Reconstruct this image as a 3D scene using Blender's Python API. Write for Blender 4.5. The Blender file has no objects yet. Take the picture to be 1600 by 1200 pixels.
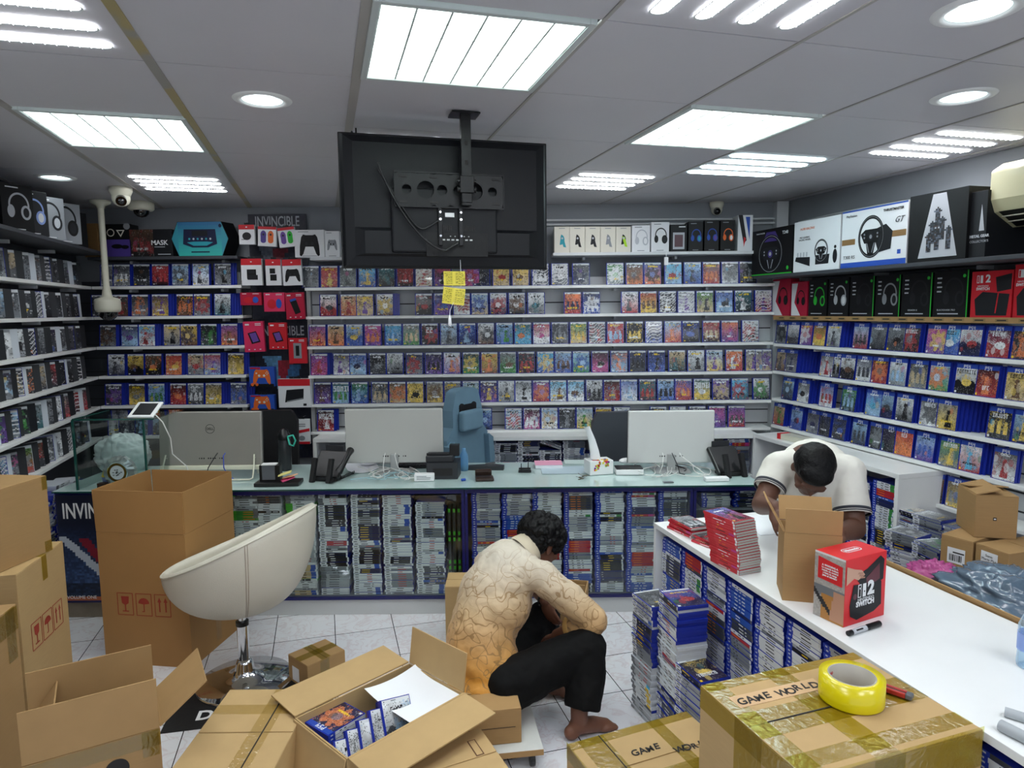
import bpy, math, random
import numpy as np
from mathutils import Vector, Matrix, Euler
S = bpy.context.scene
C = S.collection
rnd = random.Random(7)
# ------------------------------------------------------------------ camera
F = 1063.0; PITCH = math.atan(115 / F); ROLL = 0.010; CAMH = 1.80
cosp, sinp = math.cos(PITCH), math.sin(PITCH)
Fw = Vector((0, cosp, -sinp)); U0 = Vector((0, sinp, cosp)); R0 = Vector((1, 0, 0))
Rc = R0 * math.cos(ROLL) - U0 * math.sin(ROLL)
Uc = U0 * math.cos(ROLL) + R0 * math.sin(ROLL)
cam_d = bpy.data.cameras.new('camera'); cam = bpy.data.objects.new('camera', cam_d); C.objects.link(cam)
cam.matrix_world = Matrix(((Rc.x, Uc.x, -Fw.x, 0), (Rc.y, Uc.y, -Fw.y, 0), (Rc.z, Uc.z, -Fw.z, CAMH), (0, 0, 0, 1)))
cam_d.sensor_width = 36; cam_d.lens = 36 * F / 1600; cam_d.clip_start = 0.02
S.camera = cam
# ------------------------------------------------------------------ world, exposure
w = bpy.data.worlds.new('world'); S.world = w; w.use_nodes = True
bg = w.node_tree.nodes['Background']; bg.inputs[0].default_value = (0.82, 0.9, 1.0, 1); bg.inputs[1].default_value = 0.55
S.view_settings.view_transform = 'Standard'; S.view_settings.look = 'None'
S.view_settings.gamma = 1; S.view_settings.use_curve_mapping = False
S.view_settings.exposure = 0.6
L_PANEL, L_BAR, L_DOWN, L_UNSEEN = 8.5, 15.0, 24.0, 6.5
# ------------------------------------------------------------------ place maths
def ray(x, y): return Fw * F + Rc * (x - 800) - Uc * (y - 600)
CP = Vector((0, 0, CAMH))
def atY(x, y, Y): d = ray(x, y); return CP + d * (Y / d.y)
def atZ(x, y, z): d = ray(x, y); return CP + d * ((z - CAMH) / d.z)
uu = Vector((-0.26669, 0.96378, 0)); nn = Vector((0.96378, 0.26669, 0))   # the ceiling grid, side walls and white counter follow uu / nn
TH = math.atan2(-uu.x, uu.y)
def atC(x, y, c): d = ray(x, y); return CP + d * (c / d.dot(nn))
def G(n, u, z=0): return nn * n + uu * u + Vector((0, 0, z))
def gn(p): return p.dot(nn)
def gu(p): return p.dot(uu)
# ------------------------------------------------------------------ colour
def lin(c): return tuple((v / 12.92 if v <= 0.04045 else ((v + 0.055) / 1.055) ** 2.4) for v in c)
def hx(s): return lin(tuple(int(s[i:i + 2], 16) / 255 for i in (0, 2, 4)))
# ------------------------------------------------------------------ mesh builder
class MB:
    def __init__(s): s.v = []; s.f = []; s.m = []; s.c = []; s.sm = []; s.hascol = False
    def add(s, vs, fs, mi=0, M=None, smooth=False, col=None):
        b = len(s.v)
        if M is not None: vs = [M @ Vector(p) for p in vs]
        s.v.extend([tuple(p) for p in vs])
        for i, f in enumerate(fs):
            s.f.append([k + b for k in f]); s.m.append(mi); s.sm.append(smooth)
            if col is None: s.c.append((1, 1, 1))
            else:
                s.hascol = True; s.c.append(col if not isinstance(col, list) else col[i])
        return s
    def box(s, c, d, mi=0, M=None, col=None):
        x, y, z = c; a, b, e = d[0] / 2, d[1] / 2, d[2] / 2
        vs = [(x + i * a, y + j * b, z + k * e) for k in (-1, 1) for j in (-1, 1) for i in (-1, 1)]
        fs = [(0, 2, 3, 1), (4, 5, 7, 6), (0, 1, 5, 4), (2, 6, 7, 3), (0, 4, 6, 2), (1, 3, 7, 5)]
        return s.add(vs, fs, mi, M, False, col)
    def quad(s, a, b, c, d, mi=0, M=None, col=None): return s.add([a, b, c, d], [(0, 1, 2, 3)], mi, M, False, col)
    def prism(s, poly, z0, z1, mi=0, M=None, smooth=False, col=None):
        n = len(poly); vs = [(p[0], p[1], z0) for p in poly] + [(p[0], p[1], z1) for p in poly]
        fs = [tuple(range(n - 1, -1, -1)), tuple(range(n, 2 * n))]
        s.add(vs, fs, mi, M, False, col)
        s.add(vs, [(i, (i + 1) % n, n + (i + 1) % n, n + i) for i in range(n)], mi, M, smooth, col); return s
    def lathe(s, prof, n=24, mi=0, M=None, smooth=True, a0=0, a1=2 * math.pi):
        full = abs(a1 - a0 - 2 * math.pi) < 1e-6; k = n if full else n + 1; vs = []
        for i in range(k):
            a = a0 + (a1 - a0) * i / n
            for r, z in prof: vs.append((r * math.cos(a), r * math.sin(a), z))
        P = len(prof); fs = []
        for i in range(n):
            j = (i + 1) % k
            for q in range(P - 1): fs.append((i * P + q, j * P + q, j * P + q + 1, i * P + q + 1))
        return s.add(vs, fs, mi, M, smooth)
    def cyl(s, p, q, r, n=16, mi=0, M=None, r2=None, smooth=True):
        p, q = Vector(p), Vector(q); d = q - p
        R = d.to_track_quat('Z', 'Y').to_matrix().to_4x4(); T = Matrix.Translation(p) @ R
        if M is not None: T = M @ T
        r2 = r if r2 is None else r2; L = d.length
        cir = lambda r, z: [(r * math.cos(2 * math.pi * i / n), r * math.sin(2 * math.pi * i / n), z) for i in range(n)]
        vs = cir(r, 0) + cir(r2, L)
        s.add(vs, [(i, (i + 1) % n, n + (i + 1) % n, n + i) for i in range(n)], mi, T, smooth)
        s.add(vs, [tuple(range(n - 1, -1, -1)), tuple(range(n, 2 * n))], mi, T, False); return s
    def tube(s, pts, r, n=8, mi=0, M=None, cap=True, rs=None):
        pts = [Vector(p) for p in pts]; vs = []; up = Vector((0.13, 0.21, 1)).normalized()
        for i, p in enumerate(pts):
            t = (pts[min(i + 1, len(pts) - 1)] - pts[max(i - 1, 0)])
            t = t.normalized() if t.length > 1e-9 else Vector((0, 0, 1))
            a = t.cross(up); a = a.normalized() if a.length > 1e-4 else t.cross(Vector((1, 0, 0))).normalized()
            b = a.cross(t); rr = rs[i] if rs else r; up = b
            for k in range(n):
                g = 2 * math.pi * k / n; vs.append(p + a * (rr * math.cos(g)) + b * (rr * math.sin(g)))
        m = len(pts); fs = [(i * n + k, i * n + (k + 1) % n, (i + 1) * n + (k + 1) % n, (i + 1) * n + k) for i in range(m - 1) for k in range(n)]
        s.add(vs, fs, mi, M, True)
        if cap: s.add(vs, [tuple(range(n - 1, -1, -1)), tuple(range((m - 1) * n, m * n))], mi, M, False)
        return s
    def ball(s, c, r, n=16, m=10, mi=0, M=None):
        rx, ry, rz = r if isinstance(r, (tuple, list)) else (r, r, r)
        vs = [(c[0], c[1], c[2] + rz)]
        for i in range(1, m):
            t = math.pi * i / m
            for k in range(n):
                a = 2 * math.pi * k / n; vs.append((c[0] + rx * math.sin(t) * math.cos(a), c[1] + ry * math.sin(t) * math.sin(a), c[2] + rz * math.cos(t)))
        vs.append((c[0], c[1], c[2] - rz)); e = len(vs) - 1; fs = []
        for k in range(n): fs.append((0, 1 + k, 1 + (k + 1) % n)); fs.append((e, 1 + (m - 2) * n + (k + 1) % n, 1 + (m - 2) * n + k))
        for i in range(m - 2):
            for k in range(n):
                a = 1 + i * n; fs.append((a + k, a + n + k, a + n + (k + 1) % n, a + (k + 1) % n))
        return s.add(vs, fs, mi, M, True)
    def mosaic(s, cols, x0, z0, w, h, y=0.0, mi=0, M=None):
        """cols[row from top][col]; a sheet in the xz plane facing -y"""
        H, W = cols.shape[:2]; vs = [(x0 + w * i / W, y, z0 + h * (1 - j / H)) for j in range(H + 1) for i in range(W + 1)]
        fs = [(j * (W + 1) + i, (j + 1) * (W + 1) + i, (j + 1) * (W + 1) + i + 1, j * (W + 1) + i + 1) for j in range(H) for i in range(W)]
        return s.add(vs, fs, mi, M, False, [tuple(c) for c in cols.reshape(-1, 3)])
    def mesh(s, name, mats):
        me = bpy.data.meshes.new(name); me.from_pydata(s.v, [], s.f)
        if not isinstance(mats, (list, tuple)): mats = [mats]
        for m in mats: me.materials.append(m)
        me.polygons.foreach_set('material_index', s.m); me.polygons.foreach_set('use_smooth', s.sm)
        if s.hascol:
            at = me.attributes.new('Col', 'FLOAT_COLOR', 'CORNER')
            n = [len(f) for f in s.f]; c = np.repeat(np.array(s.c, dtype=np.float32), n, axis=0)
            c = np.concatenate([c, np.ones((len(c), 1), np.float32)], axis=1); at.data.foreach_set('color', c.ravel())
        me.update(); return me
def link(name, me, parent=None, loc=None, rz=None, M=None):
    o = bpy.data.objects.new(name, me); C.objects.link(o)
    if M is not None: o.matrix_world = M
    if loc is not None: o.location = loc
    if rz is not None: o.rotation_euler = (0, 0, rz)
    if parent is not None: o.parent = parent
    return o
def obj(name, mb, mats, parent=None, loc=None, rz=None, M=None, bevel=0, seg=2):
    o = link(name, mb.mesh(name, mats), parent, loc, rz, M)
    if bevel:
        b = o.modifiers.new('bevel', 'BEVEL'); b.width = bevel; b.segments = seg; b.limit_method = 'ANGLE'; b.angle_limit = math.radians(50)
        b.harden_normals = False
    return o
def tag(o, label=None, cat=None, group=None, kind=None):
    if label: o['label'] = label
    if cat: o['category'] = cat
    if group: o['group'] = group
    if kind: o['kind'] = kind
    return o
def thing(name, label, cat, loc=(0, 0, 0), rz=0, group=None):
    o = bpy.data.objects.new(name, None); C.objects.link(o); o.location = loc; o.rotation_euler = (0, 0, rz); o.empty_display_size = 0.05
    return tag(o, label, cat, group)
def copy_tree(o, parent=None):
    c = o.copy(); C.objects.link(c)
    if parent is not None: c.parent = parent
    for ch in [x for x in o.children]: copy_tree(ch, c)
    return c
def struct(name, mb, mats, **k): return tag(obj(name, mb, mats, **k), kind='structure')
def text(name, s, size, m, parent, M, extrude=0.0004, align='CENTER', sx=1.0, bold=0.0, shear=0.0):
    cu = bpy.data.curves.new(name, 'FONT'); cu.body = s; cu.size = size; cu.extrude = extrude; cu.align_x = align; cu.align_y = 'CENTER'
    cu.offset = bold; cu.shear = shear; cu.resolution_u = 3
    t = bpy.data.objects.new(name, cu); C.objects.link(t)
    me = bpy.data.meshes.new_from_object(t.evaluated_get(bpy.context.evaluated_depsgraph_get()))
    bpy.data.objects.remove(t); me.name = name; me.materials.clear(); me.materials.append(m)
    me.transform(M @ Matrix.Diagonal((sx, 1, 1, 1)))
    o = bpy.data.objects.new(name, me); C.objects.link(o)
    if parent is not None: o.parent = parent
    return o
RX90 = Matrix.Rotation(math.radians(90), 4, 'X')      # text upright, facing -y
def T(x, y, z): return Matrix.Translation((x, y, z))
def RZ(a): return Matrix.Rotation(a, 4, 'Z')
def RXm(a): return Matrix.Rotation(a, 4, 'X')
def RYm(a): return Matrix.Rotation(a, 4, 'Y')
# ------------------------------------------------------------------ materials
def mat(name, col, rough=0.5, metal=0.0, spec=0.5, var=0.0, scale=8.0, bump=0.0, coat=0.0, emit=None, es=0.0, alpha=1.0, sub=0.0, bscale=None):
    m = bpy.data.materials.new(name); m.use_nodes = True; nt = m.node_tree; b = nt.nodes['Principled BSDF']
    c = hx(col) if isinstance(col, str) else col
    b.inputs['Base Color'].default_value = (*c, 1); b.inputs['Roughness'].default_value = rough; b.inputs['Metallic'].default_value = metal
    b.inputs['Specular IOR Level'].default_value = spec; b.inputs['Coat Weight'].default_value = coat; b.inputs['Alpha'].default_value = alpha
    if emit: b.inputs['Emission Color'].default_value = (*hx(emit), 1); b.inputs['Emission Strength'].default_value = es
    if var or bump:
        tc = nt.nodes.new('ShaderNodeTexCoord'); no = nt.nodes.new('ShaderNodeTexNoise'); no.inputs['Scale'].default_value = scale; no.inputs['Detail'].default_value = 4
        nt.links.new(tc.outputs['Object'], no.inputs['Vector'])
        if var:
            mx = nt.nodes.new('ShaderNodeMix'); mx.data_type = 'RGBA'
            mx.inputs[6].default_value = (*[v * (1 - var) for v in c], 1); mx.inputs[7].default_value = (*[min(1, v * (1 + var)) for v in c], 1)
            nt.links.new(no.outputs[0], mx.inputs[0]); nt.links.new(mx.outputs[2], b.inputs['Base Color'])
        if bump:
            n2 = no
            if bscale: n2 = nt.nodes.new('ShaderNodeTexNoise'); n2.inputs['Scale'].default_value = bscale; n2.inputs['Detail'].default_value = 3; nt.links.new(tc.outputs['Object'], n2.inputs['Vector'])
            bp = nt.nodes.new('ShaderNodeBump'); bp.inputs['Strength'].default_value = bump; bp.inputs['Distance'].default_value = 0.01
            nt.links.new(n2.outputs[0], bp.inputs['Height']); nt.links.new(bp.outputs[0], b.inputs['Normal'])
    return m
def glassy(name, tint='e8f4f2', trans=0.9, rough=0.03, pane=False, wr=0.0):
    m = bpy.data.materials.new(name); m.use_nodes = True; nt = m.node_tree; nt.nodes.clear()
    o = nt.nodes.new('ShaderNodeOutputMaterial'); mx = nt.nodes.new('ShaderNodeMixShader'); tr = nt.nodes.new('ShaderNodeBsdfTransparent'); pr = nt.nodes.new('ShaderNodeBsdfPrincipled')
    tr.inputs[0].default_value = (*hx(tint), 1); pr.inputs['Base Color'].default_value = (*hx(tint), 1); pr.inputs['Roughness'].default_value = rough
    if pane: pr = nt.nodes.new('ShaderNodeBsdfGlossy'); pr.inputs[1].default_value = rough
    if wr:
        tc = nt.nodes.new('ShaderNodeTexCoord'); no = nt.nodes.new('ShaderNodeTexNoise'); no.inputs['Scale'].default_value = 28; no.inputs['Detail'].default_value = 2; no.inputs['Distortion'].default_value = 1.5
        bp = nt.nodes.new('ShaderNodeBump'); bp.inputs['Strength'].default_value = wr; bp.inputs['Distance'].default_value = .01; nt.links.new(tc.outputs['Object'], no.inputs[0]); nt.links.new(no.outputs[0], bp.inputs['Height']); nt.links.new(bp.outputs[0], pr.inputs['Normal'])
    lw = nt.nodes.new('ShaderNodeLayerWeight'); lw.inputs[0].default_value = .5; fr = nt.nodes.new('ShaderNodeMath'); fr.operation = 'POWER'; fr.inputs[1].default_value = 4.5; nt.links.new(lw.outputs['Facing'], fr.inputs[0])
    ad = nt.nodes.new('ShaderNodeMath'); ad.operation = 'ADD'; ad.use_clamp = True; ad.inputs[1].default_value = 1.035 - trans
    nt.links.new(fr.outputs[0], ad.inputs[0]); nt.links.new(ad.outputs[0], mx.inputs[0]); nt.links.new(tr.outputs[0], mx.inputs[1]); nt.links.new(pr.outputs[0], mx.inputs[2]); nt.links.new(mx.outputs[0], o.inputs[0])
    return m
def colmat(name, rough=0.35, coat=0.0, spec=0.5, bump=0.0):
    m = bpy.data.materials.new(name); m.use_nodes = True; nt = m.node_tree; b = nt.nodes['Principled BSDF']
    a = nt.nodes.new('ShaderNodeAttribute'); a.attribute_name = 'Col'; nt.links.new(a.outputs['Color'], b.inputs['Base Color'])
    b.inputs['Roughness'].default_value = rough; b.inputs['Coat Weight'].default_value = coat; b.inputs['Specular IOR Level'].default_value = spec
    if bump:
        tc = nt.nodes.new('ShaderNodeTexCoord'); no = nt.nodes.new('ShaderNodeTexNoise'); no.inputs['Scale'].default_value = 60; no.inputs['Detail'].default_value = 2
        bp = nt.nodes.new('ShaderNodeBump'); bp.inputs['Strength'].default_value = bump; nt.links.new(tc.outputs['Object'], no.inputs[0]); nt.links.new(no.outputs[0], bp.inputs['Height']); nt.links.new(bp.outputs[0], b.inputs['Normal'])
    return m
def cardboard(name, col='b8925f', scale=1.0):
    m = bpy.data.materials.new(name); m.use_nodes = True; nt = m.node_tree; b = nt.nodes['Principled BSDF']; c = hx(col)
    tc = nt.nodes.new('ShaderNodeTexCoord'); mp = nt.nodes.new('ShaderNodeMapping'); mp.inputs['Scale'].default_value = (3, 3, 60)
    n1 = nt.nodes.new('ShaderNodeTexNoise'); n1.inputs['Scale'].default_value = 3 * scale; n1.inputs['Detail'].default_value = 5
    n2 = nt.nodes.new('ShaderNodeTexNoise'); n2.inputs['Scale'].default_value = 4; n2.inputs['Detail'].default_value = 6
    nt.links.new(tc.outputs['Object'], n1.inputs[0]); nt.links.new(tc.outputs['Object'], mp.inputs[0]); nt.links.new(mp.outputs[0], n2.inputs[0])
    ad = nt.nodes.new('ShaderNodeMath'); ad.operation = 'MULTIPLY_ADD'; ad.inputs[1].default_value = 0.5
    ml = nt.nodes.new('ShaderNodeMath'); ml.operation = 'MULTIPLY'; ml.inputs[1].default_value = 0.5
    nt.links.new(n2.outputs[0], ml.inputs[0]); nt.links.new(n1.outputs[0], ad.inputs[0]); nt.links.new(ml.outputs[0], ad.inputs[2])
    mx = nt.nodes.new('ShaderNodeMix'); mx.data_type = 'RGBA'
    mx.inputs[6].default_value = (*[v * 0.8 for v in c], 1); mx.inputs[7].default_value = (*[min(1, v * 1.18) for v in c], 1)
    nt.links.new(ad.outputs[0], mx.inputs[0]); nt.links.new(mx.outputs[2], b.inputs['Base Color']); b.inputs['Roughness'].default_value = 0.75; b.inputs['Specular IOR Level'].default_value = 0.25
    bp = nt.nodes.new('ShaderNodeBump'); bp.inputs['Strength'].default_value = 0.12; bp.inputs['Distance'].default_value = 0.004
    nt.links.new(ad.outputs[0], bp.inputs['Height']); nt.links.new(bp.outputs[0], b.inputs['Normal'])
    return m
def emis(name, col, s):
    m = bpy.data.materials.new(name); m.use_nodes = True; nt = m.node_tree; b = nt.nodes['Principled BSDF']
    b.inputs['Base Color'].default_value = (0.8, 0.8, 0.8, 1); b.inputs['Emission Color'].default_value = (*hx(col), 1); b.inputs['Emission Strength'].default_value = s
    return m
M_white = mat('white_laminate', 'e9ebea', 0.3, var=0.03)
M_shelf = mat('shelf_white', 'f0f1ee', 0.4, var=0.04)
M_slat = mat('slatwall_grey', 'd3d6d8', 0.5, var=0.05, scale=2)
M_slatdark = mat('slatwall_dark', '3b3e44', 0.6, var=0.1)
M_upper = mat('upper_wall_grey', '8b8f94', 0.7, var=0.06, scale=2)
M_groove = mat('groove_dark', '303236', 0.7)
M_black = mat('black_plastic', '0e0f11', 0.35, var=0.1)
M_blackm = mat('black_matte', '0d0d10', 0.7, var=0.12, bump=0.1, scale=40)
M_tvback = mat('tv_back_plastic', '0e1014', 0.42, spec=.28, var=0.12, scale=5, bump=0.03, bscale=300)
M_steel = mat('black_steel', '0a0b0d', 0.35, spec=.4)
M_chrome = mat('chrome', 'd8dadd', 0.07, metal=1.0)
M_silver = mat('silver_plastic', 'b4b5b4', 0.3, metal=0.35, var=0.04)
M_navy = mat('navy_trim', '1a1a5c', 0.35)
M_caseblue = mat('case_blue_plastic', '1d2f9a', 0.25, spec=0.6, var=0.08)
M_casewhite = mat('case_clear_white', 'c9cfd6', 0.25)
M_casered = mat('case_red_plastic', 'c8283a', 0.25)
M_caseblack = mat('case_black_plastic', '1c1e22', 0.3)
M_casegreen = mat('case_green_plastic', '3fae2a', 0.3)
M_art = colmat('printed_sleeve', 0.28, coat=0.15)
M_wrap = colmat('shrink_wrapped_print', 0.15, coat=0.5, bump=0.5)
M_print = colmat('printed_card', 0.5)
M_spine = colmat('printed_spine', 0.35)
M_card = cardboard('cardboard_brown', 'a8865a'); M_card2 = cardboard('cardboard_tan', 'b89a6c'); M_card3 = cardboard('cardboard_deep', 'a87a45')
M_tape = glassy('yellow_packing_tape', 'e5e296', 0.91, 0.20, True, .2)
M_tapec = glassy('clear_packing_tape', 'f4f0d8', 0.96, 0.12, True, .3)
M_glass = glassy('clear_glass', 'f6faf9', 0.99, 0.02, True)
M_gtop = mat('glass_top_pale', 'b9cfcb', 0.08, spec=0.7, var=0.08, scale=4, coat=0.3)
M_gedge = mat('glass_edge_green', '1f4f47', 0.1, spec=0.8)
M_paper = mat('white_paper', 'eceef2', 0.7, var=0.02)
M_red = mat('red_card', 'd3222a', 0.4); M_ink = mat('black_ink', '1a1716', 0.6); M_redink = mat('red_ink', '9a3424', 0.7)
M_wprint = mat('white_print', 'f0f0f0', 0.5); M_grey = mat('grey_plastic', '5c6066', 0.45); M_dgrey = mat('dark_grey_plastic', '2c2e32', 0.45, var=0.08)
M_cable = mat('cable_white', 'dcdcd8', 0.4); M_cableb = mat('cable_black', '131315', 0.4)
M_green = mat('green_card', '25c02c', 0.4); M_blueink = mat('blue_print', '2436b0', 0.4)
M_offwhite = mat('warm_white_plastic', 'dcdac6', 0.3, var=0.03)
M_dome = mat('smoked_dome', '0c0d10', 0.06, spec=0.9, coat=0.6)
M_leather = mat('white_leather', 'cfcabb', 0.42, var=0.06, scale=6, bump=0.12, bscale=220)
M_bluefab = mat('pale_blue_fabric', '6f8fa2', 0.85, var=0.12, scale=10, bump=0.15, bscale=250)
M_darkgrey = mat('dark_slate_panel', '474b52', 0.5, var=0.05)
# ------------------------------------------------------------------ printed art
PAL = {k: hx(v) for k, v in dict(k='14151a', w='dfe3e6', g='7e848a', d='3d4148', b='2a57b4', n='1b2350', c='38b2dd', t='2c6f78', r='b3242a', o='e0752a', y='e3c02f',
       p='6a3fa0', m='c23c8c', e='3c8f3f', l='8db9dc', s='c9b183', u='6b4a30', v='2d2346', x='a9adb2').items()}
CN = dict(k='black', w='white', g='grey', d='dark grey', b='blue', n='navy', c='cyan', t='teal', r='red', o='orange', y='yellow', p='purple', m='pink', e='green', l='pale blue', s='sand', u='brown', v='violet', x='silver')
FONT = {a: b for a, b in zip('ABCDEFGHIJKLMNOPQRSTUVWXYZ0123456789', '''757557 656566 744447 655556 746447 746444 745557 557555 722227 111157 556555 444447 577555 575555 755557 757444 755571 756555 747117 722222 555557 555552 555775 552255 552222 712447
755557 262227 717447 717117 557111 747117 747557 711222 757557 757117'''.split())}
def stamp(a, s, x, y, col, maxw=None):
    W = a.shape[1]
    for ch in s:
        g = FONT.get(ch)
        if g:
            for j, c in enumerate(g):
                for i in range(3):
                    if int(c) >> (2 - i) & 1 and 0 <= x + i < W and 0 <= y + j < a.shape[0]: a[y + j, x + i] = col
        x += 4
def art(W, H, code, seed, head='ps5', title=None, pad=0):
    r = np.random.default_rng(seed); A, B, D = (np.array(PAL[c]) for c in (code + 'kkk')[:3])
    yy, xx = np.mgrid[0:H, 0:W]; fy = yy / (H - 1); fx = xx / (W - 1)
    a = A[None, None] * (1 - fy[..., None]) + B[None, None] * fy[..., None]
    def nz(k):
        g = r.random((k + 1, k + 1)); py = fy * k; px = fx * k; i = np.minimum(py.astype(int), k - 1); j = np.minimum(px.astype(int), k - 1); v = py - i; q = px - j
        return g[i, j] * (1 - v) * (1 - q) + g[i + 1, j] * v * (1 - q) + g[i, j + 1] * (1 - v) * q + g[i + 1, j + 1] * v * q
    n = nz(4) * 0.5 + nz(9) * 0.5
    a = a * (0.55 + 0.95 * n[..., None])
    m = (nz(6) * .6 + r.random((H, W)) * .4) > 0.66; a[m] = a[m] * 0.4 + D * 0.6
    kind = r.integers(0, 5); cx = 0.5 + (r.random() - .5) * 0.25
    if kind in (0, 1):
        fig = ((fx - cx) ** 2 / .012 + (fy - .42) ** 2 / .008 < 1) | ((np.abs(fx - cx) < .08 + .22 * (fy - .45)) & (fy > .5) & (fy < .95)); a[fig] = D * (0.6 + 0.8 * n[fig][:, None])
        ed = ((fx - cx - .08) ** 2 / .01 + (fy - .6) ** 2 / .03 < 1); a[ed] = a[ed] * .5 + B * .5 + .04
    elif kind == 2:
        dd = np.hypot((fx - cx) * .8, fy - .55); an = np.arctan2(fy - .55, fx - cx); bu = (dd < .33 + .08 * np.sin(an * 7 + seed)); a[bu] = a[bu] * .25 + D * .75; a[dd < .14] = a[dd < .14] * .3 + A * .8 + .1
    elif kind == 3:
        hz = .62 + .08 * np.sin(fx * 9 + seed); g = fy > hz; a[g] = B * (0.5 + n[g][:, None]); ob = ((fx - cx) ** 2 / .06 + (fy - .62) ** 2 / .015 < 1); a[ob] = D * (.6 + n[ob][:, None] * .8)
    else:
        for q in range(3):
            c2 = .2 + .3 * q; fg = ((fx - c2) ** 2 / .006 + (fy - .5) ** 2 / .005 < 1) | ((np.abs(fx - c2) < .09) & (fy > .56) & (fy < .85)); a[fg] = D * (0.5 + n[fg][:, None])
    hh = max(2, int(H * .085)); tc = np.array(PAL['w']) if (A.mean() < .35) else np.array(PAL['k'])
    bl_ = r.random((H, W)); a = np.where((bl_ > .88)[..., None], a * .35, a); a = np.where((bl_ < .07)[..., None], a * .6 + .22, a)
    extra = np.array(PAL[list(PAL)[int(r.integers(0, len(PAL)))]])
    for q in range(3):
        ex_, ey_, er = r.random(), .3 + .6 * r.random(), .05 + .07 * r.random(); mm = ((fx - ex_) ** 2 + (fy - ey_) ** 2 * .8 < er * er); a[mm] = a[mm] * .5 + (extra if q % 2 else D) * .5
    lum = a.mean(axis=2, keepdims=True); a = (a * .80 + lum * .20) * .98
    if title:
        tw = len(title) * 4 - 1; stamp(a, title, max(1, (W - tw) // 2), int(H * (.2 if seed % 2 else .66)), tc)
    else:
        ty = int(H * (.17 if r.random() < .6 else .72)); th = max(2, H // 12); wd = int(W * (.35 + .35 * r.random())); x0 = (W - wd) // 2
        bl = r.random((th, wd)) > .38; sub = a[ty:ty + th, x0:x0 + wd]; tcc = tc if r.random() < .7 else np.array(PAL['y']); sub[bl] = tcc
    a[-max(2, H // 10):-1, 1:1 + max(2, W // 10)] = PAL['w' if seed % 3 else 'y']
    if head == 'ps5': a[:hh] = np.array(PAL['w']) * .95; a[hh // 2:hh // 2 + 1, 2:3] = PAL['k']; a[hh // 2:hh // 2 + 1, W // 3:W // 2] = np.array(PAL['g'])
    elif head == 'ps4':
        a[:hh + 3] = hx('1c45ac')
        if W > 24: stamp(a, 'PS4', W // 3, 1, np.array(PAL['w']))
        else: a[1:3, 3:5] = PAL['w']; a[1:3, 7:13:2] = PAL['w']
    elif head == 'grey': a[:hh] = np.array(PAL['x']) * .8
    return np.clip(a, 0.003, .93).astype(np.float32)
def wrap_glints(a, seed):
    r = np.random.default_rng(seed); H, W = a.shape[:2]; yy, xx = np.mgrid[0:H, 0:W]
    m = np.abs(np.sin((xx * .5 + yy * 1.0) * .9 + 2 * np.sin(xx * .35 + seed))) > .9; a = a.copy(); a[m] = a[m] * .3 + .55; return a  # pale wavy streaks painted into the cover colours as glints on the film
# ================================================================== ROOM
ZC = 2.63; YB = 5.50; YS = 5.30; NL, NR = -1.87, 3.56
def corner_x(n, Y): return (n - nn.y * Y) / nn.x
XL, XR = corner_x(NL, YB), corner_x(NR, YB)
def floor_mat():
    m = bpy.data.materials.new('marble_floor_tile'); m.use_nodes = True; nt = m.node_tree; b = nt.nodes['Principled BSDF']; N = nt.nodes.new; Lk = nt.links.new
    tc = N('ShaderNodeTexCoord'); mp = N('ShaderNodeMapping'); mp.inputs['Location'].default_value = (-0.003 + 3.25, -3.78 + 3.25, 0); Lk(tc.outputs['Object'], mp.inputs[0])
    br = N('ShaderNodeTexBrick'); br.offset = 0; br.squash = 1; br.inputs['Scale'].default_value = 1; br.inputs['Brick Width'].default_value = 0.325; br.inputs['Row Height'].default_value = 0.325
    br.inputs['Mortar Size'].default_value = 0.0022; br.inputs['Mortar Smooth'].default_value = 0.1
    br.inputs['Color1'].default_value = (1, 1, 1, 1); br.inputs['Color2'].default_value = (0.93, 0.93, 0.94, 1); br.inputs['Mortar'].default_value = (0.02, 0.02, 0.03, 1); Lk(mp.outputs[0], br.inputs[0])
    n1 = N('ShaderNodeTexNoise'); n1.inputs['Scale'].default_value = 8; n1.inputs['Detail'].default_value = 7; n1.inputs['Distortion'].default_value = 1.6; Lk(tc.outputs['Object'], n1.inputs[0])
    cr = N('ShaderNodeValToRGB'); e = cr.color_ramp.elements; e[0].position = 0.44; e[0].color = (*hx('e6e6ea'), 1); e[1].position = 0.53; e[1].color = (*hx('e4e4e8'), 1)
    k = e.new(0.49); k.color = (*hx('dad2d6'), 1); Lk(n1.outputs[0], cr.inputs[0])
    mx = N('ShaderNodeMix'); mx.data_type = 'RGBA'; mx.blend_type = 'MULTIPLY'; mx.inputs[0].default_value = 1; Lk(cr.outputs[0], mx.inputs[6]); Lk(br.outputs[0], mx.inputs[7]); Lk(mx.outputs[2], b.inputs['Base Color'])
    b.inputs['Roughness'].default_value = 0.22; return m
m = MB(); m.quad((-4, -1.5, 0), (5.5, -1.5, 0), (5.5, 8, 0), (-4, 8, 0)); struct('floor', m, floor_mat(), rz=TH)
# side walls (in n/u space) and back wall
uL = gu(Vector((XL, YB, 0))); uR = gu(Vector((XR, YB, 0)))
m = MB(); m.box((NL - 0.05, (uL - 1.5) / 2, ZC / 2), (0.1, uL + 1.5, ZC)); struct('wall_left', m, M_slatdark, rz=TH)
m = MB(); m.box((NR + 0.05, (uR - 1.5) / 2, ZC / 2), (0.1, uR + 1.5, ZC)); struct('wall_right', m, M_upper, rz=TH)
m = MB(); m.box(((XL + XR) / 2, YB + 0.05, ZC / 2), (XR - XL + 0.3, 0.1, ZC)); struct('wall_back', m, M_upper)
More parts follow.
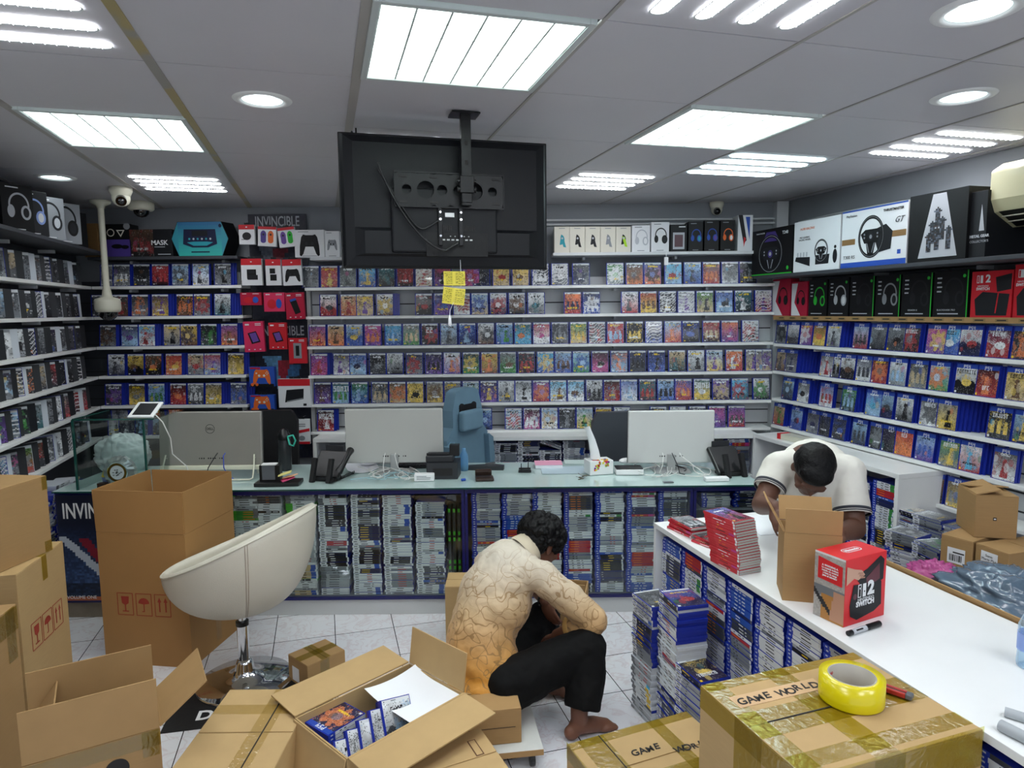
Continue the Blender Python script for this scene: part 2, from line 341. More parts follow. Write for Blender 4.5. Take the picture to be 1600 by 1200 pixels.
# slat panels
xa = atY(380, 500, YS).x; xb = atY(478, 500, YS).x
def slats(name, x0, x1, z0, z1, y, base, Mx=None, rz=0):
    m = MB(); m.box(((x0 + x1) / 2, y, (z0 + z1) / 2), (x1 - x0, 0.012, z1 - z0))
    z = z0 + 0.05
    while z < z1: m.box(((x0 + x1) / 2, y - 0.0065, z), (x1 - x0, 0.002, 0.009), 1); z += 0.11
    return struct(name, m, [base, M_groove], rz=rz)
slats('wall_back_slat_panel', xb, XR, 0.6, 2.06, YB - 0.007, M_slat)
slats('wall_back_dark_slat_panel', XL, xa, 0.3, 2.06, YB - 0.007, M_slatdark)
m = MB(); m.box((NR - 0.007, uR / 2, 1.2), (0.012, uR, 1.55)); z = 0.5
while z < 1.95: m.box((NR - 0.0145, uR / 2, z), (0.003, uR, 0.009), 1); z += 0.103
struct('wall_right_slat_panel', m, [M_slat, M_groove], rz=TH)
# white post strips either side of the poster bay
for i, (px, w_) in enumerate(((376, .035), (484, .03))):
    p = atY(px, 500, YB - .02); m = MB(); m.box((p.x, YB - 0.02, 1.25), (w_, 0.03, 1.75)); struct('trim_%d' % (i + 1), m, M_shelf)
m = MB(); m.box((XR - .045, YB - .04, 1.6), (0.09, 0.08, 2.05)); struct('trim_3', m, M_slat)
# ------------------------------------------------------------------ ceiling
TP = 0.665; N0, Q0 = 0.15, 1.917
def cell(i, j): return N0 + TP * i, Q0 + TP * j      # lower corner of a tile, i along nn, j along uu
M_tile = mat('ceiling_tile_grey', 'c6c5ca', 0.42, var=0.03, scale=3, bump=0.06, bscale=30)
M_grid = mat('ceiling_runner', 'a6a39e', 0.4, var=0.1, scale=5)
def runner_mat():
    m = mat('taped_runner', 'a8a28c', 0.35); nt = m.node_tree; b = nt.nodes['Principled BSDF']; tc = nt.nodes.new('ShaderNodeTexCoord'); no = nt.nodes.new('ShaderNodeTexNoise'); no.inputs['Scale'].default_value = 4
    cr = nt.nodes.new('ShaderNodeValToRGB'); cr.color_ramp.elements[0].position = .47; cr.color_ramp.elements[0].color = (*hx('9d9a92'), 1); cr.color_ramp.elements[1].position = .54; cr.color_ramp.elements[1].color = (*hx('a89a6c'), 1)
    nt.links.new(tc.outputs['Object'], no.inputs[0]); nt.links.new(no.outputs[0], cr.inputs[0]); nt.links.new(cr.outputs[0], b.inputs['Base Color']); return m
panels = {(0, 0): 'p', (-2, 2): 'p', (2, 1): 'p'}
bars = {(-2, 4): 'x', (2, 3): 'x', (3, 2): 'c', (1, -1): 'y', (-2, 0): 'x', (4, 1): 'x'}
skip = set(panels) | set(bars)
m = MB(); m.quad((-4, -2, ZC + .12), (-4, 8, ZC + .12), (6, 8, ZC + .12), (6, -2, ZC + .12), 1)
for i in range(-4, 6):
    for j in range(-5, 8):
        if (i, j) in skip: continue
        a, b = cell(i, j); g = 0.0022
        x0 = max(a + g, NL - .02); x1 = min(a + TP - g, NR + .02)
        if x1 - x0 < .02: continue
        m.box(((x0 + x1) / 2, b + TP / 2, ZC + 0.006), (x1 - x0, TP - 2 * g, 0.012))
struct('ceiling', m, [M_tile, M_groove], rz=TH)
for i in range(-3, 6):
    a = N0 + TP * i; w_ = 0.034 if i in (-1, 0, -2) else 0.012
    m = MB(); m.box((a, 2.6, ZC - 0.002), (w_, 9, 0.004)); struct('trim_%d' % (i + 8), m, runner_mat() if i == -1 else M_grid, rz=TH)
# ------------------------------------------------------------------ lamps
E_panel = emis('panel_glow', 'f0fbf6', L_PANEL); E_led = emis('led_glow', 'ffffff', L_PANEL * 3); E_bar = emis('bar_glow', 'fbfaff', L_BAR); E_cyan = emis('cyan_bar_glow', 'dcf8ff', L_PANEL); E_down = emis('downlight_glow', 'f4fcff', L_DOWN)
M_louv = mat('louvre_pale', 'c4cccb', 0.3); M_refl = mat('lamp_reflector', 'dfe6e6', 0.15)
def at_cell(i, j): a, b = cell(i, j); return G(a + TP / 2, b + TP / 2, ZC)
def louvre(i, j, label):
    t = thing('ceiling_light', label, 'ceiling light', at_cell(i, j), TH, 'square louvred ceiling lights'); h = TP / 2 - .012; q = h - .022
    m = MB()
    for s in (-1, 1): m.box((s * (h + q) / 2, 0, -.001), (h - q, 2 * h, .018)); m.box((0, s * (h + q) / 2, -.001), (2 * q, h - q, .018))
    obj('frame', m, M_louv, t, bevel=.002)
    m = MB(); m.box((0, 0, .062), (2 * q + .02, 2 * q + .02, .006)); obj('diffuser', m, E_panel, t)
    m = MB()
    for k in range(7):
        p = -q + 2 * q * k / 6; m.box((p, 0, .022), (.006, 2 * q, .055)); m.box((0, p, .022), (2 * q, .003, .055))
    obj('louvre', m, M_louv, t)
    m = MB()
    for a in range(6):
        for b in range(6): m.cyl((-q + 2 * q * (a + .5) / 6, -q + 2 * q * (b + .5) / 6, .058), (-q + 2 * q * (a + .5) / 6, -q + 2 * q * (b + .5) / 6, .05), .012, 8)
    obj('bulb', m, E_led, t)
louvre(0, 0, 'large square louvred ceiling light in front of the hanging television')
louvre(-2, 2, 'square louvred ceiling light at the left, over the left shelves')
louvre(2, 1, 'square louvred ceiling light right of the hanging television')
def stad(L, W, n=6):
    r = W / 2; pts = []
    for s in (1, -1):
        for k in range(n + 1): a = -math.pi / 2 + math.pi * k / n; pts.append((s * (L / 2 - r + r * math.cos(a)), s * r * math.sin(a)))
    return pts
def barlight(i, j, kind, label, z=0):
    t = thing('ceiling_light', label, 'ceiling light', at_cell(i, j), TH + (math.pi / 2 if kind == 'y' else 0), 'four-slot strip ceiling lights'); h = TP / 2 - .004
    wd = .085 if kind == 'c' else .05; pitch = .15 if kind == 'c' else .14; L = .6 if kind == 'c' else .5
    m = MB(); m.box((0, 0, .006), (2 * h, 2 * h, .012)); obj('housing', m, M_tile, t)
    for k in range(4):
        y = (k - 1.5) * pitch; sl = MB(); P = [(a, b + y) for a, b in stad(L, wd)]
        m = MB(); m.prism(P, -.003, .0005); o = obj('light_slot', m, E_cyan if kind == 'c' else E_bar, t)
        m = MB()
        Q = [(a, b + y) for a, b in stad(L + .012, wd + .012)]; n = len(P)
        vs = [(x, yy, -.006) for x, yy in P] + [(x, yy, -.006) for x, yy in Q]; m.add(vs, [(q, n + q, n + (q + 1) % n, (q + 1) % n) for q in range(n)])
        if kind != 'c':
            for q in range(15): x = -L / 2 + L * (q + 1) / 16; m.box((x, y, -.006), (.003, wd * .9, .006))
        obj('slot_rim', m, M_louv, t)
barlight(-2, 4, 'x', 'four-slot strip light near the back left corner')
barlight(2, 3, 'x', 'four-slot strip light just right of the hanging television')
barlight(3, 2, 'c', 'bluish four-strip light behind the right louvred light')
barlight(1, -1, 'y', 'four-slot strip light at the top right, slots running towards the back')
barlight(-2, 0, 'x', 'four-slot strip light cut by the top left edge')
barlight(4, 1, 'x', 'four-slot strip light cut by the right edge of the ceiling')
def down(px, py, r, label):
    p = atZ(px, py, ZC); t = thing('downlight', label, 'ceiling light', (p.x, p.y, ZC), 0, 'round recessed downlights')
    m = MB(); m.lathe([(r * .8, .002), (r * .84, -.006), (r, -.008), (r * 1.16, -.002), (r * 1.18, .0)], 40); obj('trim_ring', m, M_white, t)
    m = MB(); m.lathe([(r * .8, -.001), (r * .5, .0), (r * .001, .0)], 40); obj('lens', m, emis('lens_glow', 'd8f3f4', 1.6), t)
    m = MB(); m.lathe([(r * .46, -.0015), (r * .001, -.0015)], 32); obj('bulb', m, E_down, t)
down(410, 156, .095, 'round recessed downlight above the left desk, left of the television')
down(87, 277, .095, 'small round downlight near the left wall')
down(1505, 151, .1, 'round downlight on the right, above the air conditioner')
down(1528, 16, .1, 'round downlight in the top right corner of the ceiling')
for k, px in enumerate((580, 632, 683)):
    p = atZ(px, 213 + k * 3, ZC); t = thing('spotlight', ('leftmost', 'middle', 'rightmost')[k] + ' of three small spotlights peeking over the television', 'spotlight', (p.x, p.y, ZC), 0, 'spotlights behind the television')
    m = MB(); m.lathe([(.04, -.001), (.05, -.006), (.058, -.001)], 24); obj('trim_ring', m, M_white, t)
    m = MB(); m.lathe([(.04, -.002), (.001, -.002)], 20); obj('bulb', m, E_down, t)
# unseen lamps added over and behind the camera to help light the room
for (i, j) in ((-1, -2), (1, -4), (2, -3), (-2, -3), (3, -4)):
    t = thing('ceiling_light', 'unseen square ceiling light added over the front of the shop', 'ceiling light', at_cell(i, j) - Vector((0, 0, .02)), TH, 'added square ceiling lights out of view')
    m = MB(); m.box((0, 0, 0), (.6, .6, .012)); obj('diffuser', m, emis('unseen_panel_glow', 'f2f8ff', L_UNSEEN), t)
# ================================================================== SHELF BOARDS
NR_S = 3.377; NL_S = -1.704
def shelf(name, x0, x1, ztop, y0, y1, label, rz=0, axis='x', group=None, th=.022):
    m = MB()
    if axis == 'x': m.box(((x0 + x1) / 2, (y0 + y1) / 2, ztop - th / 2), (x1 - x0, y1 - y0, th))
    else: m.box(((x0 + x1) / 2, (y0 + y1) / 2, ztop - th / 2), (x1 - x0, y1 - y0, th))
    # brackets
    o = obj(name, m, M_shelf, rz=rz, bevel=.002); tag(o, label, 'shelf', group); b = MB()
    if axis == 'x':
        for x in np.arange(x0 + .25, x1, .72): b.box((x, y1 - .05, ztop - th - .012), (.02, .1, .022))
    else:
        for y in np.arange(y0 + .3, y1, .72): b.box((x1 - .05 if x0 > 0 else x0 + .05, y, ztop - th - .012), (.1, .02, .022))
    for i in range(len(b.v) // 8):
        q = MB(); q.add(b.v[8 * i:8 * i + 8], [tuple(v - 8 * i * 1 for v in f) for f in b.f[6 * i:6 * i + 6]]); obj('bracket', q, M_slat, o)
    return o
ORD = ['top', 'second', 'third', 'fourth', 'fifth', 'sixth', 'seventh', 'eighth']
ZB = [atY(700, y, YS).z for y in (447.5, 492.5, 539.4, 585, 630, 673)]
xr_s = corner_x(NR_S, YS)
for k, z in enumerate(ZB): shelf('wall_shelf', xb, xr_s, z, YS, YB - .015, 'long white shelf board, %s of six behind the right desks' % ORD[k], group='back wall shelf boards')
ZL = [atY(260, y, YS).z for y in (446.5, 494, 541, 587, 633.5, 681)]
xl_s = corner_x(NL_S, YS)
for k, z in enumerate(ZL): shelf('wall_shelf', xl_s, xa, z, YS, YB - .015, 'short white shelf board, %s of six in the back left corner' % ORD[k], group='back left shelf boards')
uLs = gu(Vector((xl_s, YS, 0))); uRs = gu(Vector((xr_s, YS, 0)))
for k, z in enumerate(ZL): shelf('wall_shelf', NL + .002, NL_S, z, 1.2, uLs - .002, 'white shelf board on the left wall, %s from the top' % ORD[k], rz=TH, axis='y', group='left wall shelf boards')
ZR = [atC(1208, y, NR_S).z for y in (536.4, 579, 621.7, 663.7)]
for k, z in enumerate(ZR): shelf('wall_shelf', NR_S, NR - .016, z, 1.0, uRs - .002, 'white shelf board on the right wall, %s from the top' % ORD[k], rz=TH, axis='y', group='right wall shelf boards')
# lowest right shelf starts further forward
pE = atC(1410, 771, NR_S); shelf('wall_shelf', NR_S, NR - .016, pE.z, 1.0, gu(pE), 'lowest white shelf board on the right wall, above the cartons', rz=TH, axis='y', group='right wall shelf boards')
# cardboard-edged ledge under the headset boxes, and the high shelf for the wheel boxes
pL = atC(1208, 494, NR_S); shelf('wall_shelf', NR_S, NR - .002, pL.z, 1.0, uRs - .002, 'brown edged ledge carrying headset boxes on right wall', rz=TH, axis='y')
lab = MB(); r_ = random.Random(3); y = uRs - .1
m = MB(); m.box((NR_S - .004, (1.0 + uRs) / 2, pL.z - .012), (.006, uRs - 1.0, .03), 0)
while y > 1.1: m.box((NR_S - .0075, y, pL.z - .012), (.001, .07, .017), 1); m.box((NR_S - .0083, y, pL.z - .012), (.0006, .05, .006), 2); y -= .125
tag(obj('price_rail', m, [M_card, mat('rail_label', '8d7446', .6), M_ink], rz=TH), 'brown cardboard price rail along the headset ledge', 'price rail')
# top display ledges
p = atY(300, 400, YS - .05); ZTL = p.z; shelf('wall_shelf', corner_x(NL_S, YS - .05), xa, ZTL, YS - .05, YB - .002, 'dark top ledge in the back left corner under large boxes').data.materials[0] = M_slatdark
p = atY(1050, 393, YS - .05); ZTR = p.z; shelf('wall_shelf', atY(864, 393, YS - .05).x, xr_s + .05, ZTR, YS - .05, YB - .002, 'grey top ledge under the controller boxes').data.materials[0] = M_slat
p = atY(487, 402, YS - .05); shelf('wall_shelf', atY(484, 400, YS - .05).x, atY(560, 400, YS - .05).x, p.z, YS - .05, YB - .002, 'short grey ledge left of the television').data.materials[0] = M_slat
# ================================================================== GAME CASES
CW, CH, CT = 0.135, 0.170, 0.0145
def case_body(name, m_, w=CW, h=CH, t=CT):
    b = MB(); b.box((0, 0, h / 2), (w, t, h)); b.box((-w / 2 + .005, -t / 2, h / 2), (.004, .0016, h * .98)); return b.mesh(name, [m_])
BODY = {k: case_body('game_case', m_) for k, m_ in dict(blue=M_caseblue, white=M_casewhite, red=M_casered, black=M_caseblack, green=M_casegreen).items()}
def nth(i):
    o = 'first second third fourth fifth sixth seventh eighth ninth tenth eleventh twelfth thirteenth fourteenth fifteenth sixteenth seventeenth eighteenth nineteenth'.split()
    if i < 19: return o[i]
    t = {1: 'twent', 2: 'thirt', 3: 'fort', 4: 'fift', 5: 'sixt'}[(i + 1) // 10]; r = (i + 1) % 10
    return t + 'ieth' if r == 0 else t + 'y-' + o[r - 1]
seedc = [100]
stuff_cases = MB()
def add_spare(x, y, z, rz, lean, mi):
    M = T(x, y, z) @ RZ(rz) @ RXm(lean); stuff_cases.box((0, 0, CH / 2), (CW, CT * .8, CH), mi, M)
def face_case(code, loc, rz, lean, style, head, label, group, grid=(20, 25), title=None, wrap=False, cat='game case'):
    seedc[0] += 1
    a = art(grid[0], grid[1], code, seedc[0], head, title)
    if wrap: a = wrap_glints(a, seedc[0])
    o = link('game_case', BODY[style]); o.matrix_world = T(*loc) @ RZ(rz) @ RXm(lean); tag(o, label, cat, group)
    m = MB(); m.mosaic(a, -CW / 2 + .007, .003, CW - .010, CH - .006, -CT / 2 - .0006)
    obj('cover_sheet', m, M_wrap if wrap else M_art, o)
    return o
def cdesc(code): return CN[code[0]] + (' and ' + CN[code[2]] if len(code) > 2 and code[2] != code[0] else (' and ' + CN[code[1]] if code[1] != code[0] else ''))
ROWS_B = ['473dgg 502rry 531dgd 561cby 591tkt 620rkr 649wsr~ 678rpk 722pmr 738dnk 769ysr 799ysu 830dgw~ 860wgw~ 893dgn 946egw~ 976dou 1004bok 1036clr 1066lbd 1095kro 1124kwg 1152dkg',
 '499wrd 531sor 556ysp 587wuy+3 648kkr 677npb 707gwr~ 735lsb 764wnr 793wku 823wgt 880orn 909nbw:FC24 969wrd 998ryu 1028dkw~ 1057gwp~ 1086esd 1116bld 1146tkw 1177wrp~',
 '480por 509sou 538lby 567mpo 599cbl 627ges 656kkr:22 686lgd 715bnl 744wud 773lbe 802tco 831rwm 860ddg 889esy 918dgr~ 947rrl 977kky 1007nbk~ 1037lro 1065nkb 1097rks 1126opm 1158wgr~',
 '481pmr+2 516dwp 542bln 573kdg 600wkg 631ngr 661npk 690wpo 720dey 749yuo 778geu 807dkr 837cby 865lbu 893leb 923kmk 953nlo 982ndk 1012nbk 1044skt 1074wgk 1103lyp 1134orw 1165gsp 1180gsp',
 '485kpu 513tle:SONIC 543ebl 575dgs 603uso 631yyk 662gyu 690gdy 719lye 747npy 775wgd 802gwk 830pro 857cwu 885cwu 914wkk 942krg 969bwl 998tdr 1027lbk 1055bro 1084tyw:SONIC 1114pvs 1144ctr 1178wke',
 '488krw:WRC5+2 688rkb 697rnb 738lnb 786lgr~ 815kmw:WILD 843lws 871kdg 899lye 929yru 958wlb 1016ngw 1047wdb 1078nwg 1109mpp 1140prd']
def row(entries, place, where, group, rz, lean, style, head, grid, xs=1.0):
    es = entries.split()
    for i, e in enumerate(es):
        px = ''; k = 0
        while e[k].isdigit(): k += 1
        px = int(e[:k]); rest = e[k:]; spare = 0; title = None
        if '+' in rest: rest, s = rest.split('+'); spare = int(s)
        if ':' in rest: rest, title = rest.split(':')
        wrap = rest.endswith('~'); code = rest.rstrip('~')
        p = place(px); lb = '%s game cover, %s from left, %s' % (cdesc(code), nth(i), where)
        j = rnd.uniform(-.03, .03)
        face_case(code, (p.x, p.y, p.z), rz + j, lean + rnd.uniform(-.02, .02), style, head, lb, group, grid, title, wrap)
        d = Vector((math.cos(rz), math.sin(rz), 0)); b = Vector((-math.sin(rz), math.cos(rz), 0))
        for s in range(max(1, spare)):
            off = .0035 if spare == 0 else .014 * (s + 1)
            q = p + d * off + b * (.016 * (s + 1)); 
            if abs(off) < .12: add_spare(q.x, q.y, q.z + (.004 if s % 2 else 0), rz, lean, 1)
LEAN = -0.10
for k, e in enumerate(ROWS_B):
    z = ZB[k]; row(e, lambda px: Vector((atY(px + 1, 500, YS + .035).x + CW / 2, YS + .035, z + .0005)), "main back wall's %s shelf" % ORD[k], 'games facing out on the main back wall', 0, LEAN, 'blue', 'ps5', (18, 23))
ROWS_L = ['160ggd 180dgw 211kdk 240rkr 271lgd 303lwd 337dgk+2', '143ddg 174dur 205kgo 237vyp+3 275kuo 302dgr 334wtk+4', '152dgu+1 186vlp 213cwr+3 252sgk 279yun+1 310kde+1 342pou+3',
 '162wnd 192yku 220uko 252roy+3 287sgr 313rlp+3 350kys+2', '154ddp+3 191kyg 222lbe+2 256kro 284gdw 312dys+3 352ngb+3', '155dwg 172dvg 192ndl+3 225lkd 243dgb']
for k, e in enumerate(ROWS_L):
    z = ZL[k]; row(e, lambda px: Vector((atY(px + 1, 500, YS + .035).x + CW / 2, YS + .035, z + .0005)), 'back left corner, %s shelf' % ORD[k], 'games facing out in the back left corner', 0, LEAN, 'blue', 'ps5', (18, 23))
ROWS_R = ['1211dgk 1229wdg 1249rpw 1269kyo 1291wgd+8 1332lrd 1358gkd 1385gdk 1408dkr:ATOMIC+3 1446mpy 1468cbw:BLUEY 1498wnr:BLOOD+3 1540vrw:BALAN 1580kdo',
 '1211sud 1226dgn+9 1280dwr:GT 1298wdk 1312wku 1337nwd 1361kro 1389wgl 1420kgs 1452leo+5 1492wky:FORTNITE 1524kro:UFC+2 1571ysu:FARCRY',
 '1221lnd+1 1245dwk+6 1280bwr 1314ekl+4 1352blc 1370lnd+3 1400wdk+3 1438kwd:HADES 1465gyk+9 1545kdy:INJUST 1585lny:TENNIS',
 '1207sre+2 1234lbn+2 1259dgn 1276ndk+2 1299ndb+4 1330lnd 1358dkg 1378vkd 1399roo:RED 1431lpb+3 1469egy:RAYMAN 1501wrc+5 1554kwr', '1411yyb 1442ukr 1477vyg']
ZRall = ZR + [pE.z]
for k, e in enumerate(ROWS_R):
    z = ZRall[k]; ys = (520, 560, 600, 650, 760)[k]
    def plc(px, z=z, ys=ys):
        p = atC(px + 1, ys, NR_S + .03); return Vector((p.x, p.y, 0)) - uu * (CW / 2) + Vector((0, 0, z + .0005))
    row(e, plc, "right wall's %s shelf" % ORD[k], 'games facing out on the right wall', TH - math.pi / 2, LEAN, 'blue', 'ps4', (34, 43))
# left wall: cases set at an angle, packs of spines between them
LW = [('wgl kdk lbg ddg dgd sdg dgg dgu dgd ddk gdd kdk', 0), ('yor vpm rry wgd ldg dgg ddw dgg dkg kdd ddk dkd', 0), ('dou udr blc wgg wwg wgk ddg gdd vdd dgd ddk kdk', 0),
      ('oub wrd dgu gur vgl dgs ddo sdg rdk kkd dkd ddk', 0), ('pmc msp esy vpe lgd kde gtd ddg wwg grd rdu drd', 0), ('lby eke lpb lvp vgm erg udr dgw wwg ggd ddg ddk', 0)]
for k, (codes, _) in enumerate(LW):
    z = ZL[k]; cs = codes.split(); u = 3.84 - .05 * (k % 2)
    for i, c in enumerate(cs):
        head = 'grey' if i % 3 == 1 else 'ps5'
        base = G(NL_S - .075, u, z + .0005)
        ang = TH + math.pi / 2 - .62 + rnd.uniform(-.06, .06)
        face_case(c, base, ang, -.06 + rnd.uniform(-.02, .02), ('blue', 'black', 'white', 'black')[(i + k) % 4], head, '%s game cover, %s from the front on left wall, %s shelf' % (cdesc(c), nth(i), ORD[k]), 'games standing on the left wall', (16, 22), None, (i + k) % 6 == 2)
        npk = 2 + (i * 7 + k * 3) % 4
        for s in range(npk):
            q = G(NL_S - .085, u + .05 + .019 * s, z + .0005); M = T(*q) @ RZ(ang - .1) @ RXm(-.06)
            stuff_cases.box((0, 0, CH / 2), (CW, CT, CH), (7, 7, 2, 0)[(i * 3 + k) % 4], M)
            stuff_cases.box((-CW / 2 - .0004, 0, CH * .9), (.0006, CT * .9, CH * .16), 4, M)
        u += .105 + .019 * npk
# ------------------------------------------------------------------ lying cases, spine outward
SP = {}
def spine_cols(style, seed):
    r = random.Random(seed); n = 17
    head = {'ps4': hx('2440b4'), 'ps5': hx('e2e5e8'), 'xbox': hx('47b035'), 'ps3': hx('6b6e74'), 'red': hx('c32a38'), 'clear': hx('b4bcc4')}[style]
    bgc = r.choices(['w', 'x', 'g', 'd', 'k', 'b', 'r', 'n', 's', 'e', 'c', 'o'], {'ps4': [52, 20, 8, 9, 7, 3, 2, 3, 2, .5, .5, .5], 'ps5': [32, 20, 10, 16, 12, 2, 2, 3, 2, .5, 1, 1], 'xbox': [2, 2, 20, 30, 20, 0, 0, 0, 0, 5, 0, 0], 'ps3': [44, 18, 10, 12, 10, 1, 1, 2, 2, 1, 1, 1], 'red': [1] + [0] * 5 + [6] + [0] * 5, 'clear': [8, 8, 3] + [0] * 9}[style])[0]
    b = np.array(PAL[bgc]); lt = b.mean() > .2; tx = np.array(PAL[r.choice('kkdkrn') if lt else r.choice('wwwxyo')])
    if style == 'red': b = np.array(hx('cf3a46'))
    a = np.zeros((3, n, 3)); a[:] = b; nh = 3 if style in ('ps4', 'ps3') else 4
    a[:, :nh] = head
    if style == 'ps5': a[1, 1] = PAL['k']; a[1, 2] = PAL['d']
    if style == 'ps4': a[1, 1] = PAL['w']
    s0 = r.randint(nh + 1, 8); L = r.randint(3, 7)
    for i in range(s0, min(n - 1, s0 + L)):
        if r.random() < .8: a[1, i] = tx
    a[:, n - 1] = b * .7 + .1 if r.random() < .6 else PAL['w']
    if r.random() < .12: a[:, n - 4:n - 1] = PAL[r.choice('wryecmb')]
    return a.astype(np.float32)
STY = ['ps4', 'ps5', 'xbox', 'ps3', 'red', 'clear']
BODYM = dict(ps4=M_caseblue, ps5=M_caseblue, xbox=M_casegreen, ps3=M_casewhite, red=M_casered, clear=M_casewhite)
def lying(mb, style, seed, M, mi_body, mi_spine, w=CH, d=CW, t=CT):
    mb.box((0, d / 2, t / 2), (w, d, t * .94), mi_body, M)
    mb.mosaic(spine_cols(style, seed), -w / 2 + .001, t * .04, w - .002, t * .92, -.0006, mi_spine, M)
def lying_mesh(style, var, cover=None):
    k = (style, var)
    if k not in SP:
        mb = MB(); lying(mb, style, 1000 + var * 13 + STY.index(style), None, 0, 1); SP[k] = mb.mesh('stacked_game_case', [BODYM[style], M_spine])
    return SP[k]
BI = dict(ps4=1, ps5=1, xbox=6, ps3=2, red=3, clear=2)
def plan(n, runs, r):
    out = []
    while len(out) < n:
        s = r.choices([a for a, _ in runs], [b for _, b in runs])[0]; v = r.randint(0, 25); L = r.choice([1, 1, 1, 2, 3, 4, 6])
        out += [(s, v)] * L
    return out[:n]
def stack(base, rz, n, runs, seed, indiv=0, label=None, group=None, jit=.004, tilt=0.0, top=None):
    """n cases lying on each other from base upwards; the top «indiv» ones are objects of their own"""
    r = random.Random(seed); pl = plan(n, runs, r); z = base[2]
    for i, (s, v) in enumerate(pl):
        jx, jy, ja = r.uniform(-jit, jit), r.uniform(-jit, jit), r.uniform(-.02, .02)
        M = T(base[0], base[1], z) @ RZ(rz + ja) @ T(jx, jy, 0) @ RYm(tilt)
        if n - i <= indiv:
            o = link('stacked_game_case', lying_mesh(s, v), M=M); tag(o, label % nth(n - 1 - i) if '%s' in label else label, 'stacked game case', group)
            if i == n - 1 and top:
                m = MB(); A = art(34, 43, top[0], seed, 'ps4' if s == 'ps4' else 'ps5', top[1]); m.mosaic(A, -CW / 2 + .004, 0, CW - .008, CH - .008, 0, 0, T(0, CW / 2, CT * .98 + .0006) @ RZ(math.pi / 2) @ RXm(-math.pi / 2) @ T(0, 0, -CH / 2 + .004))
                obj('cover_sheet', m, M_art, o)
        else: lying(stuff_cases, s, 1000 + v * 13 + STY.index(s), M, BI[s], 5)
        z += CT
    return z
# white counter columns
WN = 1.535
for k in range(10):
    u = 2.775 - .182 * k; b = G(WN, u, .105)
    stack(b, TH - math.pi / 2, 42, [('ps4', 9), ('ps5', .4)] if k not in (7,) else [('ps4', 5), ('ps5', 3)], 40 + k, {0: 30, 1: 33, 2: 36, 3: 34, 4: 30, 5: 22, 6: 14}.get(k, 0), 'flat case, %s from top of white counter stack number %s from the back' % ('%s', nth(k)), 'cases stacked inside the white counter', .003)
# floor stacks beside the white counter
pf = [(1018, 1092, 31, ('dkr', None)), (1068, 1128, 37, ('blr', None)), (1098, 1165, 22, ('kpm', 'YAKUZA'))]
fs = [(1.30, 2.60, 37, ('dkg', None), 'leftmost floor stack beside the white counter', [('ps5', 6), ('ps3', 3)]), (1.33, 2.43, 42, ('bnr', None), 'tallest floor stack beside the white counter', [('ps5', 6), ('ps3', 2)]), (1.33, 2.26, 26, ('kvy', 'YAKUZA'), 'low floor stack nearest the taped cartons', [('ps5', 6), ('ps3', 3)])]
for i, (n_, u_, c_, tp, nm, rn) in enumerate(fs):
    stack(G(n_, u_, .001), TH - math.pi / 2 + (.05, -.04, .08)[i], c_, rn, 70 + i, c_, 'flat game case, %s from the top, ' + nm, 'game cases stacked on the floor', .005, top=tp)
# glass counter stacks
YG = 3.93
def gx(px): return atY(px, 860, YG).x
colsL = [(384, [('xbox', 2), ('ps5', 2), ('ps3', 5)], 44), (421, [('ps3', 9), ('ps5', 1)], 45), (472, [('ps3', 8), ('xbox', 1)], 45), (522, [('ps5', 8), ('ps3', 2)], 45), (573, [('ps5', 8), ('ps3', 1)], 45), (622, [('ps5', 9)], 43), (673, [('ps5', 9)], 40)]
colsR = [(760, [('ps4', 9)], 45), (807, [('ps4', 9)], 43), (855, [('ps4', 9)], 45), (903, [('ps4', 9)], 45), (952, [('ps4', 9)], 45), (1001, [('ps4', 9)], 45), (1050, [('ps4', 9)], 45)]
for i, (px, rn, n_) in enumerate(colsL + colsR):
    stack((gx(px), YG, .112), 0, n_ - 1, rn, 200 + i, jit=.004)
for k, px in enumerate((703, 710.5, 718)):      # green-edged cases standing on end at the end of the left bay
    for j in range(3):
        M = T(gx(px), YG, .115 + .175 * j) @ RZ(0)
        stuff_cases.box((0, CW / 2, CH / 2), (CT, CW, CH), 7, M)
        for a in range(2): stuff_cases.box((0, -.0006, (.02, CH - .012)[a]), (CT * .95, .001, .022), 6, M)
for px, n_ in ((1118, 6), (1168, 7)): stack((gx(px), YG + .02, .62), 0, n_, [('ps4', 7), ('ps5', 2)], int(px), jit=.01)
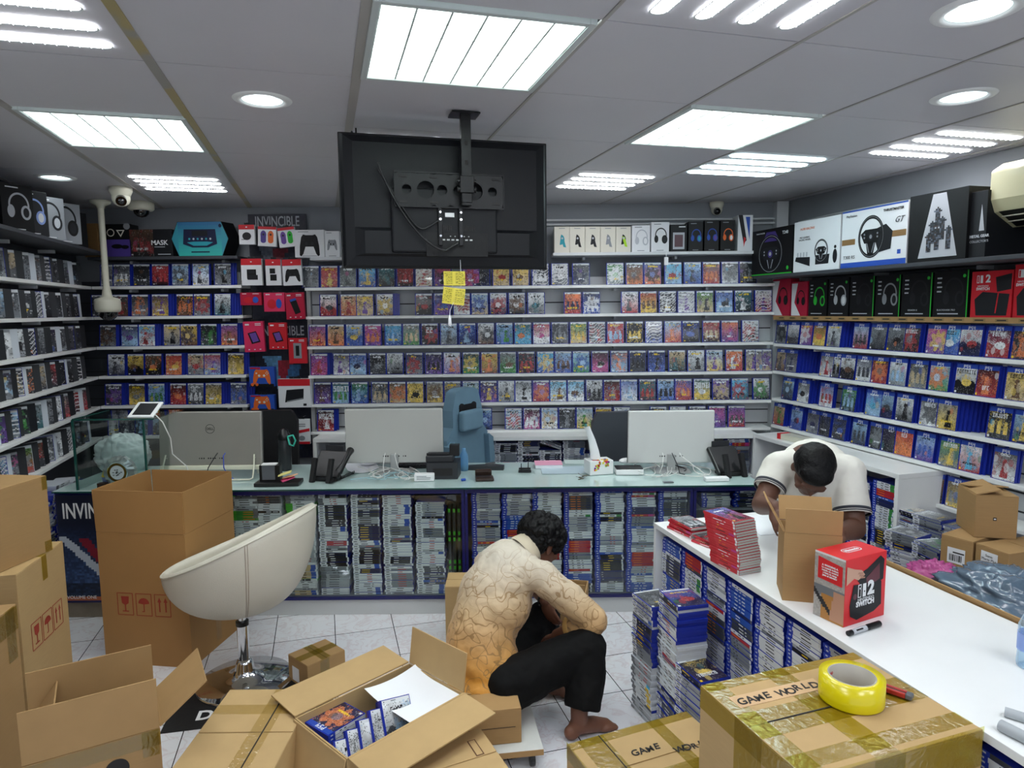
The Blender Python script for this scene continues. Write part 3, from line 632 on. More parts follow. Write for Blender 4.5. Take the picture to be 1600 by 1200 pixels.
# ================================================================== COUNTERS AND CABINETS
CZ = 0.78; YF = 3.88
M_ply = mat('plinth_board', 'cfd2d3', 0.5, var=.05); M_inside = mat('cabinet_inside', '8e9299', 0.6, var=.05); M_tan = mat('stone_plinth', '8d8272', 0.8, var=.2, scale=20)
def cx_(px, y=860): return atY(px, y, YF).x
def glass_unit(x0, x1, label, front='glass'):
    t = thing('display_counter', label, 'counter', ((x0 + x1) / 2, YF, 0), 0, None); w_ = x1 - x0 - .004; D = .62; h = w_ / 2
    m = MB(); m.box((0, D / 2 + .01, .05), (w_, D - .02, .098)); obj('plinth', m, M_ply if front == 'glass' else M_tan, t)
    m = MB(); m.box((0, .01, .108), (w_, .02, .016)); obj('bottom_rail', m, M_navy, t)
    m = MB(); m.box((0, .01, .756), (w_, .02, .03)); obj('top_rail', m, M_navy, t)
    for s in (-1, 1): m = MB(); m.box((s * (h - .008), .012, .43), (.016, .024, .62)); obj('corner_post', m, M_navy, t)
    for s in (-1, 1): m = MB(); m.box((s * (h - .006), D / 2 + .02, .43), (.010, D - .05, .62)); obj('side_panel', m, M_inside, t)
    m = MB(); m.box((0, D - .01, .43), (w_ - .03, .01, .62)); obj('back_panel', m, M_inside, t)
    m = MB(); m.box((0, D / 2 + .02, .102), (w_ - .03, D - .06, .008)); obj('base_board', m, M_inside, t)
    if front == 'glass': m = MB(); m.box((0, .004, .43), (w_ - .034, .004, .60)); obj('glass_pane', m, M_glass, t)
    m = MB(); m.box((0, D / 2 - .005, .7755), (w_ + .004, D + .03, .009)); tp = obj('glass_top', m, M_gtop, t)
    m = MB(); m.box((0, -.0215, .7755), (w_ + .004, .003, .0085)); obj('polished_edge', m, M_gedge, tp)
    return t
X0, X1, X2, X3, X4 = cx_(92), cx_(330), cx_(727), cx_(1082), cx_(1186)
tA = glass_unit(X0, X1, 'left display counter unit with a dark poster on its front', 'poster')
glass_unit(X1, X2, 'glass-fronted display counter with white and grey cased games, left of the seam')
glass_unit(X2, X3, 'glass-fronted display counter packed with blue-cased games behind the seated man')
glass_unit(X3, X4, 'narrow right end unit of the glass counter holding two low stacks')
# low platform carrying the two short stacks
m = MB(); m.box((X3 + (X4 - X3) / 2, YG + .1, .615), (X4 - X3 - .05, .2, .008)); m2 = obj('inner_shelf', m, M_inside); tag(m2, 'inner shelf board inside the narrow right end of the counter', 'shelf')
# poster on the left unit
t = thing('poster', 'dark comic poster with bold white INVINCIBLE lettering on left counter unit', 'poster', ((X0 + X1) / 2, YF - .004, 0), 0)
wp = X1 - X0 - .02
W_, H_ = 60, 54; A = art(W_, H_, 'nbl', 77, 'none'); rr = np.random.default_rng(4); yy, xx = np.mgrid[0:H_, 0:W_]
A[:] = np.array(hx('141a30')); fl = np.clip((yy - 14) / 40, 0, 1)[..., None]; A += fl * np.array(hx('5577b5')) * (.35 + .65 * rr.random((H_, W_, 1)) ** 2) * .8
for q in range(7):
    a = (np.abs((xx - 8 * q) - (yy - 20) * (.8 - .2 * q)) < 2.2) & (yy > 20 + q) & (yy < 46); A[a] = np.array(hx('8b1f33' if q % 2 else 'c8d0dc'))
A[H_ - 9:] *= .3; A[H_ - 2:] = hx('b85f38')
m = MB(); m.mosaic(np.clip(A, .003, .9).astype(np.float32), -wp / 2, .115, wp, .64); obj('printed_sheet', m, M_print, t)
text('lettering', 'INVINCIBLE', .13, M_wprint, t, T(-wp / 2 + .03, -.002, .655) @ RX90, align='LEFT', sx=.62, bold=.002)
text('lettering', 'VOLUME ONE', .028, M_wprint, t, T(-wp / 2 + .02, -.002, .135) @ RX90, align='LEFT')
# white counter
t = thing('white_counter', 'long white-topped counter filled with cased games, along the right side', 'counter', (0, 0, 0), TH)
n0, n1, u0_, u1_ = 1.498, 2.12, .95, 2.884
def wb(name, x0, x1, y0, y1, z0, z1, m_=M_white, bv=.0015): m = MB(); m.box(((x0 + x1) / 2, (y0 + y1) / 2, (z0 + z1) / 2), (x1 - x0, y1 - y0, z1 - z0)); return obj(name, m, m_, t, bevel=bv)
wb('counter_top', n0, n1, u0_, u1_, CZ - .024, CZ)
wb('end_panel', n0, n1 - .02, u1_ - .02, u1_ - .001, 0, CZ - .025); wb('end_panel', n0, n1 - .02, u0_, u0_ + .02, 0, CZ - .025)
wb('side_panel', n1 - .04, n1 - .02, u0_ + .021, u1_ - .021, 0, CZ - .025); wb('plinth', n0 + .02, n1 - .05, u0_ + .021, u1_ - .021, 0, .085); wb('base_board', n0, n1 - .045, u0_ + .021, u1_ - .021, .086, .103)
# low cabinet under the back shelves
YC = 5.10; zc = atY(850, 682, YC).z; xl_, xr_ = atY(489, 690, YC).x, atY(1186, 690, YC).x
t = thing('low_cabinet', 'low white open cabinet with lying cases below the back shelves', 'cabinet', (0, 0, 0), 0)
def cb(name, x0, x1, y0, y1, z0, z1, m_=M_shelf): m = MB(); m.box(((x0 + x1) / 2, (y0 + y1) / 2, (z0 + z1) / 2), (x1 - x0, y1 - y0, z1 - z0)); return obj(name, m, m_, t, bevel=.0015)
cb('cabinet_top', xl_, xr_, YC, YB - .03, zc - .03, zc); cb('side_panel', xl_, xl_ + .025, YC, YB - .03, 0, zc - .031); cb('side_panel', xr_ - .025, xr_, YC, YB - .03, 0, zc - .031)
cb('back_panel', xl_ + .026, xr_ - .026, YB - .04, YB - .03, 0, zc - .031, M_slat); cb('shelf_board', xl_ + .026, xr_ - .026, YC + .02, YB - .045, .50, .52)
for px, n_ in ((520, 7), (553, 5), (757, 20), (791, 18), (826, 21), (861, 14), (897, 21), (930, 12), (965, 9), (1000, 12), (1120, 15), (1155, 19)):
    stack((atY(px, 700, YC + .06).x, YC + .07, .522), 0, min(n_, int((zc - .035 - .522) / CT)), [('ps5', 8), ('ps3', 2)] if px < 940 else [('ps4', 8), ('ps5', 3)], 300 + px, jit=.006)
for k in range(3):
    M = T(atY(860, 700, YC + .07).x, YC + .06, .522 + .0145 * 14 + .018 * k + .03) @ RYm(.35); lying(stuff_cases, 'ps5', 40 + k, M, 1, 5)
# right low cabinet
nC = 3.1; zR = .858
t = thing('low_cabinet', 'white open cabinet of blue-cased stacks behind the man in white', 'cabinet', (0, 0, 0), TH)
u1c = gu(Vector((corner_x(nC, YC - .02), YC - .02, 0))) - .02
cb('cabinet_top', nC, NR - .02, 3.04, u1c, zR - .028, zR); cb('side_panel', nC, NR - .02, 3.04, 3.065, 0, zR - .029); cb('side_panel', nC, NR - .02, u1c - .025, u1c, 0, zR - .029)
cb('side_panel', nC + .01, NR - .02, 3.70, 3.72, 0, zR - .029); cb('back_panel', NR - .035, NR - .025, 3.07, u1c - .03, 0, zR - .03, M_slat); cb('plinth', nC + .02, NR - .04, 3.07, 3.69, 0, .05)
for k, u in enumerate((3.17, 3.36, 3.55, 3.83, 4.01)): stack(G(nC + .03, u, .052), TH - math.pi / 2, (50, 48, 50, 44, 38)[k], [('ps4', 8), ('ps5', 3)], 400 + k, jit=.003)
# piles between cabinet and cartons
for k, (px, y, c, rn, dr) in enumerate(((1414, 788, 3.12, [('ps5', 1)], 0), (1450, 797, 3.10, [('ps5', 5), ('clear', 2)], .1), (1490, 815, 3.12, [('ps5', 5)], .1), (1408, 822, 2.86, [('ps4', 3), ('ps5', 4)], .25), (1447, 842, 2.84, [('ps4', 3), ('ps5', 4)], -.1))):
    p = atC(px, y, c); zz = stack((p.x, p.y, .001), TH - math.pi / 2 + dr, max(5, int(p.z / CT) - 2), rn, 450 + k, 1, ('pale case on top of the white pile beside the cabinet post', 'striped case topping the second pile from the cabinet post', 'case on top of the pile half behind the cartons', 'grey case topping the front pile below the cabinet post', 'green and grey case topping the pile left of the barcode carton')[k], jit=.008, top=(('wsg', 'wkg', 'gbk', 'xgd', 'gde')[k], None))
# ================================================================== CARTONS
def strip(mb, a, b, w_, up, mi=0, off=.0008):
    a, b, up = Vector(a), Vector(b), Vector(up).normalized(); s = (b - a).cross(up).normalized() * (w_ / 2); o = up * off
    mb.quad(a - s + o, b - s + o, b + s + o, a + s + o, mi)
def carton(name, label, A, B, depth, zt, zb, open_=False, flaps=(), m_=None, group='brown cardboard cartons', flen=None, cat='box', wmat=None):
    """A, B: world points of the near top edge; the box reaches depth away from it"""
    m_ = m_ or M_card; A = Vector((A.x, A.y, 0)); B = Vector((B.x, B.y, 0)); d = (B - A); L = d.length; ang = math.atan2(d.y, d.x); c = (A + B) / 2
    t = thing(name, label, cat, (c.x, c.y, zb), ang, group); h = zt - zb; W = depth; th = .006; fl = flen or W / 2
    if open_:
        m = MB()
        m.box((0, th / 2, h / 2), (L, th, h)); m.box((0, W - th / 2, h / 2), (L, th, h)); m.box((-L / 2 + th / 2, W / 2, h / 2), (th, W - 2 * th, h)); m.box((L / 2 - th / 2, W / 2, h / 2), (th, W - 2 * th, h)); m.box((0, W / 2, th / 2), (L - 2 * th, W - 2 * th, th))
        obj('carton_body', m, m_, t)
    else:
        m = MB(); m.box((0, W / 2, h / 2 - .002), (L, W, h - .004)); m.box((0, W * .25 - .001, h - .002), (L, W / 2 - .003, .004)); m.box((0, W * .75 + .001, h - .002), (L, W / 2 - .003, .004)); obj('carton_body', m, m_, t, bevel=.003)
    for e, ln, an in flaps:
        a = math.radians(an); w_ = (L if e in 'fb' else W) - .004; m = MB(); q = w_ / 2; ch = .0
        m.box((0, -ln / 2, 0), (w_, ln, .005)); m.box((0, -ln * .02, .003), (w_, .004, .001))
        M = {'f': T(0, 0, h), 'b': T(0, W, h) @ RZ(math.pi), 'l': T(-L / 2, W / 2, h) @ RZ(-math.pi / 2), 'r': T(L / 2, W / 2, h) @ RZ(math.pi / 2)}[e] @ RXm(-a) @ T(0, -.003, .0025 if an < 60 else 0)
        obj('flap', m, m_, t, M=M)
    t['_L'] = L; return t, L, W, h
def tape(t, pieces, m_=None, nm='tape'):
    for a, b, w_, up in pieces: m = MB(); strip(m, a, b, w_, up); obj(nm, m, m_ or M_tape, t)
def P(x, y, z): return atZ(x, y, z)
def iconset(t, x, z, s, M, step=1.22):
    """fragile glass, umbrella and arrows, printed in red"""
    for k in range(3):
        m = MB(); X = x + k * s * step; w2, h2, b = s / 2, s * .68, s * .035
        for q in ((0, h2, 2 * w2, b), (0, -h2, 2 * w2, b)): m.box((X + q[0], 0, z + q[1]), (q[2], .001, q[3]))
        for q in (-w2, w2): m.box((X + q, 0, z), (b, .001, 2 * h2))
        if k == 0:
            m.add([(X - .26 * s, 0, z + .48 * s), (X + .26 * s, 0, z + .48 * s), (X + .22 * s, 0, z + .05 * s), (X, 0, z - .08 * s), (X - .22 * s, 0, z + .05 * s)], [(0, 4, 3, 2, 1)]); m.box((X, 0, z - .25 * s), (.07 * s, .001, .4 * s)); m.box((X, 0, z - .45 * s), (.4 * s, .001, .06 * s))
        elif k == 1:
            pts = [(X, 0, z + .02 * s)] + [(X + .36 * s * math.cos(a), 0, z + .08 * s + .34 * s * math.sin(a)) for a in np.linspace(0, math.pi, 9)]; m.add(pts, [(0, i + 1, i + 2) for i in range(8)]); m.box((X, 0, z - .15 * s), (.05 * s, .001, .55 * s)); m.box((X - .06 * s, 0, z - .43 * s), (.14 * s, .001, .05 * s))
        else:
            for q in (-.2, .2): m.add([(X + (q - .13) * s, 0, z + .2 * s), (X + q * s, 0, z + .5 * s), (X + (q + .13) * s, 0, z + .2 * s)], [(0, 2, 1)]); m.box((X + q * s, 0, z - .1 * s), (.08 * s, .001, .6 * s))
        obj('printed_icon', m, M_redink, t, M=M)
# 1 tall open box
t, L, W, h = carton('carton', 'tall open brown carton with upright flaps left of the white chair', P(145, 765, .92), P(284, 769, .92), .45, .70, 0, True, [('f', .215, 90), ('b', .215, 90), ('l', .215, 88), ('r', .215, 90)], mat('cardboard_ochre', 'a67b48', .75, var=.14, scale=3, bump=.1))
iconset(t, -L / 2 + .135, .325, .085, T(0, -.0012, 0)); tape(t, [((L / 2, W * .55, .03), (L / 2, W * .55, .16), .05, (1, 0, 0))], M_tapec)
# 2 lower left pallet box with icons, 3 box on it, 4 near left taped box
p = P(25, 898, .75); q = P(98, 845, .75); d = (q - p).normalized(); pr = Vector((-d.y, d.x, 0))
t, L, W, h = carton('carton', 'big tan carton with red handling icons, under another at the far left', p, q, .55, .75, 0, False, (), M_card2)
iconset(t, -L / 2 + .12, .44, .085, T(0, -.0012, 0), 1.15); tape(t, [((.02, -.0008, .75), (.02, -.0008, .64), .045, (0, -1, 0)), ((.02, .0, .75), (.02, .5, .75), .045, (0, 0, 1))])
p = P(-10, 900, .75) ; q = P(82, 859, .75)
t, L, W, h = carton('carton', 'closed brown carton stacked on top at the far left edge', p + (p - q) * .1, q, .42, 1.092, .751, False, (), M_card)
tape(t, [((L / 2 - .02, -.0008, 0), (L / 2 - .02, -.0008, .05), .04, (0, -1, 0)), ((L / 2 - .015, -.0008, .34), (L / 2 - .015, -.0008, .28), .03, (0, -1, 0))])
q = P(25, 943, .72); p = q + Vector((.08, -.45, 0))
t, L, W, h = carton('carton', 'tall taped carton cut off by the left edge of the picture', p, q, .4, .72, 0, False, (), M_card)
tape(t, [((-L / 2, -.0008, h - .05), (L / 2, -.0008, h - .05), .09, (0, -1, 0)), ((L / 2 - .05, -.0008, h), (L / 2 - .05, -.0008, h - .2), .06, (0, -1, 0)), ((-L / 2, W * .5, h), (L / 2, W * .5, h), .06, (0, 0, 1))])
# 5 open box at the lower left
t, L, W, h = carton('carton', 'open carton with raised flaps at the lower left foreground', P(33, 1199, .42), P(250, 1137, .42), .27, .42, 0, True, [('f', .175, 88), ('b', .175, 92), ('r', .19, 38), ('l', .15, 125)], M_card)
tape(t, [((-L / 2, -.0008, h - .03), (L / 2, -.0008, h - .03), .055, (0, -1, 0)), ((L / 2 - .03, -.0008, h), (L / 2 - .03, -.0008, h - .09), .05, (0, -1, 0))]); m = MB(); m.cyl((.06, -.001, h - .1), (.06, -.0022, h - .1), .035, 24); obj('printed_dot', m, M_ink, t)
# 6 taped box beside it
t, L, W, h = carton('carton', 'shiny taped carton in front of the white chair base', Vector((-1.12, 1.98, 0)), Vector((-.785, 1.98, 0)), .55, .33, 0, False, (), M_card2)
tape(t, [((.05, 0, h), (.05, W, h), .07, (0, 0, 1)), ((-L / 2, W * .75, h), (L / 2, W * .75, h), .06, (0, 0, 1)), ((L / 2, W * .8, h), (L / 2, W * .8, h - .12), .07, (1, 0, 0))], M_tapec)
m = MB(); m.box((.06, W / 2, h + .0012), (.004, W, .002)); obj('seam', m, M_ink, t)
# 7 small taped box on the floor
t, L, W, h = carton('carton', 'small flat carton with crossed yellow tape on the floor', P(450, 1022, .13), P(480, 1041, .13), .21, .13, 0, False, (), M_card)
tape(t, [((-L / 2, W * .5, h), (L / 2, W * .5, h), .05, (0, 0, 1)), ((0, 0, h), (0, W, h), .05, (0, 0, 1)), ((L / 2, W * .45, h), (L / 2, W * .45, h - .09), .05, (1, 0, 0))])
m = MB(); m.box((-.02, -.001, .05), (.06, .001, .07)); obj('shipping_label', m, M_paper, t)
# 8 open carton with games
cF, cR = P(542, 1186, .34), P(725, 1083, .34)
t8, L8, W8, h8 = carton('carton', 'wide open carton full of blue game cases beside the seated man', cF, cR, .335, .34, 0, True, [('f', .17, -4), ('b', .175, 4), ('r', .15, 82), ('l', .16, -75)], M_card2)
text('lettering', 'C', .07, M_ink, t8, T(.12, -.0012, .26) @ RX90, bold=.003); m = MB(); m.box((.12, -.0008, .26), (.075, .0006, .085)); obj('printed_panel', m, mat('faded_print', '6d5534', .7), t8)
c8 = t8.location; a8 = t8.rotation_euler.z
def in8(x, y, z): return c8 + RZ(a8) @ Vector((x, y, z))
def one_case(style, var, M, label, group, cover=None, seed=1, head='ps5', title=None):
    o = link('game_case', lying_mesh(style, var), M=M); tag(o, label, 'game case', group)
    if cover:
        m = MB(); Ac = art(34, 43, cover, seed, head, title); m.mosaic(Ac, -CW / 2 + .004, 0, CW - .008, CH - .008, 0, 0, T(0, CW / 2, CT * .98 + .0006) @ RZ(math.pi / 2) @ RXm(-math.pi / 2) @ T(0, 0, -CH / 2 + .004)); obj('cover_sheet', m, M_art, o)
    return o
for j, (bx, by, n_, ra, cv, nm) in enumerate(((-.13, .20, 21, .1, 'nvo', 'left pile'), (.15, .165, 21, .0, 'nbd', 'right pile'))):
    for k in range(n_): 
        z = .008 + CT * k; p_ = in8(bx, by, z); last = k >= n_ - 8
        M = T(*p_) @ RZ(a8 + ra + rnd.uniform(-.03, .03)) 
        if last: one_case('ps4', k % 12, M, 'lying blue game case, %s from top of open carton\'s %s' % (nth(n_ - 1 - k), nm), 'blue cases lying in the open carton', cv if k == n_ - 1 else None, 8 + j, 'ps4')
        else: lying(stuff_cases, 'ps4', k, M, 1, 5)
for k in range(5):
    p_ = in8(-.20 + .052 * k, .045 + .004 * k, .17 + .012 * k); M = T(*p_) @ RZ(a8 + .9) @ RXm(-1.0) @ RYm(-.2)
    lb = 'white-backed game case leaning in the open carton, %s from the left' % nth(k)
    M = T(*p_) @ RZ(a8 + .05) @ RXm(-.45 - .05 * k)
    o = face_case('wgk' if k % 2 else 'wdl', p_, 0, 0, 'blue', 'ps5', lb, 'cases leaning in the open carton', (34, 43)); o.matrix_world = T(*p_) @ RZ(a8 + .1) @ RXm(-.55) @ RYm(.25)
t = thing('paper_sheet', 'white printed sheet lying on cases in the open carton', 'paper', in8(.14, .10, .008 + CT * 21 + .004), a8)
m = MB(); n = 10
vs = [(.26 * (i / n - .5), .30 * (j / n - .35), .016 * ((i / n - .5) * 2) ** 2 + .025 * max(0, j / n - .6) ** 1.5 * 3) for j in range(n + 1) for i in range(n + 1)]
m.add(vs, [(j * (n + 1) + i, j * (n + 1) + i + 1, (j + 1) * (n + 1) + i + 1, (j + 1) * (n + 1) + i) for j in range(n) for i in range(n)], 0, None, True); obj('sheet', m, M_paper, t)
# 9 carton at the bottom centre
pb = Vector((-.13, 2.36, 0)); dl = Vector((-.9, -.43, 0)).normalized(); pa = Vector((dl.y * -1, dl.x, 0))
a_ = pb + dl * .36 + pa * .3; b_ = pb + pa * .3
t, L, W, h = carton('carton', 'brown carton at the bottom centre with cut corner flaps', a_, b_, .3, .27, 0, False, (), M_card2)
m = MB(); m.box((.12, .2, h + .0012), (.03, .09, .0008)); m.box((.12, .2, h + .0018), (.022, .082, .0006), 1); obj('printed_badge', m, [mat('brown_print', '5d3a22', .7), M_card2], t)
# 10 the seat carton and its dolly
pc = P(815, 1160, .09)
t, L, W, h = carton('carton', 'small carton the seated man sits on', Vector((pc.x - .235, pc.y - .035, 0)), Vector((pc.x, pc.y, 0)), .26, .235, .0905, False, (), M_card)
m = MB(); m.box((0, -.0008, h * .48), (L * .8, .001, .002)); obj('flap_edge', m, M_ink, t)
t = thing('dolly', 'low white dolly board on castors under the seated man', 'dolly', (pc.x - .13, pc.y + .13, 0), .14)
m = MB(); m.box((-.02, 0, .077), (.42, .40, .025)); obj('board', m, mat('worn_white_board', 'c9cac6', .6, var=.12, scale=14), t, bevel=.002)
m = MB(); m.box((-.02, -.2008, .077), (.42, .0012, .024)); obj('board_edge', m, M_card, t)
for sx in (-.19, .15):
    for sy in (-.16, .16): m = MB(); m.cyl((sx - .01, sy, .03), (sx + .01, sy, .03), .029, 16); m.box((sx, sy, .055), (.03, .02, .018)); obj('castor', m, M_black, t)
# 11/12 the GAME WORLD cartons
zt = .805; A_, B_, C_ = P(1089.5, 1072, zt), P(1328, 1020, zt), P(1537, 1140, zt)
fb = B_ - A_; cc = C_ - B_; Wd = cc.length + .0
t, L, W, h = carton('carton', 'large taped carton marked GAME WORLD under the yellow tape roll', A_ + cc, C_, Wd, zt, 0, False, (), M_card2)
tape(t, [((-L / 2, W * .5, h), (L / 2, W * .5, h), .10, (0, 0, 1)), ((-L / 2 + .03, 0, h), (-L / 2 + .03, W, h), .055, (0, 0, 1)), ((-.03, 0, h), (-.03, W, h), .07, (0, 0, 1)), ((-L / 2, .05, h), (L / 2, .05, h), .05, (0, 0, 1)), ((-L / 2, W - .02, h), (L / 2, W - .02, h), .035, (0, 0, 1)),
         ((-L / 2, W * .5, h), (-L / 2, W * .5, h - .3), .10, (-1, 0, 0)), ((-L / 2, W, h - .03), (-L / 2, 0, h - .03), .06, (-1, 0, 0)), ((-L / 2, -.0008, h - .04), (L / 2, -.0008, h - .04), .1, (0, -1, 0)), ((-.03, -.0008, h), (-.03, -.0008, h - .3), .09, (0, -1, 0))])
m = MB(); m.box((-.07, W * .5, h + .0012), (.26, .0035, .001)); obj('seam', m, M_ink, t)
big_t, bL, bW, bh = t, L, W, h
def hand(t, s, x, y, z, size, ang, bold=.0008, jit=.05):
    r = random.Random(5); X = 0
    for ch in s:
        wch = size * (.55 if ch == ' ' else .72)
        if ch != ' ': text('marker_lettering', ch, size * r.uniform(.9, 1.1), M_ink, t, T(x, y, z) @ RZ(ang) @ T(X, r.uniform(-.004, .004), 0) @ RZ(r.uniform(-.12, .12)), .0003, bold=bold, shear=.15)
        X += wch
M_board = mat('fresh_card_patch', 'c9a67c', .7, var=.05)
m = MB(); m.box((-.09, W * .745, h + .0008), (.27, .05, .0006)); obj('card_patch', m, M_board, t)
hand(t, 'GAME WORLD', -.205, W * .73, h + .0018, .036, .02)
A_, B_ = P(885.6, 1163, .30), P(1069, 1112, .30); d = (B_ - A_).normalized(); pr = Vector((d.y, -d.x, 0)); A2 = A_ + pr * .36; B2 = A_ + d * .50 + pr * .36
t, L, W, h = carton('carton', 'lower taped carton marked GAME WORLD at the bottom centre-right', A2, B2, .36, .30, 0, False, (), M_card2)
tape(t, [((-L / 2 + .09, 0, h), (-L / 2 + .09, W, h), .1, (0, 0, 1)), ((-L / 2, W - .02, h), (L / 2, W - .02, h), .04, (0, 0, 1)), ((.1, 0, h), (.1, W, h), .05, (0, 0, 1)), ((-L / 2, W * .25, h), (L / 2, W * .25, h), .07, (0, 0, 1)), ((-L / 2, W, h - .02), (-L / 2, 0, h - .02), .06, (-1, 0, 0))])
m = MB(); m.box((-.125, W * .5, h + .0012), (.0035, W, .001)); obj('seam', m, M_ink, t)
hand(t, 'GAME', -.06, W * .62, h + .0018, .040, .0); hand(t, 'WORLD', .09, W * .5, h + .0018, .040, -.05)
# 13 cartons by the right wall
def near_carton(label, pl, pr_, z, depth, zb, m_=M_card): return carton('carton', label, P(*pl, z), P(*pr_, z), depth, z, zb, False, (), m_)
t, L, W, h = near_carton('carton with a barcode label beside the grey plastic bag', (1471, 834), (1521, 847), .76, .3, 0)
m = MB(); m.box((.0, -.001, h - .085), (L * .55, .001, .07)); obj('shipping_label', m, M_paper, t); m = MB(); r = random.Random(2); x = -L * .2
while x < L * .2: w_ = r.choice((.002, .003, .005)); m.box((x, -.002, h - .095), (w_, .001, .03)); x += w_ + r.choice((.002, .003, .004))
m.box((.01, -.002, h - .07), (L * .35, .001, .006)); obj('barcode', m, M_ink, t)
t, L, W, h = near_carton('carton with a small white text label, right of the barcode carton', (1525, 848), (1577, 866), .76, .3, 0)
m = MB(); m.box((-.01, -.001, h - .05), (L * .5, .001, .055)); obj('shipping_label', m, M_paper, t); text('label_text', 'Sonic\nMania Plus', .016, M_ink, t, T(-.01, -.002, h - .048) @ RX90, .0003)
t, L, W, h = carton('carton', 'square carton standing on the two labelled cartons at right', P(1521, 839, .761), P(1588, 843, .761), .2, .761 + .195, .761, False, [('b', .1, 170), ('l', .1, 165)], M_card)
m = MB(); m.box((-.005, -.001, h * .45), (.014, .001, .014)); m.box((-.005, -.0016, h * .45), (.008, .001, .005), 1); obj('sticker', m, [M_ink, M_paper], t)
# open carton right of the white counter, holding the bags
a_, b_ = G(2.16, 1.3, 0), G(2.16, 2.22, 0)
t, L, W, h = carton('carton', 'large open carton behind the white counter holding plastic bags', G(2.62, 1.35), G(2.62, 2.15), .47, .70, 0, True, [('b', .10, 75)], M_card)
def blob(name, label, cat, c, r, seed, m_, amp=.2, group=None):
    import mathutils.noise as mn
    m = MB(); N_, K_ = 72, 48; m.ball((0, 0, 0), 1, N_, K_); out = []
    for v in m.v:
        v = Vector(v); k = 1 + amp * (abs(mn.noise(v * 1.7 + Vector((seed, 0, 0)))) * 1.2 - .3) - amp * .9 * abs(mn.noise(v * 4.2 + Vector((0, seed, 0)))) + amp * .35 * mn.noise(v * 11)
        v = v * k; out.append((v.x * r[0], v.y * r[1], max(v.z, -.8) * r[2]))
    m.v = out; return tag(obj(name, m, m_, loc=c, rz=TH), label, cat, group)
M_bag = mat('grey_plastic_film', '5a6c7d', .22, spec=.6, coat=.3, bump=.25, bscale=18, var=.25, scale=6); M_pink = mat('pink_plastic_film', 'b04a86', .35, bump=.3, bscale=30, var=.2)
c_ = atC(1590, 945, 2.40); blob('plastic_bag', 'big crumpled grey plastic bag behind the white counter', 'bag', Vector((c_.x, c_.y, .715)), (.20, .29, .115), 3, M_bag, .25)
c_ = atC(1470, 915, 2.36); blob('plastic_bag', 'pink plastic bag between the grey bag and the counter', 'bag', Vector((c_.x, c_.y + .03, .70)), (.11, .12, .07), 8, M_pink, .3)
# ================================================================== TELEVISION
pT = atZ(712, 195, ZC)
t = thing('television', 'large black television hanging from the ceiling, back towards the viewer', 'television', (0, 0, 0), 0)
q0, q1 = atY(524, 213, 2.94), atY(857, 228, 3.15); cT = Vector(((q0.x + q1.x) / 2 + .0, 3.05, 0)); zt_, zb_ = 2.545, 1.985
t.location = (cT.x, cT.y, zb_); t.rotation_euler = (0, 0, TH); TW, THh = (q1 - q0).length * .985, zt_ - zb_
m = MB(); m.box((0, 0, THh / 2), (TW, .022, THh)); obj('screen_panel', m, M_blackm, t, bevel=.003)
m = MB(); P0 = []; w2, h2 = TW / 2 - .006, THh
prof = [(w2, .004, h2 - .004, -.011), (w2 - .012, .012, h2 - .012, -.024), (w2 - .05, .05, h2 - .04, -.034)]
vs = []
for a, z0, z1, y in prof: vs += [(-a, y, z0), (a, y, z0), (a, y, z1), (-a, y, z1)]
m.add(vs, [(4 * k + i, 4 * k + (i + 1) % 4, 4 * k + 4 + (i + 1) % 4, 4 * k + 4 + i) for k in range(2) for i in range(4)] + [(8, 9, 10, 11)]); obj('back_shell', m, M_tvback, t)
m = MB(); pf_ = [(-w2 + .02, .012), (w2 - .02, .012), (w2 - .06, .05), (w2 - .09, .085), (-w2 + .09, .085), (-w2 + .06, .05)]
m.add([(x, -.0345, z) for x, z in [(-w2 + .05, .05), (w2 - .05, .05), (w2 - .05, .17), (-w2 + .05, .17)]] + [(x, -.05, z) for x, z in [(-w2 + .09, .06), (w2 - .09, .06), (w2 - .09, .155), (-w2 + .09, .155)]], [(0, 1, 5, 4), (1, 2, 6, 5), (2, 3, 7, 6), (3, 0, 4, 7), (4, 5, 6, 7)]); obj('lower_bulge', m, M_tvback, t)
m = MB(); m.box((-.02, -.05, .2), (.46, .032, .27)); obj('electronics_cover', m, M_tvback, t, bevel=.008)
m = MB(); m.box((.03, -.0665, .1), (.27, .003, .1), 0); obj('port_recess', m, M_blackm, t)
m = MB()
for k in range(7): m.box((-.03 + .02 * k, -.069, .12), (.012, .003, .006))
for k in range(5): m.box((.0 + .02 * k, -.069, .135), (.005, .003, .004))
obj('ports', m, M_silver, t)
for k in range(16): pass
m = MB()
for k in range(18): m.box((-.06 + .008 * k + (.03 if k > 8 else 0), -.0672, .17), (.004, .002, .02))
obj('vent_slots', m, M_ink, t)
# mount
mt = thing('tv_mount', 'black steel ceiling mount with a perforated plate on the television back', 'bracket', (pT.x, pT.y - .0, 0), TH)
dx = 0
pm = RZ(-TH) @ (Vector((t.location.x, t.location.y, 0)) - Vector((pT.x, pT.y, 0)))   # television centre in mount axes
yb = pm.y - .07
m = MB(); m.box((0, yb - .04, 2.44), (.042, .03, .39)); 
for z in (2.5, 2.42, 2.34): m.box((0, yb - .0555, z), (.012, .002, .018), 1)
obj('pole', m, [M_steel, M_ink], mt, bevel=.003)
m = MB(); m.box((0, yb - .02, ZC - .008), (.12, .10, .006)); obj('ceiling_plate', m, M_steel, mt)
px0 = pm.x; m = MB(); pw, ph = .47, .135; pz = 2.31; holes = [(-.185, .02), (-.105, .037), (-.035, .022), (.035, .022), (.105, .037), (.185, .02)]
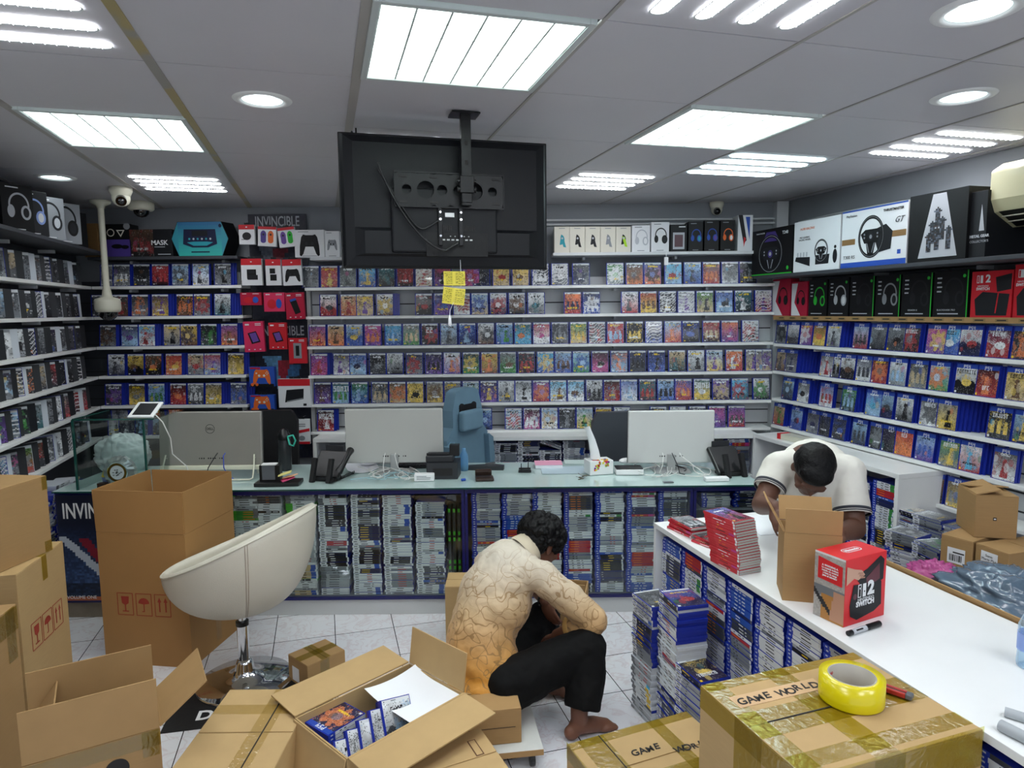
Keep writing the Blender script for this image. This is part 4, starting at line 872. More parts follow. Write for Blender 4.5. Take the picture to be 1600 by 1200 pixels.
# perforated plate built as a ring mesh round each hole
def plate_with_holes(m, w_, h_, holes, y):
    xs = [-w_ / 2] + [(holes[i][0] + holes[i + 1][0]) / 2 for i in range(len(holes) - 1)] + [w_ / 2]
    for i, (hx_, r) in enumerate(holes):
        x0, x1 = xs[i], xs[i + 1]; n = 24; vs = []; 
        for k in range(n):
            a = 2 * math.pi * k / n; c, s = math.cos(a), math.sin(a); ax = (x1 - hx_) if c > 0 else (hx_ - x0); tt = min(ax / max(abs(c), 1e-6), (h_ / 2) / max(abs(s), 1e-6)); vs.append((hx_ + c * tt, y, s * tt))
        for k in range(n): a = 2 * math.pi * k / n; vs.append((hx_ + r * math.cos(a), y, r * math.sin(a)))
        for k in range(n): a = 2 * math.pi * k / n; vs.append((hx_ + r * math.cos(a), y + .006, r * math.sin(a)))
        m.add(vs, [(k, (k + 1) % n, n + (k + 1) % n, n + k) for k in range(n)] + [(n + k, n + (k + 1) % n, 2 * n + (k + 1) % n, 2 * n + k) for k in range(n)])
        for cx0, cx1 in ((x0, x1),):
            for cz in (-1, 1): pass
plate_with_holes(m, pw, ph, holes, 0)
m.box((0, .003, ph / 2 + .003), (pw, .012, .006)); m.box((0, .003, -ph / 2 - .003), (pw, .012, .006)); m.box((-pw / 2, .003, 0), (.004, .012, ph)); m.box((pw / 2, .003, 0), (.004, .012, ph))
obj('perforated_plate', m, M_steel, mt, M=T(px0, yb - .012, pz))
m = MB()
for hx_, r in ((-.2, .03), (-.07, .03), (.07, .03), (.2, .03)):
    for z in (-.052, .052): m.box((px0 + hx_, yb - .0135, pz + z), (.034, .002, .007))
obj('slots', m, M_ink, mt)
m = MB(); m.box((0, yb - .05, pz + .02), (.06, .03, .07)); m.cyl((-.04, yb - .05, pz), (.04, yb - .05, pz), .012, 16); m.cyl((-.04, yb - .05, pz + .035), (.04, yb - .05, pz + .035), .007, 12); m.box((0, yb - .045, pz - .035), (.045, .03, .04)); obj('tilt_head', m, M_steel, mt, bevel=.003)
for s in (-.045, .045):
    m = MB(); m.box((px0 + s, yb - .003, pz - .145), (.018, .016, .17)); obj('vertical_arm', m, M_steel, mt, bevel=.002)
    m = MB()
    for z in (-.09, -.12, -.19): m.cyl((px0 + s, yb - .012, pz + z), (px0 + s, yb - .0145, pz + z), .005, 10)
    obj('screw', m, M_chrome, mt)
m = MB(); m.box((px0 - .002, yb + .001, pz - .1), (.04, .002, .018)); obj('sticker', m, M_wprint, mt)
def wpt(x, y, z): return RZ(TH) @ Vector((x, y, z)) + Vector((t.location.x, t.location.y, t.location.z))
cab = MB(); pts = []
for k in range(22):
    a = k / 21; pts.append(wpt(-.30 + .33 * a ** 1.2, -.075 - .02 * math.sin(a * 3), .43 - .30 * math.sin(min(1, a * 1.15) * math.pi / 2) - .07 * a + (.05 * max(0, a - .85) * 6)))
cab.tube(pts, .005, 8); tag(obj('cable', cab, M_cableb), 'thick black cable looping over the television back to its ports', 'cable')
cab = MB(); pts = [wpt(-.30 + .27 * a + .02 * math.sin(a * 5), -.078, .40 - .20 * a - .12 * math.sin(a * math.pi)) for a in np.linspace(0, 1, 20)]; cab.tube(pts, .004, 8); tag(obj('cable', cab, M_cableb), 'thinner black cable sagging left on the television back', 'cable')
cab = MB(); a0_ = atZ(556, 200, ZC); cab.tube([Vector((a0_.x, a0_.y, ZC)), Vector((a0_.x, a0_.y, ZC - .05)), wpt(-TW / 2 + .06, 0.02, THh + .01), wpt(-TW / 2 + .05, .03, THh - .1)], .004, 8); tag(obj('cable', cab, M_cableb), 'short cable from the ceiling to the television top left corner', 'cable')
# yellow notice hanging below the television
t = thing('hanging_booklet', 'two yellow handwritten leaves hanging below the television', 'sign', tuple(atY(709, 424, 3.02)), TH)
r = random.Random(9)
def leaf(w_, h_, z, tilt, nm):
    m = MB(); M = T(0, 0, z) @ RYm(tilt)
    for s in (-1, 1): m.quad((0, 0, -h_), (s * w_ / 2, -.012, -h_), (s * w_ / 2, -.012, 0), (0, 0, 0), 0, M)
    for s in (-1, 1):
        for i in range(7):
            zz = -h_ * (.12 + .12 * i); x0 = .008; x = x0
            while x < w_ / 2 - .01: l = r.uniform(.004, .012); zz2 = zz + r.uniform(-.002, .002); m.quad((s * x, -.0135 * x / (w_ / 2) - .0008, zz2 - .0012), (s * (x + l), -.0135 * (x + l) / (w_ / 2) - .0008, zz2 - .0012), (s * (x + l), -.0135 * (x + l) / (w_ / 2) - .0008, zz2 + .001), (s * x, -.0135 * x / (w_ / 2) - .0008, zz2 + .001), 1, M); x += l + .003
    return obj(nm, m, [mat('yellow_leaf', 'd8c84a', .6, var=.05), mat('faded_ink', '6b6420', .7)], t)
leaf(.095, .062, .0, 0, 'leaf'); leaf(.098, .072, -.072, .12, 'leaf')
m = MB(); m.tube([(.03, 0, .05), (.032, 0, -.06), (-.02, 0, -.17), (-.022, 0, -.2)], .0012, 5); m.lathe([(.001, -.19), (.006, -.2), (.009, -.235), (.001, -.24)], 8, 0, T(-.022, 0, 0)); obj('string', m, M_paper, t)
# ================================================================== FLAT PICTURE SHAPES (xz plane facing -y)
def fpoly(m, pts, y, mi=0): m.add([(x, y, z) for x, z in pts], [tuple(range(len(pts)))], mi)
def ring(m, cx, cz, r0, r1, y, mi=0, sx=1.0, a0=0, a1=360, n=28):
    vs = []; 
    for i in range(n + 1):
        a = math.radians(a0 + (a1 - a0) * i / n); c, s = math.cos(a), math.sin(a); vs += [(cx + sx * r0 * c, y, cz + r0 * s), (cx + sx * r1 * c, y, cz + r1 * s)]
    m.add(vs, [(2 * i, 2 * i + 1, 2 * i + 3, 2 * i + 2) for i in range(n)], mi)
def disc(m, cx, cz, rx, rz_, y, mi=0, n=20): fpoly(m, [(cx + rx * math.cos(2 * math.pi * i / n), cz + rz_ * math.sin(2 * math.pi * i / n)) for i in range(n)], y, mi)
def headset_pic(m, x, z, s, y, mi=0, mj=1):
    ring(m, x, z + .1 * s, .36 * s, .43 * s, y, mi, .8, 0, 180); ring(m, x, z + .1 * s, .36 * s, .43 * s, y, mi, .8, -35, 0, 6); ring(m, x, z + .1 * s, .36 * s, .43 * s, y, mi, .8, 180, 215, 6)
    disc(m, x - .27 * s, z - .12 * s, .12 * s, .22 * s, y - .0005, mi); disc(m, x + .22 * s, z - .14 * s, .17 * s, .25 * s, y - .0005, mi); disc(m, x + .22 * s, z - .14 * s, .10 * s, .17 * s, y - .001, mj)
def pad_pic(m, x, z, s, y, mi=0, mj=1, sx=1.0):
    P_ = [(-.5, -.45), (-.42, -.5), (-.32, -.4), (-.2, -.12), (.2, -.12), (.32, -.4), (.42, -.5), (.5, -.45), (.48, -.1), (.4, .25), (.3, .36), (.14, .32), (-.14, .32), (-.3, .36), (-.4, .25), (-.48, -.1)]
    # split into three convex-ish pieces
    L = [(-.5, -.45), (-.42, -.5), (-.32, -.4), (-.2, -.12), (-.2, .34), (-.3, .36), (-.4, .25), (-.48, -.1)]
    fpoly(m, [(x + a * s * sx, z + b * s) for a, b in L], y, mi); fpoly(m, [(x - a * s * sx, z + b * s) for a, b in L[::-1]], y, mi); fpoly(m, [(x - .2 * s * sx, z - .12 * s), (x + .2 * s * sx, z - .12 * s), (x + .2 * s * sx, z + .33 * s), (x - .2 * s * sx, z + .33 * s)], y, mi)
    for a in (-.14, .14): disc(m, x + a * s * sx, z - .0 * s, .07 * s * sx, .07 * s, y - .0006, mj, 10)
    for a, b in ((.3, .22), (.3, .06), (.24, .14), (.36, .14)): disc(m, x + a * s * sx, z + b * s, .03 * s * sx, .03 * s, y - .0006, mj, 8)
    m.add([(x + a * s * sx, y - .0006, z + b * s) for a, b in ((-.34, .1), (-.24, .1), (-.24, .18), (-.34, .18))], [(0, 1, 2, 3)], mj)
def wheel_pic(m, x, z, r, y, sx=.92, mi=0, mj=1, mk=2):
    ring(m, x, z, r * .84, r, y, mi, sx, n=36); ring(m, x, z, r * .92, r * .94, y - .0007, mk, sx, n=36)
    fpoly(m, [(x - r * .8 * sx, z + r * .15), (x - r * .5 * sx, z - r * .3), (x + r * .5 * sx, z - r * .3), (x + r * .8 * sx, z + r * .15), (x + r * .45 * sx, z + r * .35), (x - r * .45 * sx, z + r * .35)], y - .0003, mi)
    fpoly(m, [(x - r * .17, z - r * .85), (x + r * .17, z - r * .85), (x + r * .3, z - r * .25), (x - r * .3, z - r * .25)], y - .0003, mi)
    disc(m, x, z, r * .2 * sx, r * .2, y - .001, mj); disc(m, x, z, r * .1 * sx, r * .1, y - .0014, mk)
    for a in (-.5, .5):
        for b in (-.08, .08): disc(m, x + a * r * sx, z + b * r + .05 * r, .05 * r, .05 * r, y - .001, mk, 8)
    fpoly(m, [(x - r * .1, z - r * .75), (x - r * .06, z - r * .75), (x - r * .2, z - r * .3), (x - r * .26, z - r * .3)], y - .001, mk); fpoly(m, [(x + r * .1, z - r * .75), (x + r * .06, z - r * .75), (x + r * .2, z - r * .3), (x + r * .26, z - r * .3)], y - .001, mk)
def frect(m, x, z, w_, h_, y, mi=0): m.quad((x - w_ / 2, y, z - h_ / 2), (x + w_ / 2, y, z - h_ / 2), (x + w_ / 2, y, z + h_ / 2), (x - w_ / 2, y, z + h_ / 2), mi)
def pbox(label, p, rz, w_, h_, d, m_body, group=None, cat='box', name='product_box', draw=None, lean=0):
    """p: bottom left front corner of the box"""
    ex = Vector((math.cos(rz), math.sin(rz), 0)); ey = Vector((-math.sin(rz), math.cos(rz), 0)); c = p + ex * w_ / 2 + ey * d / 2
    t = thing(name, label, cat, c, rz, group); t.rotation_euler = (lean, 0, rz)
    m = MB(); m.box((0, 0, h_ / 2), (w_, d, h_)); obj('carton_body', m, m_body, t, bevel=.0012)
    if draw: draw(t, w_, h_, -d / 2 - .0008)
    return t
def pic(t, nm, f, mats): m = MB(); f(m); return obj(nm, m, mats, t)
C_ = {k: mat('print_' + k, v, .5, spec=.3) for k, v in dict(black='0a0b0d', dark='1a1c20', white='e4e6e8', grey='8a8e93', purple='4a3a86', teal='2c98a6', violet='6c4a9c', blue='2a52b0', red='c8202c', orange='e06a28', green='2db838', lime='a4d427', cream='d9d6c8', crimson='b51a3a', pinkred='d8325c', silver='b8bcc2', navy='1a2140', lblue='8ea6e0', brown='8a6a42').items()}
def lines(m, x, z, w_, n, dz, y, mi=0, h_=.004, seed=1):
    r = random.Random(seed)
    for i in range(n): l = w_ * r.uniform(.6, 1); frect(m, x - (w_ - l) / 2, z - i * dz, l, h_, y, mi)
# ---------------------------------------------------------------- poster in the hanging bay
pa_, pb_ = atY(387, 335, YB - .03), atY(478, 335, YB - .03)
t = thing('poster', 'tall dark INVINCIBLE poster behind the hanging packs', 'poster', ((pa_.x + pb_.x) / 2, YB - .03, .62), 0); PW = pb_.x - pa_.x; PH = pa_.z - .62
W_, H_ = 30, 110; rr = np.random.default_rng(11); yy, xx = np.mgrid[0:H_, 0:W_]; A = np.zeros((H_, W_, 3)); A[:] = hx('161a2c'); A += rr.random((H_, W_, 1)) * .012
for (y0, y1, cs) in ((12, 30, ('59606e', '7c2534', '2a3142')), (62, 84, ('6aa3cc', 'a02435', '3a6ea0')), (96, 108, ('4a7ea8', '5b93b8', '20304a'))):
    for q, cc_ in enumerate(cs):
        a = (yy > y0 + q * 2) & (yy < y1 - q) & (np.abs(xx - (8 + 7 * q) - (yy - y0) * (.5 - .4 * q)) < 5 - q); A[a] = np.array(hx(cc_)) * (.7 + .5 * rr.random((a.sum(), 1)))
m = MB(); m.mosaic(np.clip(A, .003, .9).astype(np.float32), -PW / 2, 0, PW, PH); m.box((0, .004, PH / 2), (PW, .006, PH), 1); obj('printed_sheet', m, [M_print, M_black], t)
for z in (PH - .06, PH - .92): text('lettering', 'INVINCIBLE', .11, C_['silver'], t, T(0, -.002, z) @ RX90, sx=.62, bold=.001)
# hanging packs: (label, left, top, right, bottom, body, painter)
def hang(label, l, tp, r_, b, body, draw, tab=True, cat='hanging pack', Y=5.28, d=.03, tilt=0):
    a, q = atY(l, b, Y), atY(r_, tp, Y); w_, h_ = q.x - a.x, q.z - a.z; t = thing('hanging_pack', label, cat, ((a.x + q.x) / 2, Y, a.z), 0, 'hanging accessory packs'); t.rotation_euler = (0, tilt, 0)
    m = MB(); m.box((0, d / 2, h_ / 2), (w_, d, h_)); obj('pack_body', m, C_[body], t, bevel=.001)
    if tab: m = MB(); m.box((0, d / 2, h_ + .008), (w_ * .35, .002, .018)); obj('hang_tab', m, C_['dark'], t)
    m = MB(); m.cyl((0, d / 2, h_ + .012), (0, YB - Y - .02, h_ + .012), .002, 6); m.cyl((0, -.012, h_ + .012), (0, d / 2, h_ + .012), .002, 6); obj('peg_hook', m, M_chrome, t)
    draw(t, w_, h_); return t
def white_red(kind):
    def f(t, w_, h_):
        pic(t, 'red_header', lambda m: frect(m, 0, h_ * .88, w_, h_ * .24, -.001), [C_['red']])
        def g(m):
            if kind == 'pad': pad_pic(m, .002, h_ * .42, w_ * .8, -.0015, 0, 1)
            elif kind == 'dock': frect(m, 0, h_ * .42, w_ * .45, h_ * .36, -.0015, 0); frect(m, w_ * .05, h_ * .3, w_ * .5, h_ * .18, -.002, 1); frect(m, 0, h_ * .5, w_ * .3, h_ * .1, -.0022, 1)
            elif kind == 'two': frect(m, -w_ * .05, h_ * .55, w_ * .36, h_ * .2, -.0015); frect(m, .0, h_ * .3, w_ * .42, h_ * .24, -.0015)
            else: disc(m, 0, h_ * .42, w_ * .28, h_ * .2, -.0015); frect(m, -w_ * .1, h_ * .25, w_ * .5, .004, -.0015)
        pic(t, 'product_picture', g, [C_['black'], C_['dark']]); pic(t, 'logo', lambda m: frect(m, 0, h_ * .88, .012, .008, -.0018), [C_['white']])
    return f
def joy(c1, c2):
    def f(t, w_, h_):
        pic(t, 'red_header', lambda m: frect(m, 0, h_ * .93, w_, h_ * .14, -.001), [C_['red']])
        def g(m):
            for k, x in enumerate((-w_ * .2, w_ * .2)):
                disc(m, x, h_ * .58, w_ * .16, h_ * .22, -.0015, k); frect(m, x, h_ * .42, w_ * .3, h_ * .32, -.0014, k); disc(m, x, h_ * .28, w_ * .15, h_ * .12, -.0015, k); disc(m, x, h_ * .6, w_ * .06, w_ * .06, -.002, 2, 10)
        pic(t, 'product_picture', g, [C_[c1], C_[c2], C_['dark']])
    return f
def redpack(kind):
    def f(t, w_, h_):
        def g(m):
            if kind == 'wide': disc(m, -w_ * .12, h_ * .4, w_ * .22, h_ * .25, -.0015, 2); disc(m, w_ * .22, h_ * .42, w_ * .14, h_ * .25, -.0015, 1)
            elif kind == 'tab': m.add([(x * w_, -.0015, z * h_) for x, z in ((-.3, .62), (.12, .68), (.32, .32), (-.12, .26))], [(0, 3, 2, 1)], 0); m.add([(x * w_, -.002, z * h_) for x, z in ((-.22, .6), (.1, .64), (.24, .36), (-.06, .31))], [(0, 3, 2, 1)], 1)
            elif kind == 'con': m.add([(x * w_, -.0015, z * h_) for x, z in ((-.28, .72), (.06, .8), (.3, .25), (0, .18))], [(0, 3, 2, 1)], 0); m.add([(x * w_, -.002, z * h_) for x, z in ((-.26, .74), (.06, .8), (.1, .72), (-.22, .66))], [(0, 3, 2, 1)], 1)
            else: frect(m, 0, h_ * .5, w_ * .45, h_ * .6, -.0015, 3); frect(m, -.0, h_ * .5, w_ * .2, h_ * .4, -.002, 0)
        pic(t, 'product_picture', g, [C_['black'], C_['violet'] if kind == 'tab' else C_['blue'], C_['red'], C_['grey']])
        def h(m):
            frect(m, -w_ * .3, h_ * .9, w_ * .2, h_ * .05, -.0015); frect(m, w_ * .24, h_ * .92, w_ * .3, h_ * .025, -.0015); frect(m, w_ * .24, h_ * .87, w_ * .3, h_ * .02, -.0015)
            if kind in ('tab', 'con'):
                for k in range(3): frect(m, (k - 1) * w_ * .28, h_ * .08, w_ * .08, h_ * .03, -.0015)
        pic(t, 'white_print', h, [C_['white']])
    return f
hang('white and red hanging pack with a small black device, topmost left', 374, 351, 397, 382, 'white', white_red('d'), tilt=0)
hang('hanging pack with purple and orange controllers, top row', 403, 354, 430, 385, 'white', joy('purple', 'orange'), tilt=.05)
hang('hanging pack with purple and green controllers, top row', 437, 355, 462, 386, 'white', joy('violet', 'green'), tilt=-.1)
hang('white hanging box with a black square dock, second row left', 378, 404, 408, 446, 'white', white_red('dock'))
hang('narrow white hanging box with two black devices, second row middle', 416, 405, 438, 446, 'white', white_red('two'))
hang('white hanging box with a large black controller, second row right', 443, 405, 471, 446, 'white', white_red('pad'), tilt=-.03)
hang('wide red hanging pack with red and blue grips, third row left', 376, 457, 408, 477, 'crimson', redpack('wide'))
hang('pinkish red hanging pack, third row middle', 413, 457, 444, 487, 'pinkred', redpack('wide'))
hang('red hanging pack with a dark console, third row right', 448, 457, 475, 499, 'crimson', redpack('con'), tilt=-.03)
hang('tall crimson hanging pack with a slanted violet tablet, fourth row left', 383, 502, 412, 550, 'pinkred', redpack('tab'), tilt=-.03)
hang('red hanging pack with a small violet console, fourth row middle', 421, 504, 447, 546, 'red', redpack('tab'))
hang('red hanging pack with a grey grip, fourth row right', 452, 528, 478, 568, 'red', redpack('grip'))
def bluepad(t, w_, h_): pic(t, 'product_picture', lambda m: (pad_pic(m, 0, h_ * .55, w_ * .7, -.0015, 0, 1), frect(m, 0, h_ * .06, w_ * .94, h_ * .14, -.0012, 2), frect(m, -w_ * .25, h_ * .93, w_ * .4, h_ * .08, -.0015, 3), disc(m, -w_ * .38, h_ * .1, .012, .012, -.002, 0), disc(m, -w_ * .2, h_ * .1, .012, .012, -.002, 0)), [C_['orange'], C_['cream'], C_['black'], C_['red']])
hang('blue hanging pack with an orange game controller', 390, 573, 428, 604, 'blue', bluepad, d=.05)
hang('lower blue hanging pack with an orange and white controller', 391, 617, 428, 642, 'blue', bluepad, d=.05)
hang('big white and red hanging box with a black carry case', 436, 592, 484, 637, 'white', lambda t, w_, h_: (pic(t, 'red_header', lambda m: frect(m, 0, h_ * .88, w_, h_ * .24, -.001), [C_['red']]), pic(t, 'product_picture', lambda m: (m.add([(x * w_, -.0015, z * h_) for x, z in ((-.3, .18), (.28, .3), (.3, .66), (-.24, .62))], [(0, 1, 2, 3)], 0), m.add([(x * w_, -.002, z * h_) for x, z in ((-.24, .2), (.26, .31), (.27, .34), (-.24, .23))], [(0, 1, 2, 3)], 1), frect(m, .32 * w_, .1 * h_, .1 * w_, .08 * h_, -.0015, 0)), [C_['dark'], C_['grey']])), d=.06)
hang('white hanging card with a red diagonal band, above the desk phone', 460, 655, 483, 694, 'white', lambda t, w_, h_: pic(t, 'red_band', lambda m: (m.add([(x * w_, -.0015, z * h_) for x, z in ((-.5, .4), (.5, .52), (.5, .64), (-.5, .52))], [(0, 1, 2, 3)], 0), frect(m, 0, h_ * .05, w_, h_ * .1, -.0015, 0), frect(m, 0, h_ * .8, w_ * .5, h_ * .04, -.0015, 1), frect(m, 0, h_ * .72, w_ * .5, h_ * .04, -.0015, 1), disc(m, 0, h_ * .24, w_ * .2, h_ * .1, -.0015, 1)), [C_['red'], C_['grey']]))
# ---------------------------------------------------------------- boxes on the back ledges
def backbox(label, l, r_, top, Y, zb, body, draw=None, d=.12, group=None, rz=0):
    a = atY(l, 400, Y); q = atY(r_, top, Y); return pbox(label, Vector((a.x + .001, Y, zb + .0005)), rz, q.x - a.x - .002, q.z - zb, d, C_[body], group, draw=draw)
g_ = 'large boxes on the back left ledge'; YT = YS - .03
backbox('brown plain box at the left end of the back left ledge', 133, 151, 349, YT, ZTL, 'brown', group=g_)
def d1(t, w_, h_, y): pic(t, 'front_print', lambda m: (frect(m, 0, h_ * .27, w_ * .98, h_ * .52, y, 0), ring(m, -w_ * .2, h_ * .74, .022, .029, y, 1), fpoly(m, [(w_ * .0, h_ * .82), (w_ * .3, h_ * .82), (w_ * .15, h_ * .6)], y, 1), fpoly(m, [(w_ * .06, h_ * .79), (w_ * .24, h_ * .79), (w_ * .15, h_ * .66)], y - .0006, 2), disc(m, w_ * .0, h_ * .32, w_ * .2, h_ * .07, y - .001, 2), disc(m, w_ * .28, h_ * .3, w_ * .14, h_ * .06, y - .001, 2), disc(m, w_ * .38, h_ * .93, .025, .025, y - .0005, 3)), [C_['purple'], C_['cream'], C_['black'], C_['grey']])
backbox('black and purple box with sunglasses picture', 162, 203, 350, YT, ZTL, 'black', d1, group=g_)
def d2(t, w_, h_, y):
    A = art(36, 22, 'ukr', 901, 'none'); A *= .5; m = MB(); m.mosaic(A, -w_ / 2 + .002, .002, w_ * .55, h_ - .004, y); obj('front_print', m, M_print, t); text('lettering', 'MASK', .05, C_['white'], t, T(w_ * .2, y - .001, h_ * .5) @ RX90, .0003, bold=.001); pic(t, 'small_print', lambda m: (frect(m, w_ * .2, h_ * .35, w_ * .25, .005, y), frect(m, w_ * .3, h_ * .08, w_ * .3, .006, y)), [C_['silver']])
backbox('dark box lettered MASK on the back left ledge', 204, 268, 358, YT, ZTL, 'dark', d2, group=g_)
# hexagonal teal wheel box
a, q = atY(269, 398, YT), atY(356, 346, YT); w_ = q.x - a.x; h_ = q.z - ZTL
t = thing('product_box', 'teal hexagonal box with a square racing wheel picture', 'box', ((a.x + q.x) / 2, YT, ZTL + .0005), 0, g_)
hexp = [(-w_ * .5, h_ * .5), (-w_ * .38, 0), (w_ * .38, 0), (w_ * .5, h_ * .5), (w_ * .38, h_), (-w_ * .38, h_)]
m = MB(); m.add([(x, 0, z) for x, z in hexp] + [(x + .04, .13, z) for x, z in hexp], [(0, 1, 2, 3, 4, 5), (11, 10, 9, 8, 7, 6)] + [(i, 6 + i, 6 + (i + 1) % 6, (i + 1) % 6) for i in range(6)]); obj('carton_body', m, C_['black'], t)
m = MB(); A = np.zeros((10, 14, 3)); yy, xx = np.mgrid[0:10, 0:14]; A[:] = np.array(hx('2e6f9a')) * (1 - yy[..., None] / 9) + np.array(hx('2fb0a6')) * (yy[..., None] / 9); m.mosaic(A.astype(np.float32), -w_ * .375, .002, w_ * .75, h_ - .004, -.001)
for s in (-1, 1): m.add([(s * w_ * .375, -.001, .002), (s * w_ * .49, -.001, h_ * .5), (s * w_ * .375, -.001, h_ - .002)], [(0, 1, 2) if s > 0 else (0, 2, 1)], 0, None, False, hx('2f8fa0'))
obj('front_print', m, M_print, t)
pic(t, 'product_picture', lambda m: (fpoly(m, [(-.12, h_ * .78), (-.13, h_ * .35), (-.06, h_ * .25), (.06, h_ * .25), (.13, h_ * .35), (.12, h_ * .78)], -.002, 0), fpoly(m, [(-.1, h_ * .4), (-.05, h_ * .3), (.05, h_ * .3), (.1, h_ * .4), (.05, h_ * .42), (-.05, h_ * .42)], -.0026, 1), frect(m, 0, h_ * .66, .12, h_ * .16, -.0026, 2), *[disc(m, -.08 + .032 * k, h_ * .5, .008, .008, -.003, 3 if k % 2 else 1, 8) for k in range(6)], frect(m, 0, h_ * .12, .14, .010, -.002, 0), disc(m, w_ * .36, h_ * .88, .012, .014, -.002, 0)), [C_['navy'], C_['teal'], C_['dark'], C_['silver']])
# controller boxes left of the television
zq = atY(487, 402, YS - .05).z
def padbox(c, sx=.8, m2='white'):
    def f(t, w_, h_, y): pic(t, 'product_picture', lambda m: pad_pic(m, 0, h_ * .5, w_ * .85, y - .0005, 0, 1, sx), [C_[c], C_['dark']]); pic(t, 'small_print', lambda m: (frect(m, -w_ * .2, h_ * .93, w_ * .35, .005, y), frect(m, 0, h_ * .05, w_ * .5, .004, y)), [C_['grey']])
    return f
backbox('white box with a black and white game controller, left of the television', 461, 506, 359, YS - .04, zq, 'white', padbox('black'), .09, 'controller boxes')
backbox('small white box with a white and black game controller beside the television', 508, 530, 361, YS - .03, zq, 'white', padbox('grey'), .09, 'controller boxes')
# white controller boxes right of the television
g2 = 'white controller boxes in a row'
for k, (l, c, nm) in enumerate(((866, 'teal', 'dark teal'), (890, 'black', 'black'), (914, 'dark', 'patterned dark'), (938, 'grey', 'grey and black'), (962, 'lime', 'lime and black'))):
    def dr(t, w_, h_, y, c=c):
        def g(m):
            ring(m, -w_ * .1, h_ * .5, 0, w_ * .34, y - .0005, 0, .8, -100, 80, 12); fpoly(m, [(-w_ * .1, h_ * .62), (w_ * .1, h_ * .6), (w_ * .28, h_ * .2), (w_ * .1, h_ * .22)], y - .0006, 1 if c == 'lime' else 0); disc(m, w_ * .02, h_ * .55, w_ * .07, w_ * .07, y - .001, 2, 8)
        pic(t, 'product_picture', g, [C_['black'] if c == 'lime' else C_[c], C_[c], C_['silver']]); pic(t, 'small_print', lambda m: frect(m, 0, h_ * .93, w_ * .4, .005, y), [C_['grey']])
    backbox('white box with %s controller picture, %s in the row right of the television' % (nm, nth(k)), l, l + 24, 354, YT, ZTR, 'cream', dr, .13, g2)
def hs(c1, c2, print_='grey'):
    def f(t, w_, h_, y): pic(t, 'product_picture', lambda m: headset_pic(m, w_ * .04, h_ * .5, w_ * .95, y - .0005), [C_[c1], C_[c2]]); pic(t, 'small_print', lambda m: (frect(m, -w_ * .15, h_ * .93, w_ * .4, .006, y), frect(m, 0, h_ * .05, w_ * .4, .005, y)), [C_[print_]])
    return f
g3 = 'headset boxes on the back right ledge'
backbox('white box with a pale headset, right of the controller boxes', 987, 1016, 352, YT, ZTR, 'white', hs('silver', 'white'), .13, g3)
backbox('white box with a black headset and blue side', 1017, 1046, 347, YT, ZTR, 'white', hs('black', 'dark'), .13, g3)
backbox('black box with a dark red case picture', 1047, 1074, 351, YT, ZTR, 'black', lambda t, w_, h_, y: pic(t, 'product_picture', lambda m: (frect(m, 0, h_ * .4, w_ * .7, h_ * .62, y, 0), frect(m, 0, h_ * .4, w_ * .5, h_ * .45, y - .001, 1), frect(m, w_ * .2, h_ * .92, w_ * .4, .008, y, 2)), [C_['silver'], mat('maroon_print', '4a1a28', .4), C_['white']]), .13, g3)
backbox('first of two black boxes with a blue-lit headset', 1075, 1099, 346, YT, ZTR, 'black', hs('blue', 'teal'), .13, g3)
backbox('second of two black boxes with a blue-lit headset', 1100, 1124, 344, YT, ZTR, 'black', hs('blue', 'violet'), .13, g3)
backbox('black box with an orange and white headset', 1125, 1149, 344, YT, ZTR, 'black', hs('orange', 'white'), .13, g3)
backbox('white and blue box at the right end of the back ledge', 1152, 1177, 336, YT, ZTR, 'white', lambda t, w_, h_, y: pic(t, 'front_print', lambda m: (fpoly(m, [(-w_ * .5, h_), (-w_ * .2, h_), (w_ * .1, h_ * .3), (-w_ * .1, h_ * .2)], y, 0), fpoly(m, [(0, h_ * .95), (w_ * .3, h_ * .95), (w_ * .3, h_ * .3)], y, 1), fpoly(m, [(-w_ * .1, h_ * .4), (w_ * .05, h_ * .35), (-w_ * .1, h_ * .1)], y - .0005, 2)), [C_['dark'], C_['blue'], C_['red']]), .13, g3)
# ---------------------------------------------------------------- left wall headset boxes
for k, (l, r_, tp, c1, c2, bd, nm) in enumerate(((0, 23, 305, 'silver', 'dark', 'black', 'silver-banded'), (25, 46, 308, 'lblue', 'white', 'dark', 'pale blue'), (47, 69, 318, 'dark', 'silver', 'grey', 'black and chrome'), (70, 92, 322, 'black', 'dark', 'grey', 'all black'))):
    nL = -1.70; a, q = atC(l, 372, nL), atC(r_, 372, nL); zb = ZL[0] + .255; p_ = Vector((a.x, a.y, zb)); ang = TH + math.radians(50); h_ = .26
    wd = (gu(q) - gu(a)) / math.sin(math.radians(50)) * .9
    pbox('left wall ledge box with %s headset, %s from the left edge' % (nm, nth(k)), p_ + nn * .02, ang, max(.14, wd * .75), h_, .06, C_[bd], 'headset boxes on the left wall ledge', draw=hs(c1, c2, 'white'))
a = atC(94, 372, -1.70); pbox('black box right of the headset boxes on the left wall ledge', Vector((a.x + .02, a.y, ZL[0] + .255)), TH + math.radians(60), .2, .24, .08, C_['black'], 'headset boxes on the left wall ledge')
shelf('wall_shelf', NL + .002, NL_S + .13, ZL[0] + .254, 3.0, uLs - .01, 'dark top ledge on the left wall under the headset boxes', rz=TH, axis='y').data.materials[0] = M_slatdark
